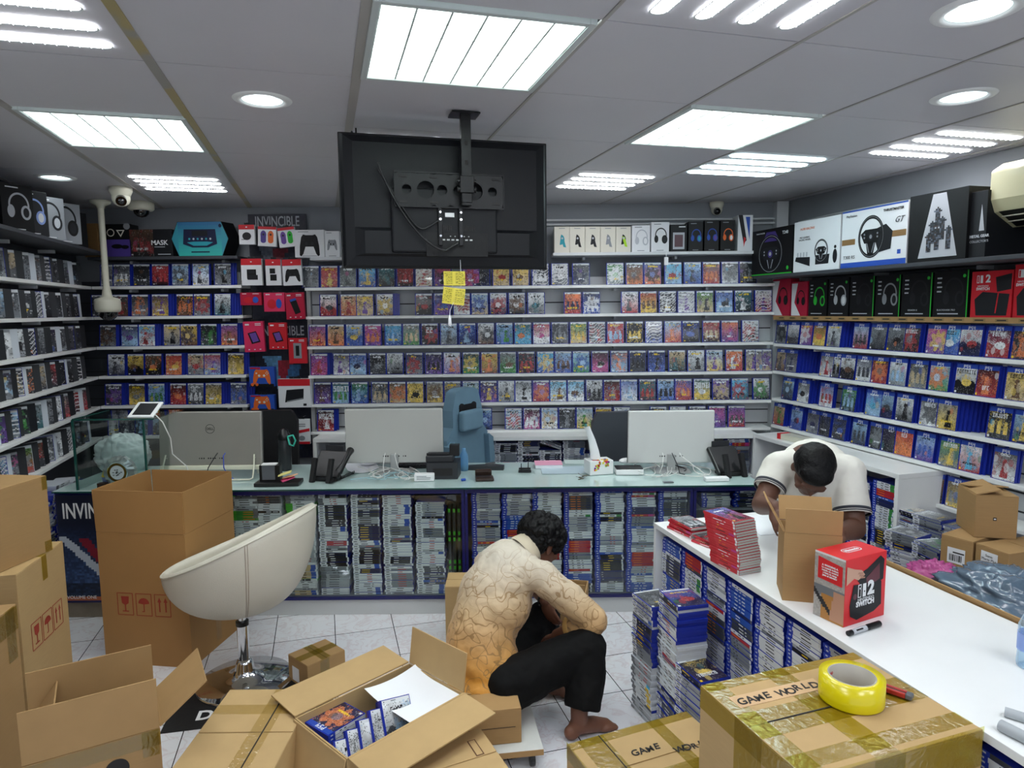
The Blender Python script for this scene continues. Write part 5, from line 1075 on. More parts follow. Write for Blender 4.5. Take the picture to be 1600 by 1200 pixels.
# ---------------------------------------------------------------- right wall: wheel boxes, headset boxes
nW = 3.18; RW = TH - math.pi / 2; zW = atC(1300, 421, nW).z
shelf('wall_shelf', nW, NR - .002, zW, 1.2, uRs - .0, 'high grey ledge on the right wall under the wheel boxes', rz=TH, axis='y').data.materials[0] = M_slatdark
def wbox(label, l, r_, top, n_, zb, body, draw, d, group, lean=0):
    a, q = atC(l, 400, n_), atC(r_, 400, n_); zt_ = atC((l + r_) / 2, top, n_).z; p_ = Vector((a.x, a.y, zb + .0006)); return pbox(label, p_, RW, gu(a) - gu(q) - .003, zt_ - zb, d, C_[body], group, draw=draw, lean=lean)
g5 = 'racing wheel boxes on the right wall'
def w1(t, w_, h_, y):
    pic(t, 'product_picture', lambda m: (wheel_pic(m, -.01, h_ * .45, w_ * .3, y - .0005, 1, 0, 1, 2), fpoly(m, [(-.06, h_ * .93), (.04, h_ * .93), (.09, h_ * .72), (-.1, h_ * .72)], y, 1)), [C_['dark'], C_['purple'], C_['silver']])
    pic(t, 'green_strip', lambda m: (frect(m, 0, .004, w_, .008, y), disc(m, w_ * .4, h_ * .12, .012, .014, y)), [C_['green']]); text('lettering', 'T248', .03, C_['white'], t, T(w_ * .33, y - .001, h_ * .87) @ RX90, .0003, bold=.0006); text('lettering', 'THRUSTMASTER', .014, C_['white'], t, T(-w_ * .28, y - .001, h_ * .92) @ RX90, .0003)
wbox('black box with a dark racing wheel and green bottom line', 1175, 1238, 357, nW, zW, 'black', w1, .3, g5)
def w2_(t, w_, h_, y):
    pic(t, 'product_picture', lambda m: (wheel_pic(m, w_ * .12, h_ * .38, w_ * .17, y - .0005, .85, 0, 1, 2), fpoly(m, [(-w_ * .46, h_ * .22), (-w_ * .12, h_ * .1), (-w_ * .12, h_ * .28), (-w_ * .44, h_ * .3)], y, 1), fpoly(m, [(w_ * .0, h_ * .12), (w_ * .28, h_ * .12), (w_ * .3, h_ * .3), (w_ * .0, h_ * .3)], y, 1), disc(m, w_ * .41, h_ * .25, .02, .045, y, 1), disc(m, w_ * .41, h_ * .42, .011, .011, y, 0), *[frect(m, -w_ * .4 + .03 * k, h_ * .34, .015, .03, y, 2) for k in range(4)]), [C_['black'], C_['dark'], C_['silver']])
    text('lettering', 'HORI RACING', .022, C_['orange'], t, T(-w_ * .2, y - .001, h_ * .84) @ RX90, .0003, shear=.3); text('lettering', 'PRO GAMING\nRACING WHEEL', .016, C_['black'], t, T(-w_ * .25, y - .001, h_ * .65) @ RX90, .0003)
wbox('white box with a small racing wheel and pedals', 1240, 1312, 342, nW, zW, 'white', w2_, .3, g5)
def w3(t, w_, h_, y):
    pic(t, 'gold_band', lambda m: (frect(m, -w_ * .38, h_ * .45, w_ * .22, .035, y, 0), frect(m, w_ * .38, h_ * .5, w_ * .22, .035, y, 0), frect(m, 0, h_ * .045, w_, h_ * .09, y, 1), frect(m, 0, h_ * .985, w_, h_ * .025, y, 1)), [C_['brown'], C_['blue']])
    pic(t, 'product_picture', lambda m: (fpoly(m, [(w_ * .1, h_ * .22), (w_ * .28, h_ * .26), (w_ * .3, h_ * .55), (w_ * .2, h_ * .68), (w_ * .0, h_ * .6)], y - .0003, 1), wheel_pic(m, -w_ * .02, h_ * .5, h_ * .36, y - .001, .8, 0, 1, 2)), [C_['black'], C_['dark'], C_['grey']])
    text('lettering', 'THRUSTMASTER', .02, C_['black'], t, T(w_ * .3, y - .001, h_ * .9) @ RX90, .0003, bold=.0006); text('lettering', 'GT', .045, C_['black'], t, T(w_ * .38, y - .001, h_ * .72) @ RX90, .0003, shear=.5); text('lettering', 'T300 RS', .028, C_['black'], t, T(-w_ * .36, y - .001, h_ * .18) @ RX90, .0003); text('lettering', 'PlayStation', .02, C_['dark'], t, T(-w_ * .34, y - .001, h_ * .9) @ RX90, .0003); pic(t, 'badge', lambda m: frect(m, w_ * .4, h_ * .2, .025, .025, y), [C_['blue']])
wbox('large white and blue box with a big black racing wheel', 1314, 1416, 323, nW, zW, 'white', w3, .3, g5)
def w4(t, w_, h_, y):
    pic(t, 'pale_beam', lambda m: fpoly(m, [(-.03, h_ * .97), (.05, h_ * .97), (.13, h_ * .05), (-.11, h_ * .05)], y, 0), [C_['silver']]); r = random.Random(5)
    A = np.zeros((30, 26, 3)); 
    for (cx0, cy0, s) in ((12, 5, 5), (9, 13, 6), (15, 11, 6), (12, 17, 6), (19, 17, 6), (7, 20, 5)):
        for j in range(30):
            for i in range(26):
                if ((i - cx0) ** 2 < 1.7 * 1.7 + 1 and cy0 - 2 < j < cy0 + s * 2) or ((i - cx0) ** 2 + (j - cy0) ** 2 < 5): A[j, i] = np.array(hx(r.choice(['23272e', '30353d', '15171b', '4a4f58', '3a2c28', '5b6270'])))
    m = MB(); 
    for j in range(30):
        for i in range(26):
            if A[j, i].sum() > 0: cw, ch = .26 / 26, h_ * .72 / 30; x, z = -.12 + i * cw, h_ * .85 - j * ch; m.quad((x, y - .001, z - ch), (x + cw, y - .001, z - ch), (x + cw, y - .001, z), (x, y - .001, z), 0, None, [tuple(A[j, i])])
    obj('figures_print', m, M_print, t)
wbox('glossy black box with armed figures in front of a pale beam', 1418, 1509, 300, nW, zW, 'black', w4, .3, g5)
wbox('black box partly behind the air conditioner', 1511, 1539, 300, nW + .02, zW, 'dark', lambda t, w_, h_, y: (text('lettering', 'METAL GEAR', .018, C_['silver'], t, T(w_ * .14, y - .001, h_ * .32) @ RX90, .0003, bold=.001), text('lettering', "COLLECTOR'S", .016, C_['silver'], t, T(w_ * .14, y - .001, h_ * .24) @ RX90, .0003), pic(t, 'pale_corner', lambda m: fpoly(m, [(w_ * .1, h_ * .4), (w_ * .4, h_ * .4), (w_ * .2, h_ * .8)], y, 0), [C_['silver']])), .3, g5)
nH = NR_S + .012; g6 = 'headset boxes along the brown ledge'
def hb(label, l, r_, tp, body, draw): return wbox(label, l, r_, tp, nH, pL.z, body, draw, .13, g6)
def rw(c):
    def f(t, w_, h_, y): pic(t, 'white_corner', lambda m: (fpoly(m, [(-w_ * .49, h_ * .95), (-w_ * .1, h_ * .95), (-w_ * .3, h_ * .4), (w_ * .1, h_ * .02), (-w_ * .49, h_ * .02)], y, 0)), [C_['white']]); pic(t, 'product_picture', lambda m: headset_pic(m, w_ * .12, h_ * .5, w_ * .7, y - .001), [C_['black'], C_['dark']])
    return f
hb('red and white headset box at the corner end of the ledge', 1209, 1237, 436, 'crimson', rw(0)); hb('second red and white headset box from the corner', 1239, 1264, 440, 'crimson', rw(1))
def rz_(c1, c2, edge=None, ttl=None):
    def f(t, w_, h_, y):
        pic(t, 'product_picture', lambda m: headset_pic(m, w_ * .1, h_ * .5, min(w_, h_) * .8, y - .0006), [C_[c1], C_[c2]]); pic(t, 'small_print', lambda m: (lines(m, -w_ * .3, h_ * .85, w_ * .2, 4, .025, y, 0, .008, 4), frect(m, -w_ * .05, h_ * .08, w_ * .6, .006, y)), [C_['silver']]); pic(t, 'green_emblem', lambda m: (disc(m, w_ * .38, h_ * .88, .010, .010, y, 0, 8), frect(m, w_ * .48, h_ * .5, w_ * .03, h_, y, 0) if edge else None), [C_['green']])
        if ttl: text('lettering', ttl, .014, C_['silver'], t, T(-w_ * .1, y - .001, h_ * .16) @ RX90, .0003)
    return f
for l, r_, tp, c1, c2, ed, ttl, nm in ((1266, 1295, 437, 'green', 'dark', 0, None, 'with a green headset'), (1297, 1329, 434, 'silver', 'white', 0, None, 'with a white headset'), (1331, 1369, 432, 'dark', 'black', 1, None, 'with a dim black headset, left of two'), (1371, 1410, 430, 'grey', 'dark', 1, None, 'with a dim grey ring headset'), (1412, 1460, 427, 'dark', 'black', 1, 'KRAKEN X', 'with a green side edge and three text lines'), (1462, 1517, 423, 'dark', 'black', 1, 'BLACKSHARK PRO', 'with a broad bright green right edge')):
    hb('black headset box ' + nm, l, r_, tp, 'black', rz_(c1, c2, ed, ttl))
def sw2(t, w_, h_, y):
    pic(t, 'product_picture', lambda m: (fpoly(m, [(-w_ * .35, h_ * .05), (w_ * .4, h_ * .05), (w_ * .45, h_ * .5), (-w_ * .2, h_ * .56), (-w_ * .4, h_ * .4)], y, 0), fpoly(m, [(w_ * .15, h_ * .55), (w_ * .48, h_ * .6), (w_ * .48, h_ * .93), (w_ * .1, h_ * .86)], y, 0), fpoly(m, [(w_ * .12, h_ * .1), (w_ * .15, h_ * .1), (w_ * .2, h_ * .52), (w_ * .17, h_ * .52)], y - .001, 1)), [C_['dark'], C_['red']])
    text('lettering', 'NINTENDO', .012, C_['white'], t, T(-w_ * .2, y - .001, h_ * .68) @ RX90, .0003); text('lettering', 'SWITCH', .02, C_['white'], t, T(-w_ * .2, y - .001, h_ * .62) @ RX90, .0003, bold=.0006); text('lettering', '2', .055, C_['white'], t, T(-w_ * .08, y - .001, h_ * .83) @ RX90, .0003, bold=.002)
    pic(t, 'logo', lambda m: (frect(m, -w_ * .33, h_ * .83, .014, .04, y - .001, 0), frect(m, -w_ * .33, h_ * .83, .008, .033, y - .0016, 1), frect(m, -w_ * .24, h_ * .83, .014, .04, y - .001, 0)), [C_['white'], C_['red']])
hb('red console box with a dark carry case picture on the ledge', 1521, 1586, 423, 'red', sw2); hb('red console box cut off by the right picture edge', 1588, 1640, 412, 'red', sw2)
# ---------------------------------------------------------------- air conditioner, pipes, cameras
nA = 3.22; a = atC(1541, 370, nA); uA = gu(a); zA0, zA1 = atC(1545, 345, nA).z - .03, atC(1560, 264, nA).z + .0
t = thing('air_conditioner', 'cream wall-mounted air conditioner at the upper right edge', 'air conditioner', G(NR - .001, uA, zA0), TH)
dd = NR - nA; m = MB(); prof = [(0, .03), (-dd * .55, .0), (-dd * .92, .07), (-dd, .13), (-dd, .27), (-dd * .8, .31), (0, .32)]
def extr(m, prof, y0, y1, mi=0): n = len(prof); m.add([(x, y0, z) for x, z in prof] + [(x, y1, z) for x, z in prof], [tuple(range(n)), tuple(range(2 * n - 1, n - 1, -1))] + [(i, n + i, n + (i + 1) % n, (i + 1) % n) for i in range(n)], mi)
extr(m, prof, -.85, 0); obj('housing', m, mat('aged_cream_plastic', 'cfcba4', .3, coat=.2), t, bevel=.012, seg=3)
m = MB(); m.add([(-dd * .57, -.8, .006), (-dd * .57, -.04, .006), (-dd * .93, -.04, .075), (-dd * .93, -.8, .075)], [(0, 1, 2, 3)], 0, T(-.004, 0, -.004)); obj('outlet', m, M_black, t)
for q in (.33, .66): m = MB(); m.box((-dd * (.57 + .36 * q) - .008, -.42, .002 + .07 * q), (.03, .76, .004)); obj('louvre_vane', m, M_offwhite, t)
for k, (px, y0) in enumerate(((1,.0), (2, .035))):
    m = MB(); z = 2.50 - y0; m.tube([(XL + 3.6, YB - .02, z + .005), (XR - .3, YB - .02, z), (XR - .06, YB - .03, z)], .009, 8); tag(obj('conduit', m, M_slat), ('upper', 'lower')[k] + ' pale conduit along the top of the back wall', 'conduit')
m = MB(); m.tube([G(NR - .02, u, 2.44 + .02 * math.sin(u * 2)) for u in np.linspace(.8, uR - .2, 20)], .008, 8); tag(obj('conduit', m, M_slat), 'pale cable conduit along the top of the right wall', 'conduit')
def turret(px, py, label, rz, size=1.0):
    p = atZ(px, py, ZC); t = thing('security_camera', label, 'security camera', (p.x, p.y, ZC), rz, 'white ceiling cameras'); s = size
    m = MB(); m.lathe([(.0, -.0), (.055 * s, -.0), (.056 * s, -.02 * s), (.045 * s, -.045 * s)], 28); obj('base', m, M_offwhite, t)
    m = MB(); m.ball((0, 0, -.055 * s), .045 * s, 24, 16); obj('eyeball', m, M_offwhite, t)
    m = MB(); m.cyl((0, -.028 * s, -.065 * s), (0, -.05 * s, -.078 * s), .026 * s, 20); m.ball((0, -.045 * s, -.075 * s), .017 * s, 12, 8); obj('lens', m, M_dome, t); return t
turret(188, 293, 'white turret camera on the ceiling near the pole camera', .5, 1.25); turret(1120, 316, 'white turret camera on the ceiling over the back right ledge', -.2, 1.0)
p = atZ(220, 316, ZC); t = thing('security_camera', 'white dome camera on the ceiling right of the turret camera', 'security camera', (p.x, p.y, ZC), 0, 'white ceiling cameras')
m = MB(); m.lathe([(0, 0), (.09, 0), (.09, -.05), (.075, -.062), (.0, -.062)], 30); obj('base', m, M_offwhite, t); m = MB(); m.lathe([(.055, -.06), (.05, -.085), (.03, -.105), (.001, -.112)], 24); obj('dome', m, M_dome, t)
p = atY(157, 322, 5.10); YP = p.y; zd = atY(156, 466, YP).z; t = thing('security_camera', 'white dome camera hanging on a long white pole', 'security camera', (p.x, p.y, 0), 0)
m = MB(); m.cyl((0, 0, zd), (0, 0, ZC - .001), .022, 18); obj('pole', m, M_offwhite, t); m = MB(); m.lathe([(0, ZC - .001), (.07, ZC - .001), (.068, ZC - .02), (.03, ZC - .04), (.022, ZC - .06)], 28); obj('ceiling_mount', m, M_offwhite, t)
m = MB(); m.lathe([(.022, zd + .09), (.03, zd + .05), (.035, zd + .01), (.08, zd - .005), (.088, zd - .02), (.088, zd - .08), (.08, zd - .10), (.07, zd - .104)], 32); obj('housing', m, M_offwhite, t); m = MB(); m.lathe([(.068, zd - .10), (.06, zd - .135), (.035, zd - .158), (.001, zd - .165)], 24); obj('dome', m, M_dome, t)
t = thing('price_tag', 'small glowing white security tag hanging below the back right ledge', 'tag', tuple(atY(1041, 408, YS - .06)), 0); m = MB(); m.box((0, 0, 0), (.03, .008, .06)); m.box((0, 0, .045), (.004, .004, .04)); obj('body', m, M_wprint, t)
# ================================================================== THINGS ON THE GLASS COUNTER
def K(px, py): return atZ(px, py, CZ + .0005)
def monitor(label, l, r_, top, bot, Y, body, logo=False, stand='neck', yaw=0, lean=0.0):
    a, q = atY(l, bot, Y), atY(r_, top, Y); w_, h_ = q.x - a.x, q.z - a.z; t = thing('monitor', label, 'monitor', ((a.x + q.x) / 2, Y, 0), yaw, 'computer monitors on the glass counter')
    M = T(0, 0, a.z) @ RXm(lean)
    m = MB(); m.box((0, .03, h_ / 2), (w_, .006, h_)); m.box((0, .027, h_ / 2), (w_ - .004, .006, h_ - .004)); obj('screen_panel', m, M_black, t, M=M, bevel=.001)
    m = MB(); m.box((0, .01, h_ / 2), (w_, .028, h_)); obj('back_shell', m, body, t, M=M, bevel=.008, seg=3)
    m = MB(); 
    for k in range(11):
        if k not in (3, 8): m.box((-.07 + .014 * k, -.0045, .045), (.008 if k % 3 else .005, .002, .008))
    obj('ports', m, M_ink, t, M=M)
    if logo:
        m = MB(); ring(m, 0, 0, .026, .029, 0, 0); obj('logo_ring', m, M_ink, t, M=M @ T(0, -.0048, h_ * .68)); text('lettering', 'DELL', .02, M_ink, t, M @ T(0, -.0048, h_ * .68) @ RX90, .0002, bold=.0005)
    zc_ = CZ + .0005 + .001
    if stand == 'neck':
        m = MB(); m.box((0, -.012, (zc_ + a.z + .06) / 2), (.05, .016, a.z + .06 - zc_)); obj('stand_neck', m, M_silver, t, bevel=.004); m = MB(); m.prism([(x, y) for x, y in [(-.11, -.08), (.11, -.08), (.12, .08), (-.12, .08)]], zc_, zc_ + .008); obj('stand_base', m, M_silver, t, bevel=.003)
    else:
        for s in (-1, 1):
            m = MB(); m.tube([(s * w_ * .43, -.01, a.z + .07), (s * w_ * .44, -.04, a.z + .0), (s * w_ * .44, -.07, zc_ + .012), (s * w_ * .42, -.085, zc_ + .006), (s * w_ * .2, -.09, zc_ + .006)], .005, 10); m.tube([(s * w_ * .43, .0, a.z + .05), (s * w_ * .4, .09, zc_ + .006)], .005, 10); obj('stand_leg', m, M_offwhite, t)
        m = MB(); m.box((0, -.005, a.z - .012), (w_ * .98, .03, .028)); obj('chin_bar', m, M_offwhite, t, bevel=.006)
    return t
monitor('silver monitor with a round logo on its back, left on the counter', 250, 406, 643, 728, 4.16, mat('brushed_silver', '9d9a93', .35, metal=.3, var=.05), True, 'wire', .0, -.07)
monitor('white-backed monitor in the middle of the counter beside the blue chair', 541, 691, 638, 724, 4.25, mat('matte_white_back', 'c3c3be', .4, var=.02))
monitor('white-backed monitor at the right end of the counter', 981, 1117, 641, 724, 4.22, mat('clean_white_back', 'd4d5d3', .4, var=.02))
def keyboard(label, l, r_, y, Y, rz=0):
    a, q = K(l, y), K(r_, y); w_ = q.x - a.x; t = thing('keyboard', label, 'keyboard', ((a.x + q.x) / 2, a.y, CZ + .0015), rz); m = MB(); m.box((0, 0, .009), (w_, .13, .016)); obj('base', m, M_black, t, bevel=.003)
    m = MB()
    for j in range(5):
        for i in range(15): m.box((-w_ / 2 + w_ * (i + .7) / 15.4, -.048 + .024 * j, .02), (w_ / 15.4 * .82, .019, .006))
    tag(obj('keycaps', m, M_dgrey, t), kind=None)
keyboard('black keyboard behind the middle monitor cables', 622, 698, 729, 4.3); keyboard('black keyboard under the left silver monitor', 300, 385, 728, 4.3)
# organiser with notes, phone
p = K(436, 757); t = thing('desk_organiser', 'black desk organiser with note pads near the bottle', 'organiser', (p.x, p.y, CZ + .001), .05)
m = MB(); m.box((0, 0, .012), (.26, .12, .022)); obj('tray', m, M_black, t, bevel=.003); m = MB(); m.box((-.05, .02, .07), (.12, .06, .1)); obj('holder', m, M_black, t, bevel=.003); m = MB(); m.box((-.055, -.012, .075), (.075, .004, .085)); obj('note_block', m, M_grey, t); m = MB(); m.box((-.05, .0, .125), (.085, .05, .006)); obj('white_card', m, M_wprint, t)
for k, (c, x, an) in enumerate((('pink_note', .055, .5), ('peach_note', .07, -.3), ('yellow_note', .04, .15))):
    m = MB(); m.box((0, 0, 0), (.075, .055, .005)); obj('sticky_notes', m, mat(c, ('f05a90', 'f0b48c', 'ece08a')[k], .6), t, M=T(x, -.01, .036 + .016 * k) @ RZ(an) @ RYm(-.25))
p = K(438, 740); t = thing('water_bottle', 'dark translucent sports bottle with a turquoise clip', 'bottle', (p.x, p.y + .10, CZ + .001), 0)
m = MB(); m.lathe([(.001, 0), (.038, 0), (.042, .01), (.042, .17), (.036, .2)], 28); obj('bottle_body', m, glassy('smoky_plastic', '3a3d40', .35, .1), t); m = MB(); m.lathe([(.038, .2), (.04, .205), (.04, .235), (.03, .245), (.026, .262), (.012, .272), (.001, .274)], 24); obj('cap', m, M_black, t)
m = MB(); m.tube([(.035, -.03, .225), (.07, -.035, .235), (.085, -.035, .20), (.07, -.035, .165), (.045, -.035, .175), (.035, -.03, .225)], .006, 8); obj('clip', m, mat('turquoise_plastic', '3cc0a6', .4), t)
def deskphone(px, py, rz, label, handset=True):
    p = K(px, py); t = thing('desk_phone', label, 'telephone', (p.x, p.y, CZ + .001), rz)
    m = MB(); M = T(0, .02, .02) @ RXm(.75); m.box((0, .09, 0), (.19, .2, .03), 0, M); obj('phone_body', m, M_black, t, bevel=.008)
    m = MB()
    for s in (-1, 1): m.box((s * .055, -.035, .06), (.028, .03, .15), 0, RXm(-.35))
    m.box((0, .04, .012), (.15, .10, .02)); obj('stand', m, M_blackm, t, bevel=.004)
    m = MB(); m.box((0, .155, .165), (.12, .008, .05), 0, RXm(0)); obj('display', m, M_dgrey, t)
    if handset: m = MB(); m.tube([(.105, .0, .06), (.125, .02, .10), (.13, .08, .15), (.115, .14, .165)], .016, 10, rs=[.024, .016, .016, .024]); obj('handset', m, M_black, t)
    return t
deskphone(505, 752, -.25, 'black desk phone left of the papers, seen from behind')
m = MB(); pts = []; 
for k in range(90):
    a = k / 90; s_ = K(516 + 38 * a, 757 - 16 * a); pts.append(Vector((s_.x, s_.y, CZ + .014)) + Vector((0, math.cos(a * 110) * .009, math.sin(a * 110) * .009)))
m.tube(pts, .0032, 5); tag(obj('coiled_cord', m, M_cableb), 'black coiled phone cord on the glass beside the papers', 'cord')
# receipt printer like phone back
p = K(692, 749); t = thing('receipt_printer', 'black printer-like device in front of the blue chair', 'printer', (p.x, p.y, CZ + .001), .0)
m = MB(); m.prism([(-.10, 0), (.09, 0), (.10, .15), (-.11, .15)], 0, .10); m.box((-.02, .08, .12), (.17, .12, .045)); obj('device_body', m, M_dgrey, t, bevel=.008); m = MB(); m.box((0, -.0025, .045), (.12, .003, .045)); obj('recess', m, M_ink, t); m = MB(); m.box((-.03, .03, .15), (.14, .008, .015), 0); m.box((.07, .06, .17), (.06, .05, .07)); obj('paper_slot', m, M_black, t, bevel=.003)
deskphone(1146, 744, .25, 'black desk phone at the far right of the glass counter', False)
p = K(663, 752); t = thing('router', 'small white box with printed label among the cables', 'router', (p.x, p.y, CZ + .001), .05); m = MB(); m.box((0, .02, .022), (.12, .06, .042)); obj('body', m, M_wprint, t, bevel=.004); pic(t, 'printed_lines', lambda m: lines(m, 0, .032, .09, 3, .009, -.0106, 0, .003), [M_grey])
p = K(1120, 752); t = thing('router', 'small flat white box beside the right desk phone', 'router', (p.x, p.y, CZ + .001), .05); m = MB(); m.box((0, .01, .012), (.14, .05, .022)); obj('body', m, M_wprint, t, bevel=.003)
def sheet(label, px, py, w_, h_, rz, bend=.01, m_=None, z=0):
    p = K(px, py); t = thing('paper_sheet', label, 'paper', (p.x, p.y, CZ + .002 + z), rz); m = MB(); n = 8; vs = [(w_ * (i / n - .5), h_ * (j / n - .5), bend * ((i / n - .5) * 2) ** 2 + bend * .7 * (j / n)) for j in range(n + 1) for i in range(n + 1)]
    m.add(vs, [(j * (n + 1) + i, j * (n + 1) + i + 1, (j + 1) * (n + 1) + i + 1, (j + 1) * (n + 1) + i) for j in range(n) for i in range(n)], 0, None, True); obj('sheet', m, m_ or M_paper, t)
sheet('white sheet of paper between the desk phone and the middle monitor', 563, 733, .2, .24, .4, .025)
sheet('second white sheet leaning over the first beside the phone cord', 585, 727, .16, .2, -.3, .03, z=.02)
sheet('pale printed sheet on the glass left of the tissue box', 880, 735, .28, .2, .02, .002, mat('pale_blue_paper', 'b9cbd4', .5)); sheet('pale sheet beside the pink notebook', 905, 722, .2, .12, .02, .002, mat('pale_green_paper', 'c4d4d0', .5))
def cables(label, cx0, cx1, y0, y1, n, m_, seed, r=.0028):
    rr = random.Random(seed)
    for k in range(n):
        pts = []; a, b = rr.uniform(cx0, cx1), rr.uniform(cx0, cx1); ph = rr.uniform(0, 6)
        p0 = K(a, y1); p0.z += .02
        for i in range(16):
            q = i / 15; x = a + (b - a) * q + 14 * math.sin(ph + q * 7); y = y0 + (y1 - y0) * (.5 + .45 * math.sin(ph * 2 + q * 5)); v = K(x, y); v.z = CZ + r + .003 + .006 * (k % 3) + abs(math.sin(q * 3.1 + ph)) * .022; pts.append(v)
        m = MB(); m.tube(pts, r, 6); tag(obj('cable', m, m_), label % nth(k), 'cable', label[4:].split(' under')[0])
cables('%s white cable tangled under the middle monitor', 565, 655, 735, 756, 7, M_cable, 5); cables('%s clear blue cable piece tangled under the middle monitor', 560, 640, 742, 757, 3, mat('pale_blue_cable', '9fc4cc', .3), 15)
cables('%s white cable spread under the right monitor', 985, 1120, 728, 752, 7, M_cable, 8); cables('%s black cable lying under the right monitor', 1040, 1080, 728, 742, 1, M_cableb, 9)
for k, (x, Y, x1_) in enumerate(((602, 4.24, 600), (618, 4.24, 628), (1035, 4.2, 1030), (1050, 4.2, 1062), (1062, 4.2, 1100), (340, 4.14, 322), (352, 4.14, 358))):
    a = atY(x, 708, Y - .02); b = K(x1_, 742 if k < 5 else 748); m = MB(); m.tube([a, a + Vector((0, -.03, -.01)), a * .5 + b * .5 + Vector((0, -.05, 0)), b + Vector((0, .0, .01)), b + Vector((.03, -.01, .004))], .003, 6)
    tag(obj('cable', m, M_cableb if k in (3, 5) else (mat('blue_plug', '2a4ac0', .4) if k == 6 else M_cable)), '%s cable plugged into the back of %s monitor' % (nth(k % 3), ('the middle', 'the right', 'the left silver')[0 if k < 2 else 1 if k < 5 else 2]), 'cable')
# wallet, tool, stapler, notebook, tissue box, keys, mouse
p = K(757, 750); t = thing('wallet', 'open dark brown wallet near the counter seam', 'wallet', (p.x, p.y, CZ + .001), .1); m = MB(); m.box((0, .0, .01), (.11, .09, .016)); m.box((-.005, .035, .032), (.1, .03, .03), 0, RXm(.3)); obj('leather', m, mat('dark_brown_leather', '2f1f17', .4, bump=.1, scale=60), t, bevel=.004); m = MB(); m.box((-.005, .04, .05), (.09, .03, .01)); obj('flap', m, mat('brown_leather', '6e4a38', .5), t, bevel=.003)
p = K(757, 733); t = thing('tool_case', 'long dark tool case lying on the glass behind the wallet', 'case', (p.x, p.y, CZ + .001), .05); m = MB(); m.prism([(-.15, -.02), (.12, -.045), (.13, .0), (.06, .05), (-.12, .02)], 0, .025); obj('case_body', m, M_dgrey, t, bevel=.004); m = MB(); m.box((.05, .02, .03), (.07, .012, .008), 0, RZ(.4)); obj('tool', m, M_chrome, t)
p = K(820, 738); t = thing('stapler', 'small black clip stand left of the pink notebook', 'stand', (p.x, p.y, CZ + .001), 0); m = MB(); m.box((0, 0, .008), (.08, .03, .012)); m.box((0, .02, .02), (.075, .012, .01)); m.box((-.022, .01, .03), (.005, .005, .05)); m.box((.022, .01, .035), (.005, .005, .06)); obj('frame', m, M_black, t)
p = K(857, 730); t = thing('notebook', 'pink-covered notebook on the glass counter', 'notebook', (p.x, p.y + .02, CZ + .001), .02); m = MB(); m.box((0, 0, .012), (.175, .13, .022)); obj('pages', m, M_paper, t); m = MB(); m.box((0, 0, .0245), (.178, .133, .002)); obj('cover', m, mat('pink_cover', 'e8a3bd', .6), t)
p = K(936, 741); t = thing('tissue_box', 'white tissue box with a fruit print and a tall tissue', 'tissue box', (p.x, p.y + .03, CZ + .001), .25); m = MB(); m.box((0, .0, .045), (.155, .11, .088)); obj('carton_body', m, M_white, t, bevel=.004)
m = MB(); r = random.Random(4)
for k in range(26): fx, fz = r.uniform(-.045, .045), r.uniform(.0, .04); cc_ = r.choice(['8cc63a', 'e23a3a', 'f0a830', 'd03a80', 'e8e040', '6a2a90']); m.box((fx - .0, -.0562, .045 + fz + fx * .3), (.012, .001, .012), 0, None, hx(cc_)); m.box((fx, r.uniform(-.045, .0), .0895), (.014, .014, .001), 0, None, hx(cc_))
obj('fruit_print', m, M_print, t)
m = MB(); pts = [(-.02, 0, .085), (-.028, .0, .14), (-.045, 0, .21), (-.066, 0, .27), (-.085, -.01, .30)]; n = 8; vs = []
for i, q in enumerate(pts):
    wd = (.035, .03, .024, .018, .022)[i]
    for j in range(n): a = 2 * math.pi * j / n; vs.append((q[0] + wd * math.cos(a), q[1] + (.012 + .006 * math.sin(3 * a)) * math.sin(a), q[2] + .004 * math.cos(2 * a)))
m.add(vs, [(i * n + j, i * n + (j + 1) % n, (i + 1) * n + (j + 1) % n, (i + 1) * n + j) for i in range(len(pts) - 1) for j in range(n)], 0, None, True); obj('tissue', m, mat('tissue_white', 'f0f2f4', .9, bump=.3, scale=30), t)
p = K(912, 748); t = thing('key_bunch', 'bunch of keys on the glass in front of the tissue box', 'keys', (p.x, p.y, CZ + .001), 0); r = random.Random(7)
for k in range(8):
    m = MB(); M = T(r.uniform(-.025, .025), r.uniform(-.01, .012), .003 + .003 * k) @ RZ(r.uniform(0, 6)); m.box((.02, 0, 0), (.035, .006, .002), 0, M); m.cyl((0, 0, -.001), (0, 0, .001), .010, 10, 0, M); obj('key', m, M_chrome if k % 2 else mat('brass_key', '6e6038', .35, metal=.8), t)
p = K(988, 741); t = thing('card_reader', 'flat black and white device left of the right monitor', 'device', (p.x - .02, p.y, CZ + .001), 0); m = MB(); m.box((0, .02, .018), (.17, .1, .034)); obj('body', m, M_wprint, t, bevel=.005); m = MB(); m.box((0, .022, .038), (.165, .095, .008)); obj('top_plate', m, M_black, t, bevel=.003)
p = K(985, 735); t = thing('computer_mouse', 'white mouse resting on the flat device', 'mouse', (p.x - .02, p.y + .04, CZ + .0435), .3); m = MB(); m.ball((0, 0, .012), (.05, .03, .018), 18, 10); obj('shell', m, M_wprint, t)
p = K(1044, 754); t = thing('small_card', 'tiny grey card near the edge below the right monitor', 'card', (p.x, p.y, CZ + .001), 0); m = MB(); m.box((0, 0, .003), (.06, .03, .004)); obj('card', m, M_grey, t)
p = K(724, 752); t = thing('pen_cap', 'blue plastic cap by the counter seam', 'cap', (p.x, p.y, CZ + .001), 0); m = MB(); m.cyl((-.012, 0, .008), (.012, .01, .008), .008, 12); obj('cap', m, C_['blue'], t)
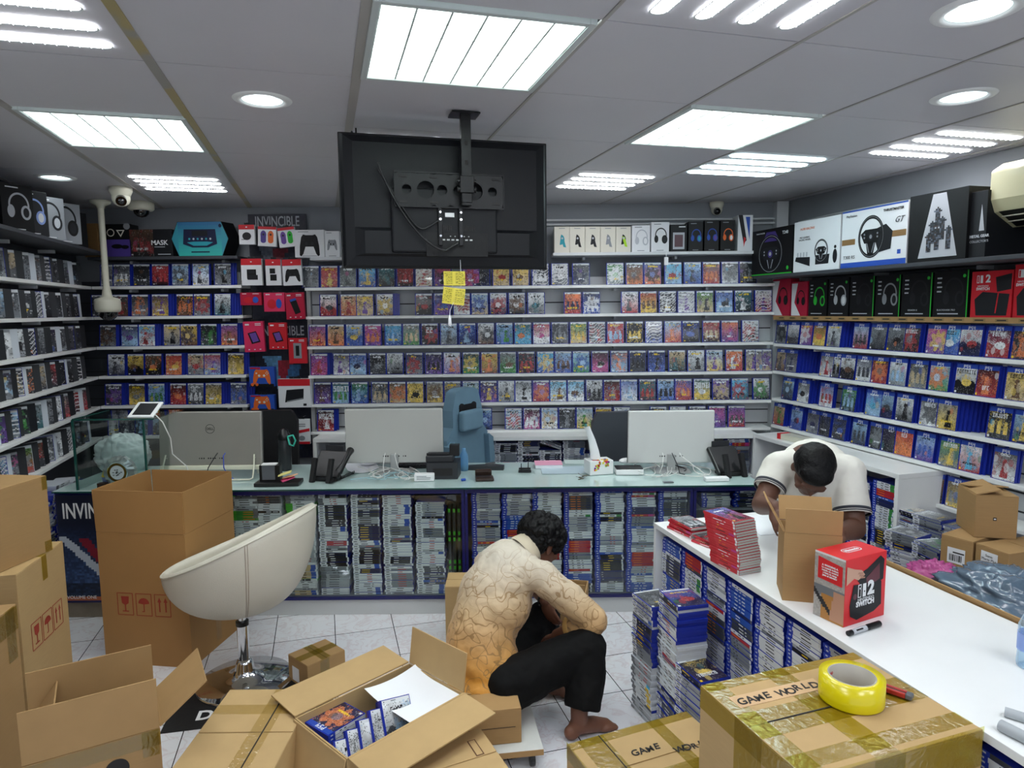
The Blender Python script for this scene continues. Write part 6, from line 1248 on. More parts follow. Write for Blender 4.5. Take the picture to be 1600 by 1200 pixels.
p = K(722, 742); t = thing('water_bottle', 'small blue-tinted plastic bottle behind the printer', 'bottle', (p.x + .005, p.y + .12, CZ + .001), 0); m = MB(); m.lathe([(.001, 0), (.025, 0), (.027, .02), (.026, .1), (.012, .13), (.012, .145), (.001, .146)], 18); obj('bottle_body', m, glassy('blue_plastic_clear', '8cc4ea', .6, .08), t)
# glass display case on the left unit
a, q = atZ(93, 778, CZ), atZ(217, 772, CZ); gw = q.x - a.x; zt_ = atY(150, 663, a.y).z
t = thing('glass_display_case', 'clear glass display case with green edges at the left end of the counter', 'display case', ((a.x + q.x) / 2, YF + .01, CZ + .001), 0); gh = zt_ - CZ; gd = .36
for nm, c, d in (('side_pane', (-gw / 2, gd / 2, gh / 2), (.005, gd, gh)), ('side_pane', (gw / 2, gd / 2, gh / 2), (.005, gd, gh)), ('top_pane', (.03, gd / 2, gh), (gw + .06, gd, .006)), ('back_pane', (0, gd, gh / 2), (gw, .005, gh)), ('front_pane', (0, 0, gh / 2), (gw, .005, gh))): m = MB(); m.box(c, d); obj(nm, m, M_glass, t)
for x in (-gw / 2, gw / 2): m = MB(); m.box((x, -.001, gh / 2), (.011, .010, gh)); obj('green_edge', m, M_gedge, t)
m = MB(); m.box((.03, -.002, gh), (gw + .06, .008, .009)); m.box((-gw / 2, gd / 2, gh + .002), (.007, gd, .007)); obj('green_edge', m, M_gedge, t)
p = atZ(201, 648, zt_ + .02); t2 = thing('solar_panel', 'small white-framed solar panel lying on the glass case', 'solar panel', (q.x - .02, YF + .08, zt_ + .045), -.05); t2.rotation_euler = (.55, 0, -.06)
m = MB(); m.box((0, 0, 0), (.155, .14, .012)); obj('frame', m, M_white, t2, bevel=.005); m = MB(); m.box((0, 0, .0066), (.11, .105, .001)); m2 = obj('cells', m, M_black, t2)
m = MB(); m.box((0, .045, -.035), (.06, .01, .05)); obj('foot', m, M_white, t2)
m = MB(); b = K(250, 745); m.tube([Vector((q.x + .05, YF + .05, zt_ + .02)), Vector((q.x + .10, YF + .03, zt_ - .02)), Vector((q.x + .13, YF + .05, zt_ - .12)), Vector((q.x + .12, YF + .08, zt_ - .22)), Vector((q.x + .19, YF + .1, zt_ - .30)), Vector((q.x + .2, YF + .12, CZ + .01))], .0035, 8); tag(obj('cable', m, M_cable), 'white cable running down from the solar panel to the counter', 'cable')
blob('packed_bag', 'white plastic wrapped bundle behind the glass case', 'bag', Vector((atY(188, 720, 4.36).x, 4.40, CZ + .10)), (.17, .10, .15), 21, mat('white_plastic_film', 'dfe6e6', .3, bump=.2, bscale=14, coat=.2), .18)
p = K(172, 770); t = thing('table_clock', 'round crystal clock with a gold ring in the glass case', 'clock', (p.x, p.y + .10, CZ + .001), 0)
m = MB(); vs = []; n = 36
for i in range(n): a_ = 2 * math.pi * i / n; R_ = .09 * (1 + .05 * (i % 2)); vs += [(R_ * math.cos(a_), 0, .098 + R_ * math.sin(a_)), (.06 * math.cos(a_), -.015, .098 + .06 * math.sin(a_)), (R_ * math.cos(a_), .03, .098 + R_ * math.sin(a_))]
m.add(vs, [(3 * i, 3 * i + 1, 3 * ((i + 1) % n) + 1, 3 * ((i + 1) % n)) for i in range(n)] + [(3 * i + 2, 3 * i, 3 * ((i + 1) % n), 3 * ((i + 1) % n) + 2) for i in range(n)]); obj('crystal_rim', m, mat('cut_crystal', 'c9d2d2', .06, metal=.6), t)
m = MB(); ring(m, 0, .098, .042, .056, -.018, 0); obj('gold_ring', m, mat('gold_print', '8f6f2e', .3, metal=.7), t); m = MB(); disc(m, 0, .098, .043, .043, -.017, 0, 30); obj('dial', m, M_paper, t)
m = MB(); r = random.Random(3)
for k in range(14): a_ = r.uniform(0, 6); d_ = r.uniform(0, .03); m.box((d_ * math.cos(a_), -.019, .098 + d_ * math.sin(a_)), (.010, .001, .004), 0, None)
obj('dial_emblem', m, M_ink, t)
p = K(118, 782); t = thing('small_box', 'tiny dark brown box in the front corner of the glass case', 'box', (p.x, YF + .05, CZ + .001), 0); m = MB(); m.box((0, 0, .017), (.055, .04, .032)); obj('body', m, mat('dark_brown_box', '3a2418', .4), t, bevel=.002)
p = K(128, 778); t = thing('jar', 'round pale blue jar with yellow glaze running from its rim', 'jar', (p.x + .01, YF + .12, CZ + .001), 0); m = MB(); m.lathe([(.001, 0), (.03, 0), (.052, .03), (.056, .055), (.045, .085), (.036, .092)], 28); obj('jar_body', m, mat('pale_blue_glaze', '8496cc', .3), t)
m = MB(); m.lathe([(.0565, .06), (.047, .086), (.042, .1), (.036, .102), (.001, .09)], 28); obj('glaze', m, mat('yellow_glaze', 'd8c030', .3), t)
# ================================================================== THINGS ON THE WHITE COUNTER
def red_case(n_, u_, z, rz, k, label, group):
    kk = ('rc', k % 6)
    if kk not in SP:
        mb = MB(); mb.box((0, .0525, .005), (.17, .105, .0095), 0); mb.mosaic(spine_cols('red', 30 + k), -.084, .0006, .168, .0088, -.0006, 1); mb.box((.0, .1052, .005), (.17, .0008, .008), 2); mb.box((.0852, .0525, .005), (.0008, .103, .008), 2); mb.box((-.0852, .0525, .005), (.0008, .103, .008), 2); SP[kk] = mb.mesh('slim_red_case', [M_casered, M_spine, mat('clear_case_edge', 'b4b8b6', .25)])
    p = G(n_, u_, z); return tag(link('slim_red_case', SP[kk], M=T(*p) @ RZ(rz)), label, 'game case', group)
pB = atZ(1162, 900, CZ); pc_ = (gn(pB), gu(pB))
for k in range(20):
    sl = .0 if k < 6 else (k - 6) * .0022
    o = red_case(pc_[0] - .028 - sl * .4 + rnd.uniform(-.002, .002), pc_[1] + .09 + sl + rnd.uniform(-.002, .002), CZ + .0008 + .0102 * k, TH - math.pi / 2 + .12 + .004 * k, k, 'slim red-spined case, %s from the top of the tall stack on the white counter' % nth(19 - k) if k > 30 else 'slim red-spined case, %s from the top, tall stack on white counter' % nth(19 - k), 'tall stack of slim red-spined cases')
def small_cover(o, code, seed):
    m = MB(); A = art(26, 42, code, seed, 'none'); m.mosaic(A, -.05, 0, .1, .164, 0, 0, T(0, .0525, .0102) @ RZ(math.pi / 2) @ RXm(-math.pi / 2) @ T(0, 0, -.082)); obj('cover_sheet', m, M_wrap, o)
small_cover(o, 'brk', 51)
for k in range(5):
    p = atZ(1062, 834, CZ); o = red_case(gn(p) + .0 + .006 * (k % 2), gu(p) + .0 + rnd.uniform(-.008, .008), CZ + .0008 + .0102 * k, TH - math.pi / 2 + .15 + rnd.uniform(-.1, .1), k, 'slim red case, %s from the top of the low pile at the counter corner' % nth(4 - k), 'low pile of slim red cases')
small_cover(o, 'gkx', 53)
for k in range(2):
    p = atZ(1106, 852 + 0, CZ); o = red_case(gn(p) - .02 + .012 * k, gu(p) - .02 + .03 * k, CZ + .0008 + .0102 * k, TH - math.pi / 2 + .3 - .2 * k, k, 'slim red case lying between the low pile and the tall stack, ' + ('lower', 'upper')[k], 'loose slim red cases')
    small_cover(o, ('rsk', 'dkr')[k], 54 + k)
sh = atZ(1180, 815, CZ); t = thing('paper_sheet', 'white papers on the white counter beside the open carton', 'paper', (sh.x + .02, sh.y - .05, CZ + .001), .2); m = MB(); m.box((0, 0, .002), (.2, .28, .003)); obj('sheet', m, M_paper, t)
# open carton
A_, B_ = atZ(1222, 938, CZ), atZ(1312, 946, CZ)
t, L, W, h = carton('carton', 'tall open brown carton on the white counter in front of the man in white', A_, B_, .15, CZ + .245, CZ + .0005, True, [('f', .085, 86), ('l', .115, 62), ('b', .09, 62)], M_card, flen=.1)
# console box
A_, B_ = atZ(1317.6, 981, CZ), atZ(1381, 961, CZ); d_ = B_ - A_; ang = math.atan2(d_.y, d_.x); bw_ = d_.length; bd_ = .115; bh_ = .222
t = thing('console_box', 'red games console box on the white counter beside the open carton', 'box', (A_.x, A_.y, CZ + .0006), ang)
m = MB(); m.box((bw_ / 2, bd_ / 2, bh_ / 2), (bw_, bd_, bh_)); obj('carton_body', m, M_red, t, bevel=.0012)
def cf(m):
    y = -.0008; w_, h2 = bw_, bh_
    fpoly(m, [(w_ * .22, h2 * .72), (w_ * .52, h2 * .80), (w_ * .84, h2 * .95), (w_ * .94, h2 * .88), (w_ * .93, h2 * .58), (w_ * .5, h2 * .45)], y, 0)
    fpoly(m, [(w_ * .5, h2 * .66), (w_ * .82, h2 * .84), (w_ * .84, h2 * .6), (w_ * .52, h2 * .5)], y - .0004, 3)
    fpoly(m, [(w_ * .12, h2 * .30), (w_ * .2, h2 * .6), (w_ * .5, h2 * .58), (w_ * .88, h2 * .56), (w_ * .9, h2 * .2), (w_ * .72, h2 * .12), (w_ * .3, h2 * .06), (w_ * .14, h2 * .14)], y - .0008, 0)
    fpoly(m, [(w_ * .02, h2 * .62), (w_ * .02, h2 * .9), (w_ * .2, h2 * .84), (w_ * .38, h2 * .80), (w_ * .46, h2 * .72), (w_ * .3, h2 * .66), (w_ * .2, h2 * .70)], y - .0012, 1)
    for k in range(3): fpoly(m, [(w_ * (.3 + .03 * k), h2 * (.78 - .035 * k)), (w_ * (.42 + .02 * k), h2 * (.76 - .035 * k)), (w_ * (.42 + .02 * k), h2 * (.74 - .035 * k)), (w_ * (.28 + .03 * k), h2 * (.75 - .035 * k))], y - .0016, 2)
    disc(m, w_ * .24, h2 * .42, .009, .010, y - .0012, 3)
pic(t, 'console_picture', cf, [C_['dark'], mat('skin_print', 'c49a84', .5), mat('skin_print_dark', 'a87c68', .5), mat('screen_print', '5a2030', .4)])
pic(t, 'logo', lambda m: (ring(m, bw_ * .33, bh_ * .5, .0, .001, -.002, 0), frect(m, bw_ * .345, bh_ * .49, .016, .044, -.0022, 0), frect(m, bw_ * .345, bh_ * .49, .010, .038, -.0027, 1), disc(m, bw_ * .345, bh_ * .53, .003, .003, -.0031, 0, 8), frect(m, bw_ * .46, bh_ * .49, .016, .044, -.0022, 0), disc(m, bw_ * .46, bh_ * .47, .003, .003, -.0027, 1, 8)), [C_['white'], C_['dark']])
text('lettering', '2', .062, C_['white'], t, T(bw_ * .62, -.0024, bh_ * .495) @ RX90, .0003, bold=.003); text('lettering', 'NINTENDO', .0125, C_['white'], t, T(bw_ * .5, -.0024, bh_ * .355) @ RX90, .0003, sx=1.2); text('lettering', 'SWITCH', .023, C_['white'], t, T(bw_ * .49, -.0024, bh_ * .29) @ RX90, .0003, bold=.0012)
MT = T(bw_ * .5, bd_ * .5, bh_ + .0008); m = MB(); pts = stad(.085, .03, 8); n = len(pts); q2 = [(a * .93, b * .8) for a, b in pts]; m.add([(x, y, 0) for x, y in pts] + [(x, y, 0) for x, y in q2], [(i, (i + 1) % n, n + (i + 1) % n, n + i) for i in range(n)], 0); obj('logo_oval', m, C_['white'], t, M=MT); text('lettering', 'Nintendo', .017, C_['white'], t, MT, .0003, bold=.0008)
A = np.zeros((34, 20, 3)); yy, xx = np.mgrid[0:34, 0:20]; A[:] = np.array(hx('a9a49e')); A[:, :] *= (.8 + .3 * np.random.default_rng(2).random((34, 20, 1))); A[(yy > 16) & (yy < 22)] = hx('6f7378'); a = (yy > 20) & (xx > 4); A[a] = hx('b07a3c'); a = (np.abs(yy - 20 - xx * .9) < 1.6) & (xx < 11); A[a] = hx('23252a')
for cy in (20, 25, 30): a = (np.abs(yy - cy) < 2.2) & (xx > 10 + (cy % 3)); A[a] = hx('b98a70')
A[0:1] = hx('d8d8d8'); m = MB(); m.mosaic(np.clip(A, .003, .9).astype(np.float32), 0, 0, bd_, bh_, 0); ML = RZ(-math.pi / 2) @ T(-bd_, -.001, 0); obj('side_photo_print', m, M_print, t, M=ML)
m = MB(); m.quad((bd_ * .12, -.0008, bh_ * .60), (bd_ * .92, -.0008, bh_ * .58), (bd_ * .92, -.0008, bh_ * .88), (bd_ * .12, -.0008, bh_ * .93)); obj('red_panel', m, M_red, t, M=ML)
text('panel_text', 'A. WARNING A.\nLa consola incluye\nmando de control\ny base de carga\npara el televisor', .0085, C_['white'], t, ML @ T(bd_ * .52, -.0018, bh_ * .745) @ RX90, .0002, bold=.0003)
# marker, tape roll, scissors-like tool, rolled papers, bottle
a_, b_ = atZ(1325, 990, CZ + .009), atZ(1374, 974, CZ + .009); t = thing('marker_pen', 'black marker pen lying in front of the red console box', 'pen', (0, 0, 0), 0); d_ = b_ - a_
m = MB(); m.cyl(a_, a_ + d_ * .62, .0085, 16); obj('barrel', m, M_black, t); m = MB(); m.cyl(a_ + d_ * .62, b_, .0095, 16); obj('cap', m, M_black, t, bevel=.0); m = MB(); m.cyl(a_ + d_ * .12, a_ + d_ * .55, .0088, 16); obj('label_wrap', m, C_['silver'], t)
m = MB(); m.box((0, 0, 0), (.03, .004, .003), 0, T(*(a_ + d_ * .33 + Vector((0, -.007, .006)))) @ RZ(math.atan2(d_.y, d_.x))); obj('label_print', m, M_ink, t)
pr0 = atZ(1330, 1080, .805 + .02); t = thing('tape_roll', 'fat yellow packing tape roll on the large GAME WORLD carton', 'tape roll', (pr0.x, pr0.y, .8075), .3)
R0_, R1_, Ht = .077, .057, .062
m = MB(); m.lathe([(R1_, 0), (R0_, 0), (R0_ + .0006, .003), (R0_, Ht), (R1_, Ht)], 48); obj('tape_winding', m, mat('yellow_tape_roll', 'd9c800', .25, coat=.4, var=.04), t); m = MB(); m.lathe([(R1_ - .0002, .001), (R1_ - .0002, Ht), (R1_ - .004, Ht), (R1_ - .004, .001)], 48); obj('cardboard_core', m, mat('grey_core', 'a8a296', .6), t)
for k in range(6):
    a_ = -.6 + .5 * k + math.pi / 2 - .6
    for j, (s_, c_) in enumerate((('MAX', 'red'), ('BOND', 'blue'))): text('core_print', s_, .011, C_[c_], t, RZ(a_ + .26 * j) @ T(0, R1_ - .0046, .042 - .0 * j) @ RX90, .0002, bold=.0004); 
p = atZ(1395, 1083, .8085); t = thing('box_cutter', 'red box cutter half under the tape roll', 'cutter', (p.x - .01, p.y + .01, .8085), 2.35)
m = MB(); m.box((0, -.008, .008), (.09, .009, .012)); m.box((0, .008, .008), (.09, .009, .012)); obj('handle', m, mat('red_handle', 'a82822', .4), t, bevel=.002); m = MB(); m.box((0, 0, .008), (.085, .006, .008)); obj('blade_rail', m, M_dgrey, t); m = MB(); m.box((-.052, 0, .008), (.016, .022, .014)); obj('end_cap', m, M_grey, t, bevel=.003)
for k, (x0, y0, x1_, y1_, r_) in enumerate(((1563, 1133, 1640, 1172, .014), (1570, 1112, 1660, 1140, .012))):
    a_, b_ = atZ(x0, y0, CZ + r_), atZ(x1_, y1_, CZ + r_); t = thing('rolled_paper', ('nearer', 'farther')[k] + ' rolled grey paper at the right end of the white counter', 'paper roll', (0, 0, 0), 0); m = MB(); d_ = (b_ - a_); m.tube([a_, a_ + d_ * .5, b_], r_, 20, cap=False); m.tube([a_, b_], r_ * .7, 16, cap=False); obj('roll', m, mat('grey_paper', 'a9aeb2', .5), t)
p = atZ(1608, 1042, CZ); t = thing('water_bottle', 'clear water bottle with a blue label cut by the right edge', 'bottle', (p.x, p.y, CZ + .001), 0); m = MB(); m.lathe([(.001, 0), (.03, 0), (.032, .01), (.03, .06), (.032, .12), (.014, .17), (.014, .185), (.001, .186)], 24); obj('bottle_body', m, glassy('clear_bottle', 'dceefa', .8, .05), t); m = MB(); m.lathe([(.0325, .05), (.0325, .1)], 24); obj('label_wrap', m, C_['lblue'], t)
# small white thing in the right cabinet top and receipts
m = MB(); p = atC(1245, 684, 3.2); t = thing('box', 'long cream and red box on the right low cabinet', 'box', (p.x, p.y, .859), TH + math.pi / 2 + .1); m.box((0, 0, .02), (.28, .09, .038)); obj('carton_body', m, M_offwhite, t); m = MB(); m.box((.125, 0, .02), (.035, .092, .04)); obj('red_end', m, M_red, t)
# phone cradle in the low cabinet
p = atY(528, 720, 5.13); t = thing('stand', 'white phone stand in the low cabinet behind the desk phone', 'stand', (p.x, 5.14, .5205), 0); m = MB(); m.box((0, .03, .19), (.085, .01, .13), 0, RXm(.2) @ T(0, .02, .0)); m.box((0, .02, .07), (.06, .05, .14)); obj('body', m, C_['silver'], t, bevel=.006)
# ================================================================== CHAIRS
bx, by = -1.325, 3.17; t = thing('bar_chair', 'white leather tub chair on a chrome post and round chrome base', 'chair', (bx, by, 0), 0)
m = MB(); m.lathe([(.0, .0), (.225, .0), (.228, .008), (.222, .014), (.12, .028), (.06, .045), (.045, .07), (.04, .10), (.03, .118), (.001, .12)], 56); obj('base', m, M_chrome, t)
m = MB(); m.cyl((0, 0, .10), (0, 0, .30), .027, 28); obj('outer_post', m, M_chrome, t); m = MB(); m.cyl((0, 0, .29), (0, 0, .312), .03, 28); obj('collar', m, M_black, t); m = MB(); m.cyl((0, 0, .30), (0, 0, .39), .018, 24); obj('inner_post', m, M_chrome, t)
m = MB(); NA, NT = 64, 18; th_ = .035; rows = []; vs = []
def tub(phi, tt, off):
    c = (1 + math.cos(phi)) / 2; H_ = .575 + .30 * c ** 1.25; R_ = .355 + .015 * math.cos(phi); zb = .375
    e = math.sin(tt * math.pi / 2) ** .55; z = zb + (H_ - zb) * (1 - math.cos(tt * math.pi / 2)) ** .9
    r = R_ * e - off * (.3 + .7 * tt) * (1 if tt > .1 else tt * 10); z += off * (1 - tt) * 1.0
    ph = phi - .18; yf = .90 + .1 * c; return (r * math.cos(ph), r * math.sin(ph) * yf, z)
P_o = [[tub(2 * math.pi * i / NA, j / NT, 0) for j in range(NT + 1)] for i in range(NA)]
P_i = [[tub(2 * math.pi * i / NA, j / NT, th_) for j in range(NT, -1, -1)] for i in range(NA)]
for i in range(NA):
    o_, n_ = P_o[i], P_i[i]; a = Vector(o_[-1]); b = Vector(n_[0]); mid = (a + b) / 2 + Vector((0, 0, .014)); vs += o_ + [tuple(mid)] + n_
R_ = 2 * (NT + 1) + 1; m.add(vs, [(i * R_ + j, ((i + 1) % NA) * R_ + j, ((i + 1) % NA) * R_ + j + 1, i * R_ + j + 1) for i in range(NA) for j in range(R_ - 1)], 0, None, True); o = obj('tub_shell', m, M_leather, t)
m = MB(); m.lathe([(.001, .50), (.2, .50), (.235, .49), (.24, .47), (.2, .455), (.001, .45)], 40); obj('seat_cushion', m, M_leather, t)
m = MB(); m.tube([tub(2 * math.pi * i / 48, 1.0, -.001) for i in range(49)], .004, 6, cap=False); obj('piping', m, M_leather, t)
m = MB(); m.tube([tub(-.9, j / 16, -.0015) for j in range(4, 17)], .0012, 5); m.tube([tub(-.93, j / 16, -.0015) for j in range(4, 17)], .0012, 5); obj('stitching', m, mat('beige_thread', 'a08a78', .7), t)
# blue gaming chair behind the counter, turned away
Yb = 4.88; pbc = atY(724, 700, Yb)
t = thing('gaming_chair', 'pale blue fabric gaming chair with head pillow behind the glass counter', 'chair', (pbc.x, Yb, 0), .98)
def slab(m, outline, y0, y1, mi=0, M=None):
    n = len(outline); m.add([(x, y0, z) for x, z in outline] + [(x, y1, z) for x, z in outline], [tuple(range(n - 1, -1, -1)), tuple(range(n, 2 * n))], mi, M); m.add([(x, y0, z) for x, z in outline] + [(x, y1, z) for x, z in outline], [(i, (i + 1) % n, n + (i + 1) % n, n + i) for i in range(n)], mi, M, False)
zt_ = atY(724, 606, Yb).z
sil = [(-.2, .50), (.2, .50), (.22, .62), (.25, .76), (.24, .90), (.17, .98), (.17, 1.10), (.13, zt_ - .02), (.07, zt_), (-.07, zt_), (-.13, zt_ - .02), (-.17, 1.10), (-.17, .98), (-.24, .90), (-.25, .76), (-.22, .62)]
m = MB(); slab(m, sil, -.045, .045); o = obj('backrest', m, M_bluefab, t, bevel=.03, seg=4)
m = MB(); slab(m, [(-.21, .66), (-.19, .9), (-.25, .86), (-.27, .7), (-.24, .56)], -.09, .06); obj('side_bolster', m, M_bluefab, t, bevel=.02, seg=3); m = MB(); slab(m, [(.21, .66), (.19, .9), (.25, .86), (.27, .7), (.24, .56)][::-1], -.09, .06); obj('side_bolster', m, M_bluefab, t, bevel=.02, seg=3)
m = MB(); m.box((0, -.075, 1.02), (.24, .06, .15)); obj('head_pillow', m, M_bluefab, t, bevel=.025, seg=4)
m = MB(); m.cyl((-.07, -.05, 1.115), (-.07, .05, 1.115), .03, 16); m.cyl((.07, -.05, 1.115), (.07, .05, 1.115), .03, 16); m.box((0, -.048, 1.11), (.2, .006, .05)); obj('strap_opening', m, M_blackm, t, bevel=.004)
m = MB(); m.box((0, -.19, .47), (.46, .38, .09)); obj('seat', m, M_bluefab, t, bevel=.03, seg=3); m = MB(); m.cyl((0, -.2, .08), (0, -.2, .42), .03, 16); obj('gas_post', m, M_black, t)
for k in range(5):
    a = 2 * math.pi * k / 5; m = MB(); m.tube([(0, -.2, .09), (.25 * math.cos(a), -.2 + .25 * math.sin(a), .06)], .02, 8); m.cyl((.25 * math.cos(a) - .012, -.2 + .25 * math.sin(a), .03), (.25 * math.cos(a) + .012, -.2 + .25 * math.sin(a), .03), .029, 14); obj('leg', m, M_black, t)
def officechair(px, top, Y, w_, label, m_):
    p = atY(px, top, Y); t = thing('office_chair', label, 'chair', (p.x, Y, 0), .1); z = p.z
    m = MB(); slab(m, [(-w_ / 2, .55), (w_ / 2, .55), (w_ / 2 + .01, z - .08), (w_ / 2 - .03, z), (-w_ / 2 + .03, z), (-w_ / 2 - .01, z - .08)], -.03, .03); obj('backrest', m, m_, t, bevel=.02, seg=3)
    m = MB(); m.box((0, .0, .48), (w_ * .95, .4, .07)); obj('seat', m, m_, t, bevel=.02); m = MB(); m.cyl((0, .0, .06), (0, .0, .45), .028, 14); obj('gas_post', m, M_black, t); m = MB(); m.lathe([(.001, 0), (.24, 0), (.23, .03), (.05, .06), (.001, .07)], 30); obj('base', m, M_black, t)
officechair(418, 641, 4.85, .40, 'black office chair behind the left silver monitor', M_blackm); officechair(965, 643, 4.86, .36, 'dark grey chair back left of the right monitor', M_darkgrey)
# dark mat with white letters under the tub chair
p = atZ(400, 1080, 0); t = thing('floor_mat', 'black mat with white letters under the white tub chair', 'mat', (p.x + .02, p.y - .06, .0), .2); m = MB(); m.box((0, 0, .0015), (.72, .40, .002)); obj('mat', m, M_blackm, t)
text('lettering', 'D', .10, M_wprint, t, T(-.20, -.1, .003), .0003, bold=.003); text('lettering', 'B', .10, M_wprint, t, T(.285, .02, .003), .0003, bold=.003)

# stacks standing along the left wall behind the display case
for k, (px, y, h_) in enumerate(((86, 745, 50), (100, 760, 52), (118, 740, 50), (66, 760, 48), (132, 730, 46))):
    p = atC(px, y, -1.60); stack((p.x, p.y, .002), TH + math.pi / 2 + .1 * (-1) ** k, h_, [('ps5', 6), ('ps3', 3)], 800 + k, jit=.008)
# ================================================================== PEOPLE
def capchain(m, pts, ends=(True, True), n=20, mi=0):
    """tapered limb: pts = [(Vector, r)], closed, one piece per segment plus a ball at every joint"""
    for i in range(len(pts) - 1):
        (p, r), (q, s) = pts[i], pts[i + 1]; m.cyl(p, q, r, n, mi, None, s)
    for i, (p, r) in enumerate(pts):
        if (i == 0 and not ends[0]) or (i == len(pts) - 1 and not ends[1]): continue
        m.ball(p, r, n, 12, mi)
def ell(m, c, r, R=None, n=24, k=14):
    M = T(*c) @ (R.to_4x4() if R is not None else Matrix.Identity(4)); m.ball((0, 0, 0), r, n, k, 0, M)
def organic(name, m, mat_, parent, vox, smooth=6, disp=0, dscale=.08, fac=.6):
    o = obj(name, m, mat_, parent); r = o.modifiers.new('remesh', 'REMESH'); r.mode = 'VOXEL'; r.voxel_size = vox; r.use_smooth_shade = True
    s = o.modifiers.new('smooth', 'SMOOTH'); s.iterations = smooth; s.factor = fac
    if disp:
        tx = bpy.data.textures.new(name + '_folds', 'CLOUDS'); tx.noise_scale = dscale; tx.noise_depth = 2; d = o.modifiers.new('folds', 'DISPLACE'); d.texture = tx; d.strength = disp; d.mid_level = .5; d.texture_coords = 'LOCAL'
    return o
def frame(fwd, up):
    f = Vector(fwd).normalized(); u = Vector(up); s = f.cross(u).normalized(); u = s.cross(f).normalized(); return Matrix((s, f, u)).transposed()   # x = right, y = forward, z = crown
def head(m, c, R, s=1.0):
    """skull, jaw, nose, ears, lips; R maps right/forward/crown"""
    def e(off, r, rot=None): ell(m, c + R @ (Vector(off) * s), tuple(x * s for x in r), R if rot is None else R @ rot)
    e((0, -.012, .03), (.074, .092, .085)); e((0, .022, -.03), (.062, .066, .075)); e((0, .045, -.075), (.038, .038, .032)); e((0, .088, -.018), (.011, .020, .014)); e((0, .083, .002), (.009, .014, .022))
    e((0, .078, .028), (.055, .016, .012)); e((0, .083, -.05), (.024, .010, .006)); e((0, .082, -.058), (.020, .010, .006))
    for k in (-1, 1):
        e((k * .074, -.012, -.008), (.009, .018, .030), Matrix.Rotation(k * .25, 3, 'Z')); e((k * .042, .062, -.022), (.022, .018, .018))
def hand_mesh(m, wrist, d, nrm, side, curl=.5, s=1.0, spread=.12):
    """palm and five separate bent fingers; d = wrist-to-knuckle direction, nrm = back of the hand"""
    d = Vector(d).normalized(); nrm = Vector(nrm); nrm = (nrm - d * nrm.dot(d)).normalized(); lat = d.cross(nrm).normalized() * side   # lat points to the thumb side
    R = Matrix((lat, d, nrm)).transposed(); w = Vector(wrist)
    def P_(x, y, z): return w + R @ (Vector((x, y, z)) * s)
    ell(m, P_(0, .045, 0), (.038 * s, .05 * s, .014 * s), R); ell(m, P_(.018, .03, -.006), (.018 * s, .034 * s, .016 * s), R)
    for k, (x, ln, r) in enumerate(((.028, .072, .0085), (.010, .080, .0088), (-.009, .074, .0085), (-.027, .058, .0075))):
        a = curl * (.8 + .15 * k); p0 = (x, .078 - abs(x) * .2, .0); sx = x * spread * 4; pts = [(P_(x * .8, .06, .0), r * 1.1 * s), (P_(*p0), r * s)]; y, z = p0[1], 0; an = a * .5; seg = (ln * .48, ln * .30, ln * .24)
        for q, L in enumerate(seg): y += L * math.cos(an); z -= L * math.sin(an); pts.append((P_(x + sx * .12 * (q + 1), y, z), r * (1 - .1 * (q + 1)) * s)); an += a * .9
        capchain(m, pts, n=10)
    an = curl * .4; capchain(m, [(P_(.022, .018, -.006), .012 * s), (P_(.045, .042, -.014), .0105 * s), (P_(.055, .068, -.022 - .01 * curl), .009 * s), (P_(.054, .086, -.032 - .01 * curl), .0078 * s)], n=10)
def foot(m, ankle, toe_dir, s=1.0, side=1):
    d = Vector((toe_dir[0], toe_dir[1], 0)).normalized(); l = Vector((-d.y, d.x, 0)) * side; a = Vector(ankle); g = .0
    def P_(x, y, z): return Vector((a.x, a.y, 0)) + l * x + d * y + Vector((0, 0, z))
    R = Matrix((l, d, Vector((0, 0, 1)))).transposed()
    ell(m, P_(0, -.035, .032), (.030 * s, .036 * s, .032), R); capchain(m, [(P_(0, -.01, .055), .036 * s), (P_(0, .07, .038), .034 * s), (P_(0, .13, .022), .026 * s)], n=16)
    ell(m, P_(0, .12, .020), (.044 * s, .045 * s, .019), R)
    for k, (x, y, r) in enumerate(((.028, .165, .0125), (.010, .172, .0095), (-.004, .166, .009), (-.018, .158, .0085), (-.031, .146, .008))): capchain(m, [(P_(x, .135, .016), r), (P_(x, y, r + .001), r)], n=10)
V = Vector
def skin(name, c): m = mat(name, c, .55, var=.10, scale=14, bump=.08, bscale=120); m.node_tree.nodes['Principled BSDF'].inputs['Subsurface Weight'].default_value = .06; m.node_tree.nodes['Principled BSDF'].inputs['Subsurface Radius'].default_value = (.02, .008, .004); return m
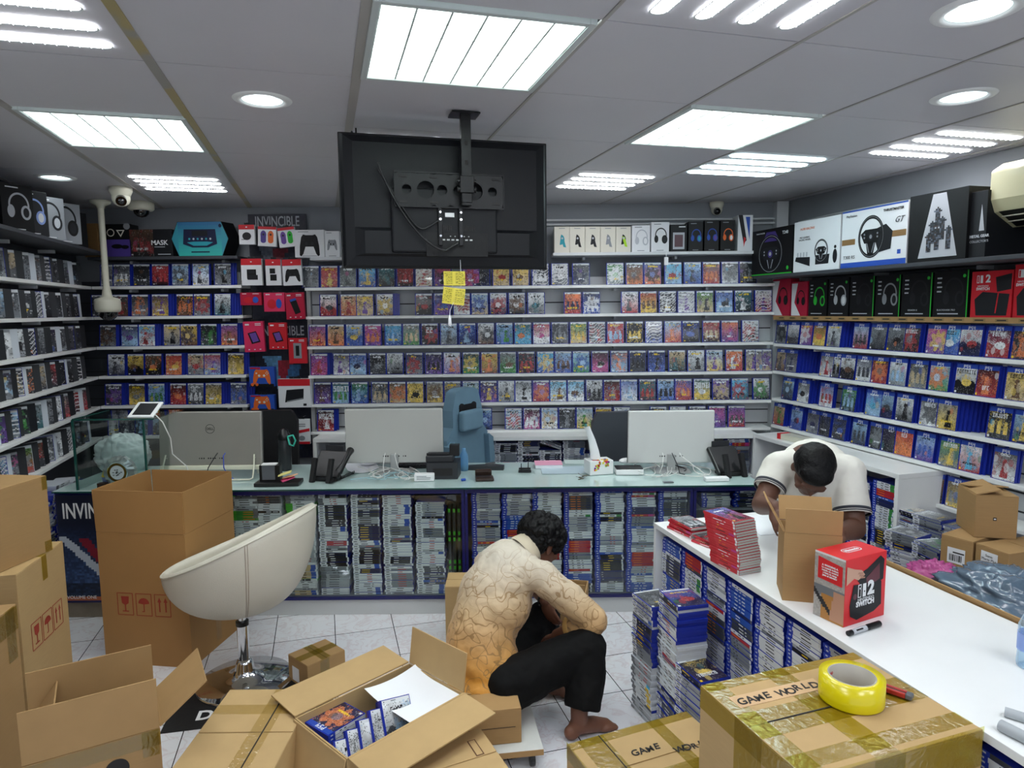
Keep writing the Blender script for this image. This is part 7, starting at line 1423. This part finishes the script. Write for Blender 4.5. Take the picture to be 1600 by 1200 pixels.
# ---------------------------------------------------------------- seated man
M_skin1 = skin('brown_skin', '6d4634')
def shirt_mat():
    m = bpy.data.materials.new('cream_to_gold_shirt'); m.use_nodes = True; nt = m.node_tree; N = nt.nodes.new; Lk = nt.links.new; b = nt.nodes['Principled BSDF']
    tc = N('ShaderNodeTexCoord'); sp = N('ShaderNodeSeparateXYZ'); Lk(tc.outputs['Object'], sp.inputs[0])
    mr = N('ShaderNodeMapRange'); mr.inputs[1].default_value = .72; mr.inputs[2].default_value = .28; Lk(sp.outputs[2], mr.inputs[0])
    cr = N('ShaderNodeValToRGB'); e = cr.color_ramp.elements; e[0].color = (*hx('c8bfae'), 1); e[1].color = (*hx('cc8e34'), 1); k = e.new(.45); k.color = (*hx('c3a57c'), 1); Lk(mr.outputs[0], cr.inputs[0])
    def loops(scale, dist, thr, seed):
        mp = N('ShaderNodeMapping'); mp.inputs['Location'].default_value = (seed, seed * .7, seed * .3); Lk(tc.outputs['Object'], mp.inputs[0])
        no = N('ShaderNodeTexNoise'); no.inputs['Scale'].default_value = scale; no.inputs['Detail'].default_value = 0.6; no.inputs['Distortion'].default_value = dist; Lk(mp.outputs[0], no.inputs[0])
        s = N('ShaderNodeMath'); s.operation = 'SUBTRACT'; s.inputs[1].default_value = .5; Lk(no.outputs[0], s.inputs[0]); a = N('ShaderNodeMath'); a.operation = 'ABSOLUTE'; Lk(s.outputs[0], a.inputs[0])
        l = N('ShaderNodeMath'); l.operation = 'LESS_THAN'; l.inputs[1].default_value = thr; Lk(a.outputs[0], l.inputs[0]); return l
    l1, l2 = loops(11, .8, .014, 0), loops(12, 1.0, .014, 5); mx = N('ShaderNodeMath'); mx.operation = 'MAXIMUM'; Lk(l1.outputs[0], mx.inputs[0]); Lk(l2.outputs[0], mx.inputs[1])
    st = N('ShaderNodeMapRange'); st.inputs[1].default_value = .76; st.inputs[2].default_value = .58; st.inputs[3].default_value = .10; st.inputs[4].default_value = .75; Lk(sp.outputs[2], st.inputs[0])
    ml = N('ShaderNodeMath'); ml.operation = 'MULTIPLY'; Lk(mx.outputs[0], ml.inputs[0]); Lk(st.outputs[0], ml.inputs[1])
    m2 = N('ShaderNodeMix'); m2.data_type = 'RGBA'; Lk(ml.outputs[0], m2.inputs[0]); Lk(cr.outputs[0], m2.inputs[6]); m2.inputs[7].default_value = (*hx('8d6a3c'), 1); Lk(m2.outputs[2], b.inputs['Base Color']); b.inputs['Roughness'].default_value = .65
    b.inputs['Sheen Weight'].default_value = .15
    no = N('ShaderNodeTexNoise'); no.inputs['Scale'].default_value = 11; no.inputs['Detail'].default_value = 3; no.inputs['Distortion'].default_value = 1; Lk(tc.outputs['Object'], no.inputs[0]); bp = N('ShaderNodeBump'); bp.inputs['Strength'].default_value = .35; bp.inputs['Distance'].default_value = .02; Lk(no.outputs[0], bp.inputs['Height']); Lk(bp.outputs[0], b.inputs['Normal']); return m
M_shirt = shirt_mat(); M_trous = mat('black_trousers', '040405', .85, spec=.25, var=.15, scale=8, bump=.3, bscale=9); M_hair = mat('black_hair', '040405', .55, bump=.5, bscale=70, spec=.22)
man = thing('person', 'seated person in cream-to-gold patterned shirt and black trousers, bent forward on a carton', 'person', (0, 0, 0))
hip = atY(765, 1068, 2.80); hR, hL = atY(792, 1072, 2.73), atY(760, 1050, 2.92); kR, aR = atY(916, 1012, 2.80), atZ(905, 1122, .085); kL, aL = atY(850, 965, 3.20), atZ(846, 1062, .075)
w1_, c1, up1 = atY(752, 1000, 2.86), atY(768, 935, 2.93), atY(798, 888, 2.99); nk = atY(820, 862, 3.03); hd = atY(846, 851, 3.09)
sR, sL = atY(844, 900, 2.89), atY(764, 880, 3.10); eR, wR = atY(926, 970, 2.84), atY(870, 992, 3.0); eL, wL = atY(822, 905, 3.28), atY(851, 938, 3.13)
Rh = frame((.70, .52, -.62), (.48, .40, .85)); 
m = MB(); head(m, hd, Rh, 1.0); capchain(m, [(up1, .06), (nk, .055), (hd + V((-.01, -.01, -.02)), .05)]); capchain(m, [(hip, .12), (w1_, .115), (c1, .12), (up1, .10)])
capchain(m, [(sL, .05), (up1, .07), (sR, .05)]); capchain(m, [(sR, .046), (eR, .037), (wR, .026)]); capchain(m, [(sL, .046), (eL, .037), (wL, .026)])
capchain(m, [(hR, .085), (kR, .055), (aR + V((0, 0, .05)), .038), (aR, .036)]); capchain(m, [(hL, .085), (kL, .055), (aL + V((0, 0, .05)), .038), (aL, .036)])
foot(m, aR, (.9, .42), 1.0, -1); foot(m, aL, (.93, -.1), 1.0, 1); hand_mesh(m, wL, (.32, -.28, -.75), (-.55, -.75, .1), -1, .55, 1.0); hand_mesh(m, wR, (-.45, .6, -.45), (.3, -.3, .8), 1, .7, .95)
organic('body', m, M_skin1, man, .0052, 4, fac=.5)
m = MB(); capchain(m, [(hip + V((-.0, -.0, -.02)), .158), (w1_ + V((-.005, -.01, 0)), .150), (c1, .152), (c1 * .5 + up1 * .5, .152), (up1 + V((0, 0, -.01)), .125)]); ell(m, hip + V((-.03, -.02, -.015)), (.155, .165, .12)); ell(m, c1 + V((.03, .0, -.02)), (.15, .175, .14)); ell(m, up1 + V((-.01, .0, .0)), (.15, .15, .125)); ell(m, nk + V((-.035, -.02, -.01)), (.09, .09, .07)); ell(m, hip + V((-.06, -.06, -.02)), (.14, .12, .105)); capchain(m, [(sL, .068), (up1 + V((0, 0, -.01)), .095), (sR, .068)])
capchain(m, [(sR, .070), (sR * .45 + eR * .55 + V((.01, -.01, .0)), .068), (eR, .064), (eR * .55 + wR * .45, .060)], (True, False)); capchain(m, [(sL, .070), (eL, .060), (eL * .5 + wL * .5, .052)], (True, False)); capchain(m, [(up1, .085), (nk + V((-.01, -.01, -.01)), .064)], (True, False))
organic('shirt', m, M_shirt, man, .0072, 9, .022, .075)
m = MB(); cz = nk + V((-.004, -.006, .004)); dz = (hd - up1).normalized(); Rn = dz.to_track_quat('Z', 'Y').to_matrix().to_4x4(); m.lathe([(.078, -.03), (.083, -.02), (.074, .024), (.068, .028), (.064, -.02)], 30, 0, T(*(cz + dz * .012)) @ Rn); obj('collar', m, mat('cream_collar', 'cbbfa6', .65), man)
m = MB(); dq = (wR - eR).normalized(); Rq = dq.to_track_quat('Z', 'Y').to_matrix().to_4x4(); m.lathe([(.062, -.004), (.065, .0), (.062, .03), (.058, .034), (.056, .0)], 28, 0, T(*(eR * .58 + wR * .42)) @ Rq); m.lathe([(.0645, .028), (.067, .05), (.058, .052)], 28, 1, T(*(eR * .58 + wR * .42)) @ Rq, a0=2.6, a1=4.6); obj('cuff', m, [mat('gold_cuff', 'c49a58', .65), M_paper], man)
m = MB(); capchain(m, [(hip + V((.01, .02, -.03)), .135), (hip + V((0, 0, .03)), .125)]); capchain(m, [(hR, .112), (hR * .5 + kR * .5, .100), (kR, .086), (kR * .6 + aR * .4 + V((.01, -.01, 0)), .082), (aR + V((.012, -.008, .045)), .078)], (True, False)); capchain(m, [(hL, .105), (kL, .082), (aL + V((0, 0, .06)), .07)], (True, False))
organic('trousers', m, M_trous, man, .008, 6, .018, .07)
m = MB(); Rk = Rh
def eh(off, r): ell(m, hd + Rk @ V(off), r, Rk)
eh((0, -.035, .050), (.098, .100, .085)); eh((0, -.06, .0), (.088, .068, .075)); eh((0, .03, .075), (.082, .070, .052)); eh((.045, -.01, .06), (.06, .09, .06)); eh((-.045, -.01, .06), (.06, .09, .06)); rr = random.Random(12)
for k in range(230):
    a, b = rr.uniform(0, 2 * math.pi), math.acos(rr.uniform(-.55, 1)); dd_ = V((math.sin(b) * math.cos(a) * .104, math.sin(b) * math.sin(a) * .112 - .025, math.cos(b) * .092 + .045))
    if dd_.y > .055 and dd_.z < .055: continue
    if dd_.z < -.03 and dd_.y > -.03: continue
    ell(m, hd + Rk @ dd_, (rr.uniform(.010, .018),) * 3, None, 8, 6)
organic('hair', m, M_hair, man, .005, 1, .012, .012)
m = MB(); dw = (wL - eL).normalized(); m.lathe([(.029, -.008), (.0315, -.006), (.0315, .006), (.029, .008)], 24, 0, T(*(wL * .93 + eL * .07)) @ dw.to_track_quat('Z', 'Y').to_matrix().to_4x4()); m.cyl(V((0, -.029, 0)), V((0, -.037, 0)), .017, 18, 0, T(*(wL * .93 + eL * .07)) @ dw.to_track_quat('Z', 'Y').to_matrix().to_4x4()); obj('wristwatch', m, M_black, man)
# ---------------------------------------------------------------- standing man
M_skin2 = skin('deep_brown_skin', '5e3c2c'); M_tee = mat('off_white_tee', 'd9d6cd', .75, var=.03, bump=.25, bscale=9); M_band = mat('charcoal_band', '2c2f38', .7)
man2 = thing('person', 'person in a white short-sleeved shirt with banded sleeves bending over the white counter', 'person', (0, 0, 0))
hp = V((1.50, 3.27, .93)); ch = V((1.40, 3.10, 1.03)); up = V((1.345, 3.02, 1.08)); nk2 = V((1.315, 2.94, 1.105)); hd2 = V((1.283, 2.86, 1.100)); s1, s2 = V((1.205, 3.03, 1.075)), V((1.495, 2.98, 1.065))
e1, wr1 = V((1.10, 2.93, .935)), V((1.075, 2.72, .985)); e2, wr2 = V((1.475, 2.86, .845)), V((1.30, 2.64, .90))
R2 = frame((-.22, -.52, -.82), (-.10, -.80, .50))
m = MB(); head(m, hd2, R2, 1.0); capchain(m, [(up, .07), (nk2, .06), (hd2, .055)]); capchain(m, [(hp, .13), (ch, .135), (up, .11)]); capchain(m, [(s1, .055), (up, .08), (s2, .055)])
capchain(m, [(s1, .052), (e1, .045), (wr1, .029)]); capchain(m, [(s2, .056), (e2, .048), (wr2, .030)]); hand_mesh(m, wr1, (-.05, -.55, -.35), (-.5, -.1, .8), -1, .6); hand_mesh(m, wr2, (-.5, -.6, -.2), (.1, 0, 1), 1, .6)
h1, h2_ = V((1.44, 3.20, .90)), V((1.56, 3.34, .90)); g1, g2_ = V((1.47, 3.18, .48)), V((1.58, 3.33, .48)); f1, f2 = V((1.49, 3.21, .08)), V((1.60, 3.37, .08))
capchain(m, [(h1, .085), (g1, .055), (f1, .038)]); capchain(m, [(h2_, .085), (g2_, .055), (f2, .038)]); foot(m, f1, (-.7, -.7), 1.0, 1); foot(m, f2, (-.7, -.7), 1.0, -1); organic('body', m, M_skin2, man2, .0055, 4, fac=.5)
m = MB(); capchain(m, [(hp, .155), (ch, .165), (up + V((.0, .0, -.02)), .118)]); ell(m, ch + V((-.02, -.04, -.03)), (.20, .15, .145)); capchain(m, [(s1, .075), (up + V((0, .01, -.01)), .105), (s2, .078)]); t1 = s1 * .45 + e1 * .55; t2 = s2 * .28 + e2 * .72
capchain(m, [(s1, .076), (t1, .068)], (True, False)); capchain(m, [(s2, .080), (t2, .077)], (True, False)); capchain(m, [(up, .09), (nk2 + V((0, .02, 0)), .068)], (True, False)); organic('shirt', m, M_tee, man2, .0075, 8, .016, .1)
for (a, b, r_) in ((s1, t1, .0685), (s2, t2, .0775)):
    d_ = (b - a).normalized(); M = T(*b) @ d_.to_track_quat('Z', 'Y').to_matrix().to_4x4(); m = MB(); m.lathe([(r_ - .006, -.016), (r_ + .0015, -.016), (r_ + .0015, -.004), (r_ - .006, -.004)], 30, 0, M); m.lathe([(r_ - .006, -.001), (r_ + .0015, -.001), (r_ + .0015, .004), (r_ - .006, .004)], 30, 0, M); m.lathe([(r_ + .0005, -.004), (r_ + .0005, -.001)], 30, 1, M); m.lathe([(r_ + .0005, .004), (r_ - .002, .008)], 30, 1, M); obj('sleeve_band', m, [M_band, M_tee], man2)
m = MB(); capchain(m, [(hp + V((0, 0, -.06)), .145), (hp + V((0, 0, .0)), .14)]); capchain(m, [(h1, .10), (g1, .08), (f1 + V((0, 0, .03)), .062)], (True, False)); capchain(m, [(h2_, .10), (g2_, .08), (f2 + V((0, 0, .03)), .062)], (True, False)); organic('trousers', m, M_trous, man2, .009, 6, .012, .08)
m = MB()
def eh2(off, r): ell(m, hd2 + R2 @ V(off), r, R2)
eh2((0, -.022, .045), (.086, .094, .078)); eh2((0, -.055, .0), (.078, .060, .065)); eh2((0, .035, .070), (.070, .056, .042)); organic('hair', m, M_hair, man2, .006, 4, .004, .02)
# cartons near the seated man
carton('carton', 'brown carton between the seated man and the glass counter, under his hands', V((.16, 3.34, 0)), V((.36, 3.30, 0)), .18, .37, 0, True, [('f', .05, 80)], M_card)
carton('carton', 'brown carton behind the seated man against the glass counter', V((-.37, 3.50, 0)), V((-.12, 3.50, 0)), .2, .335, 0, False, (), M_card2)
# everything too many to single out: the deeper and smaller cases of all stacks and rows
so = obj('game_cases', stuff_cases, [M_caseblack, M_caseblue, M_casewhite, M_casered, M_wprint, M_spine, M_casegreen, M_dgrey])
tag(so, 'countless further game cases filling the counters and shelves behind the front ones', 'game cases', kind='stuff')
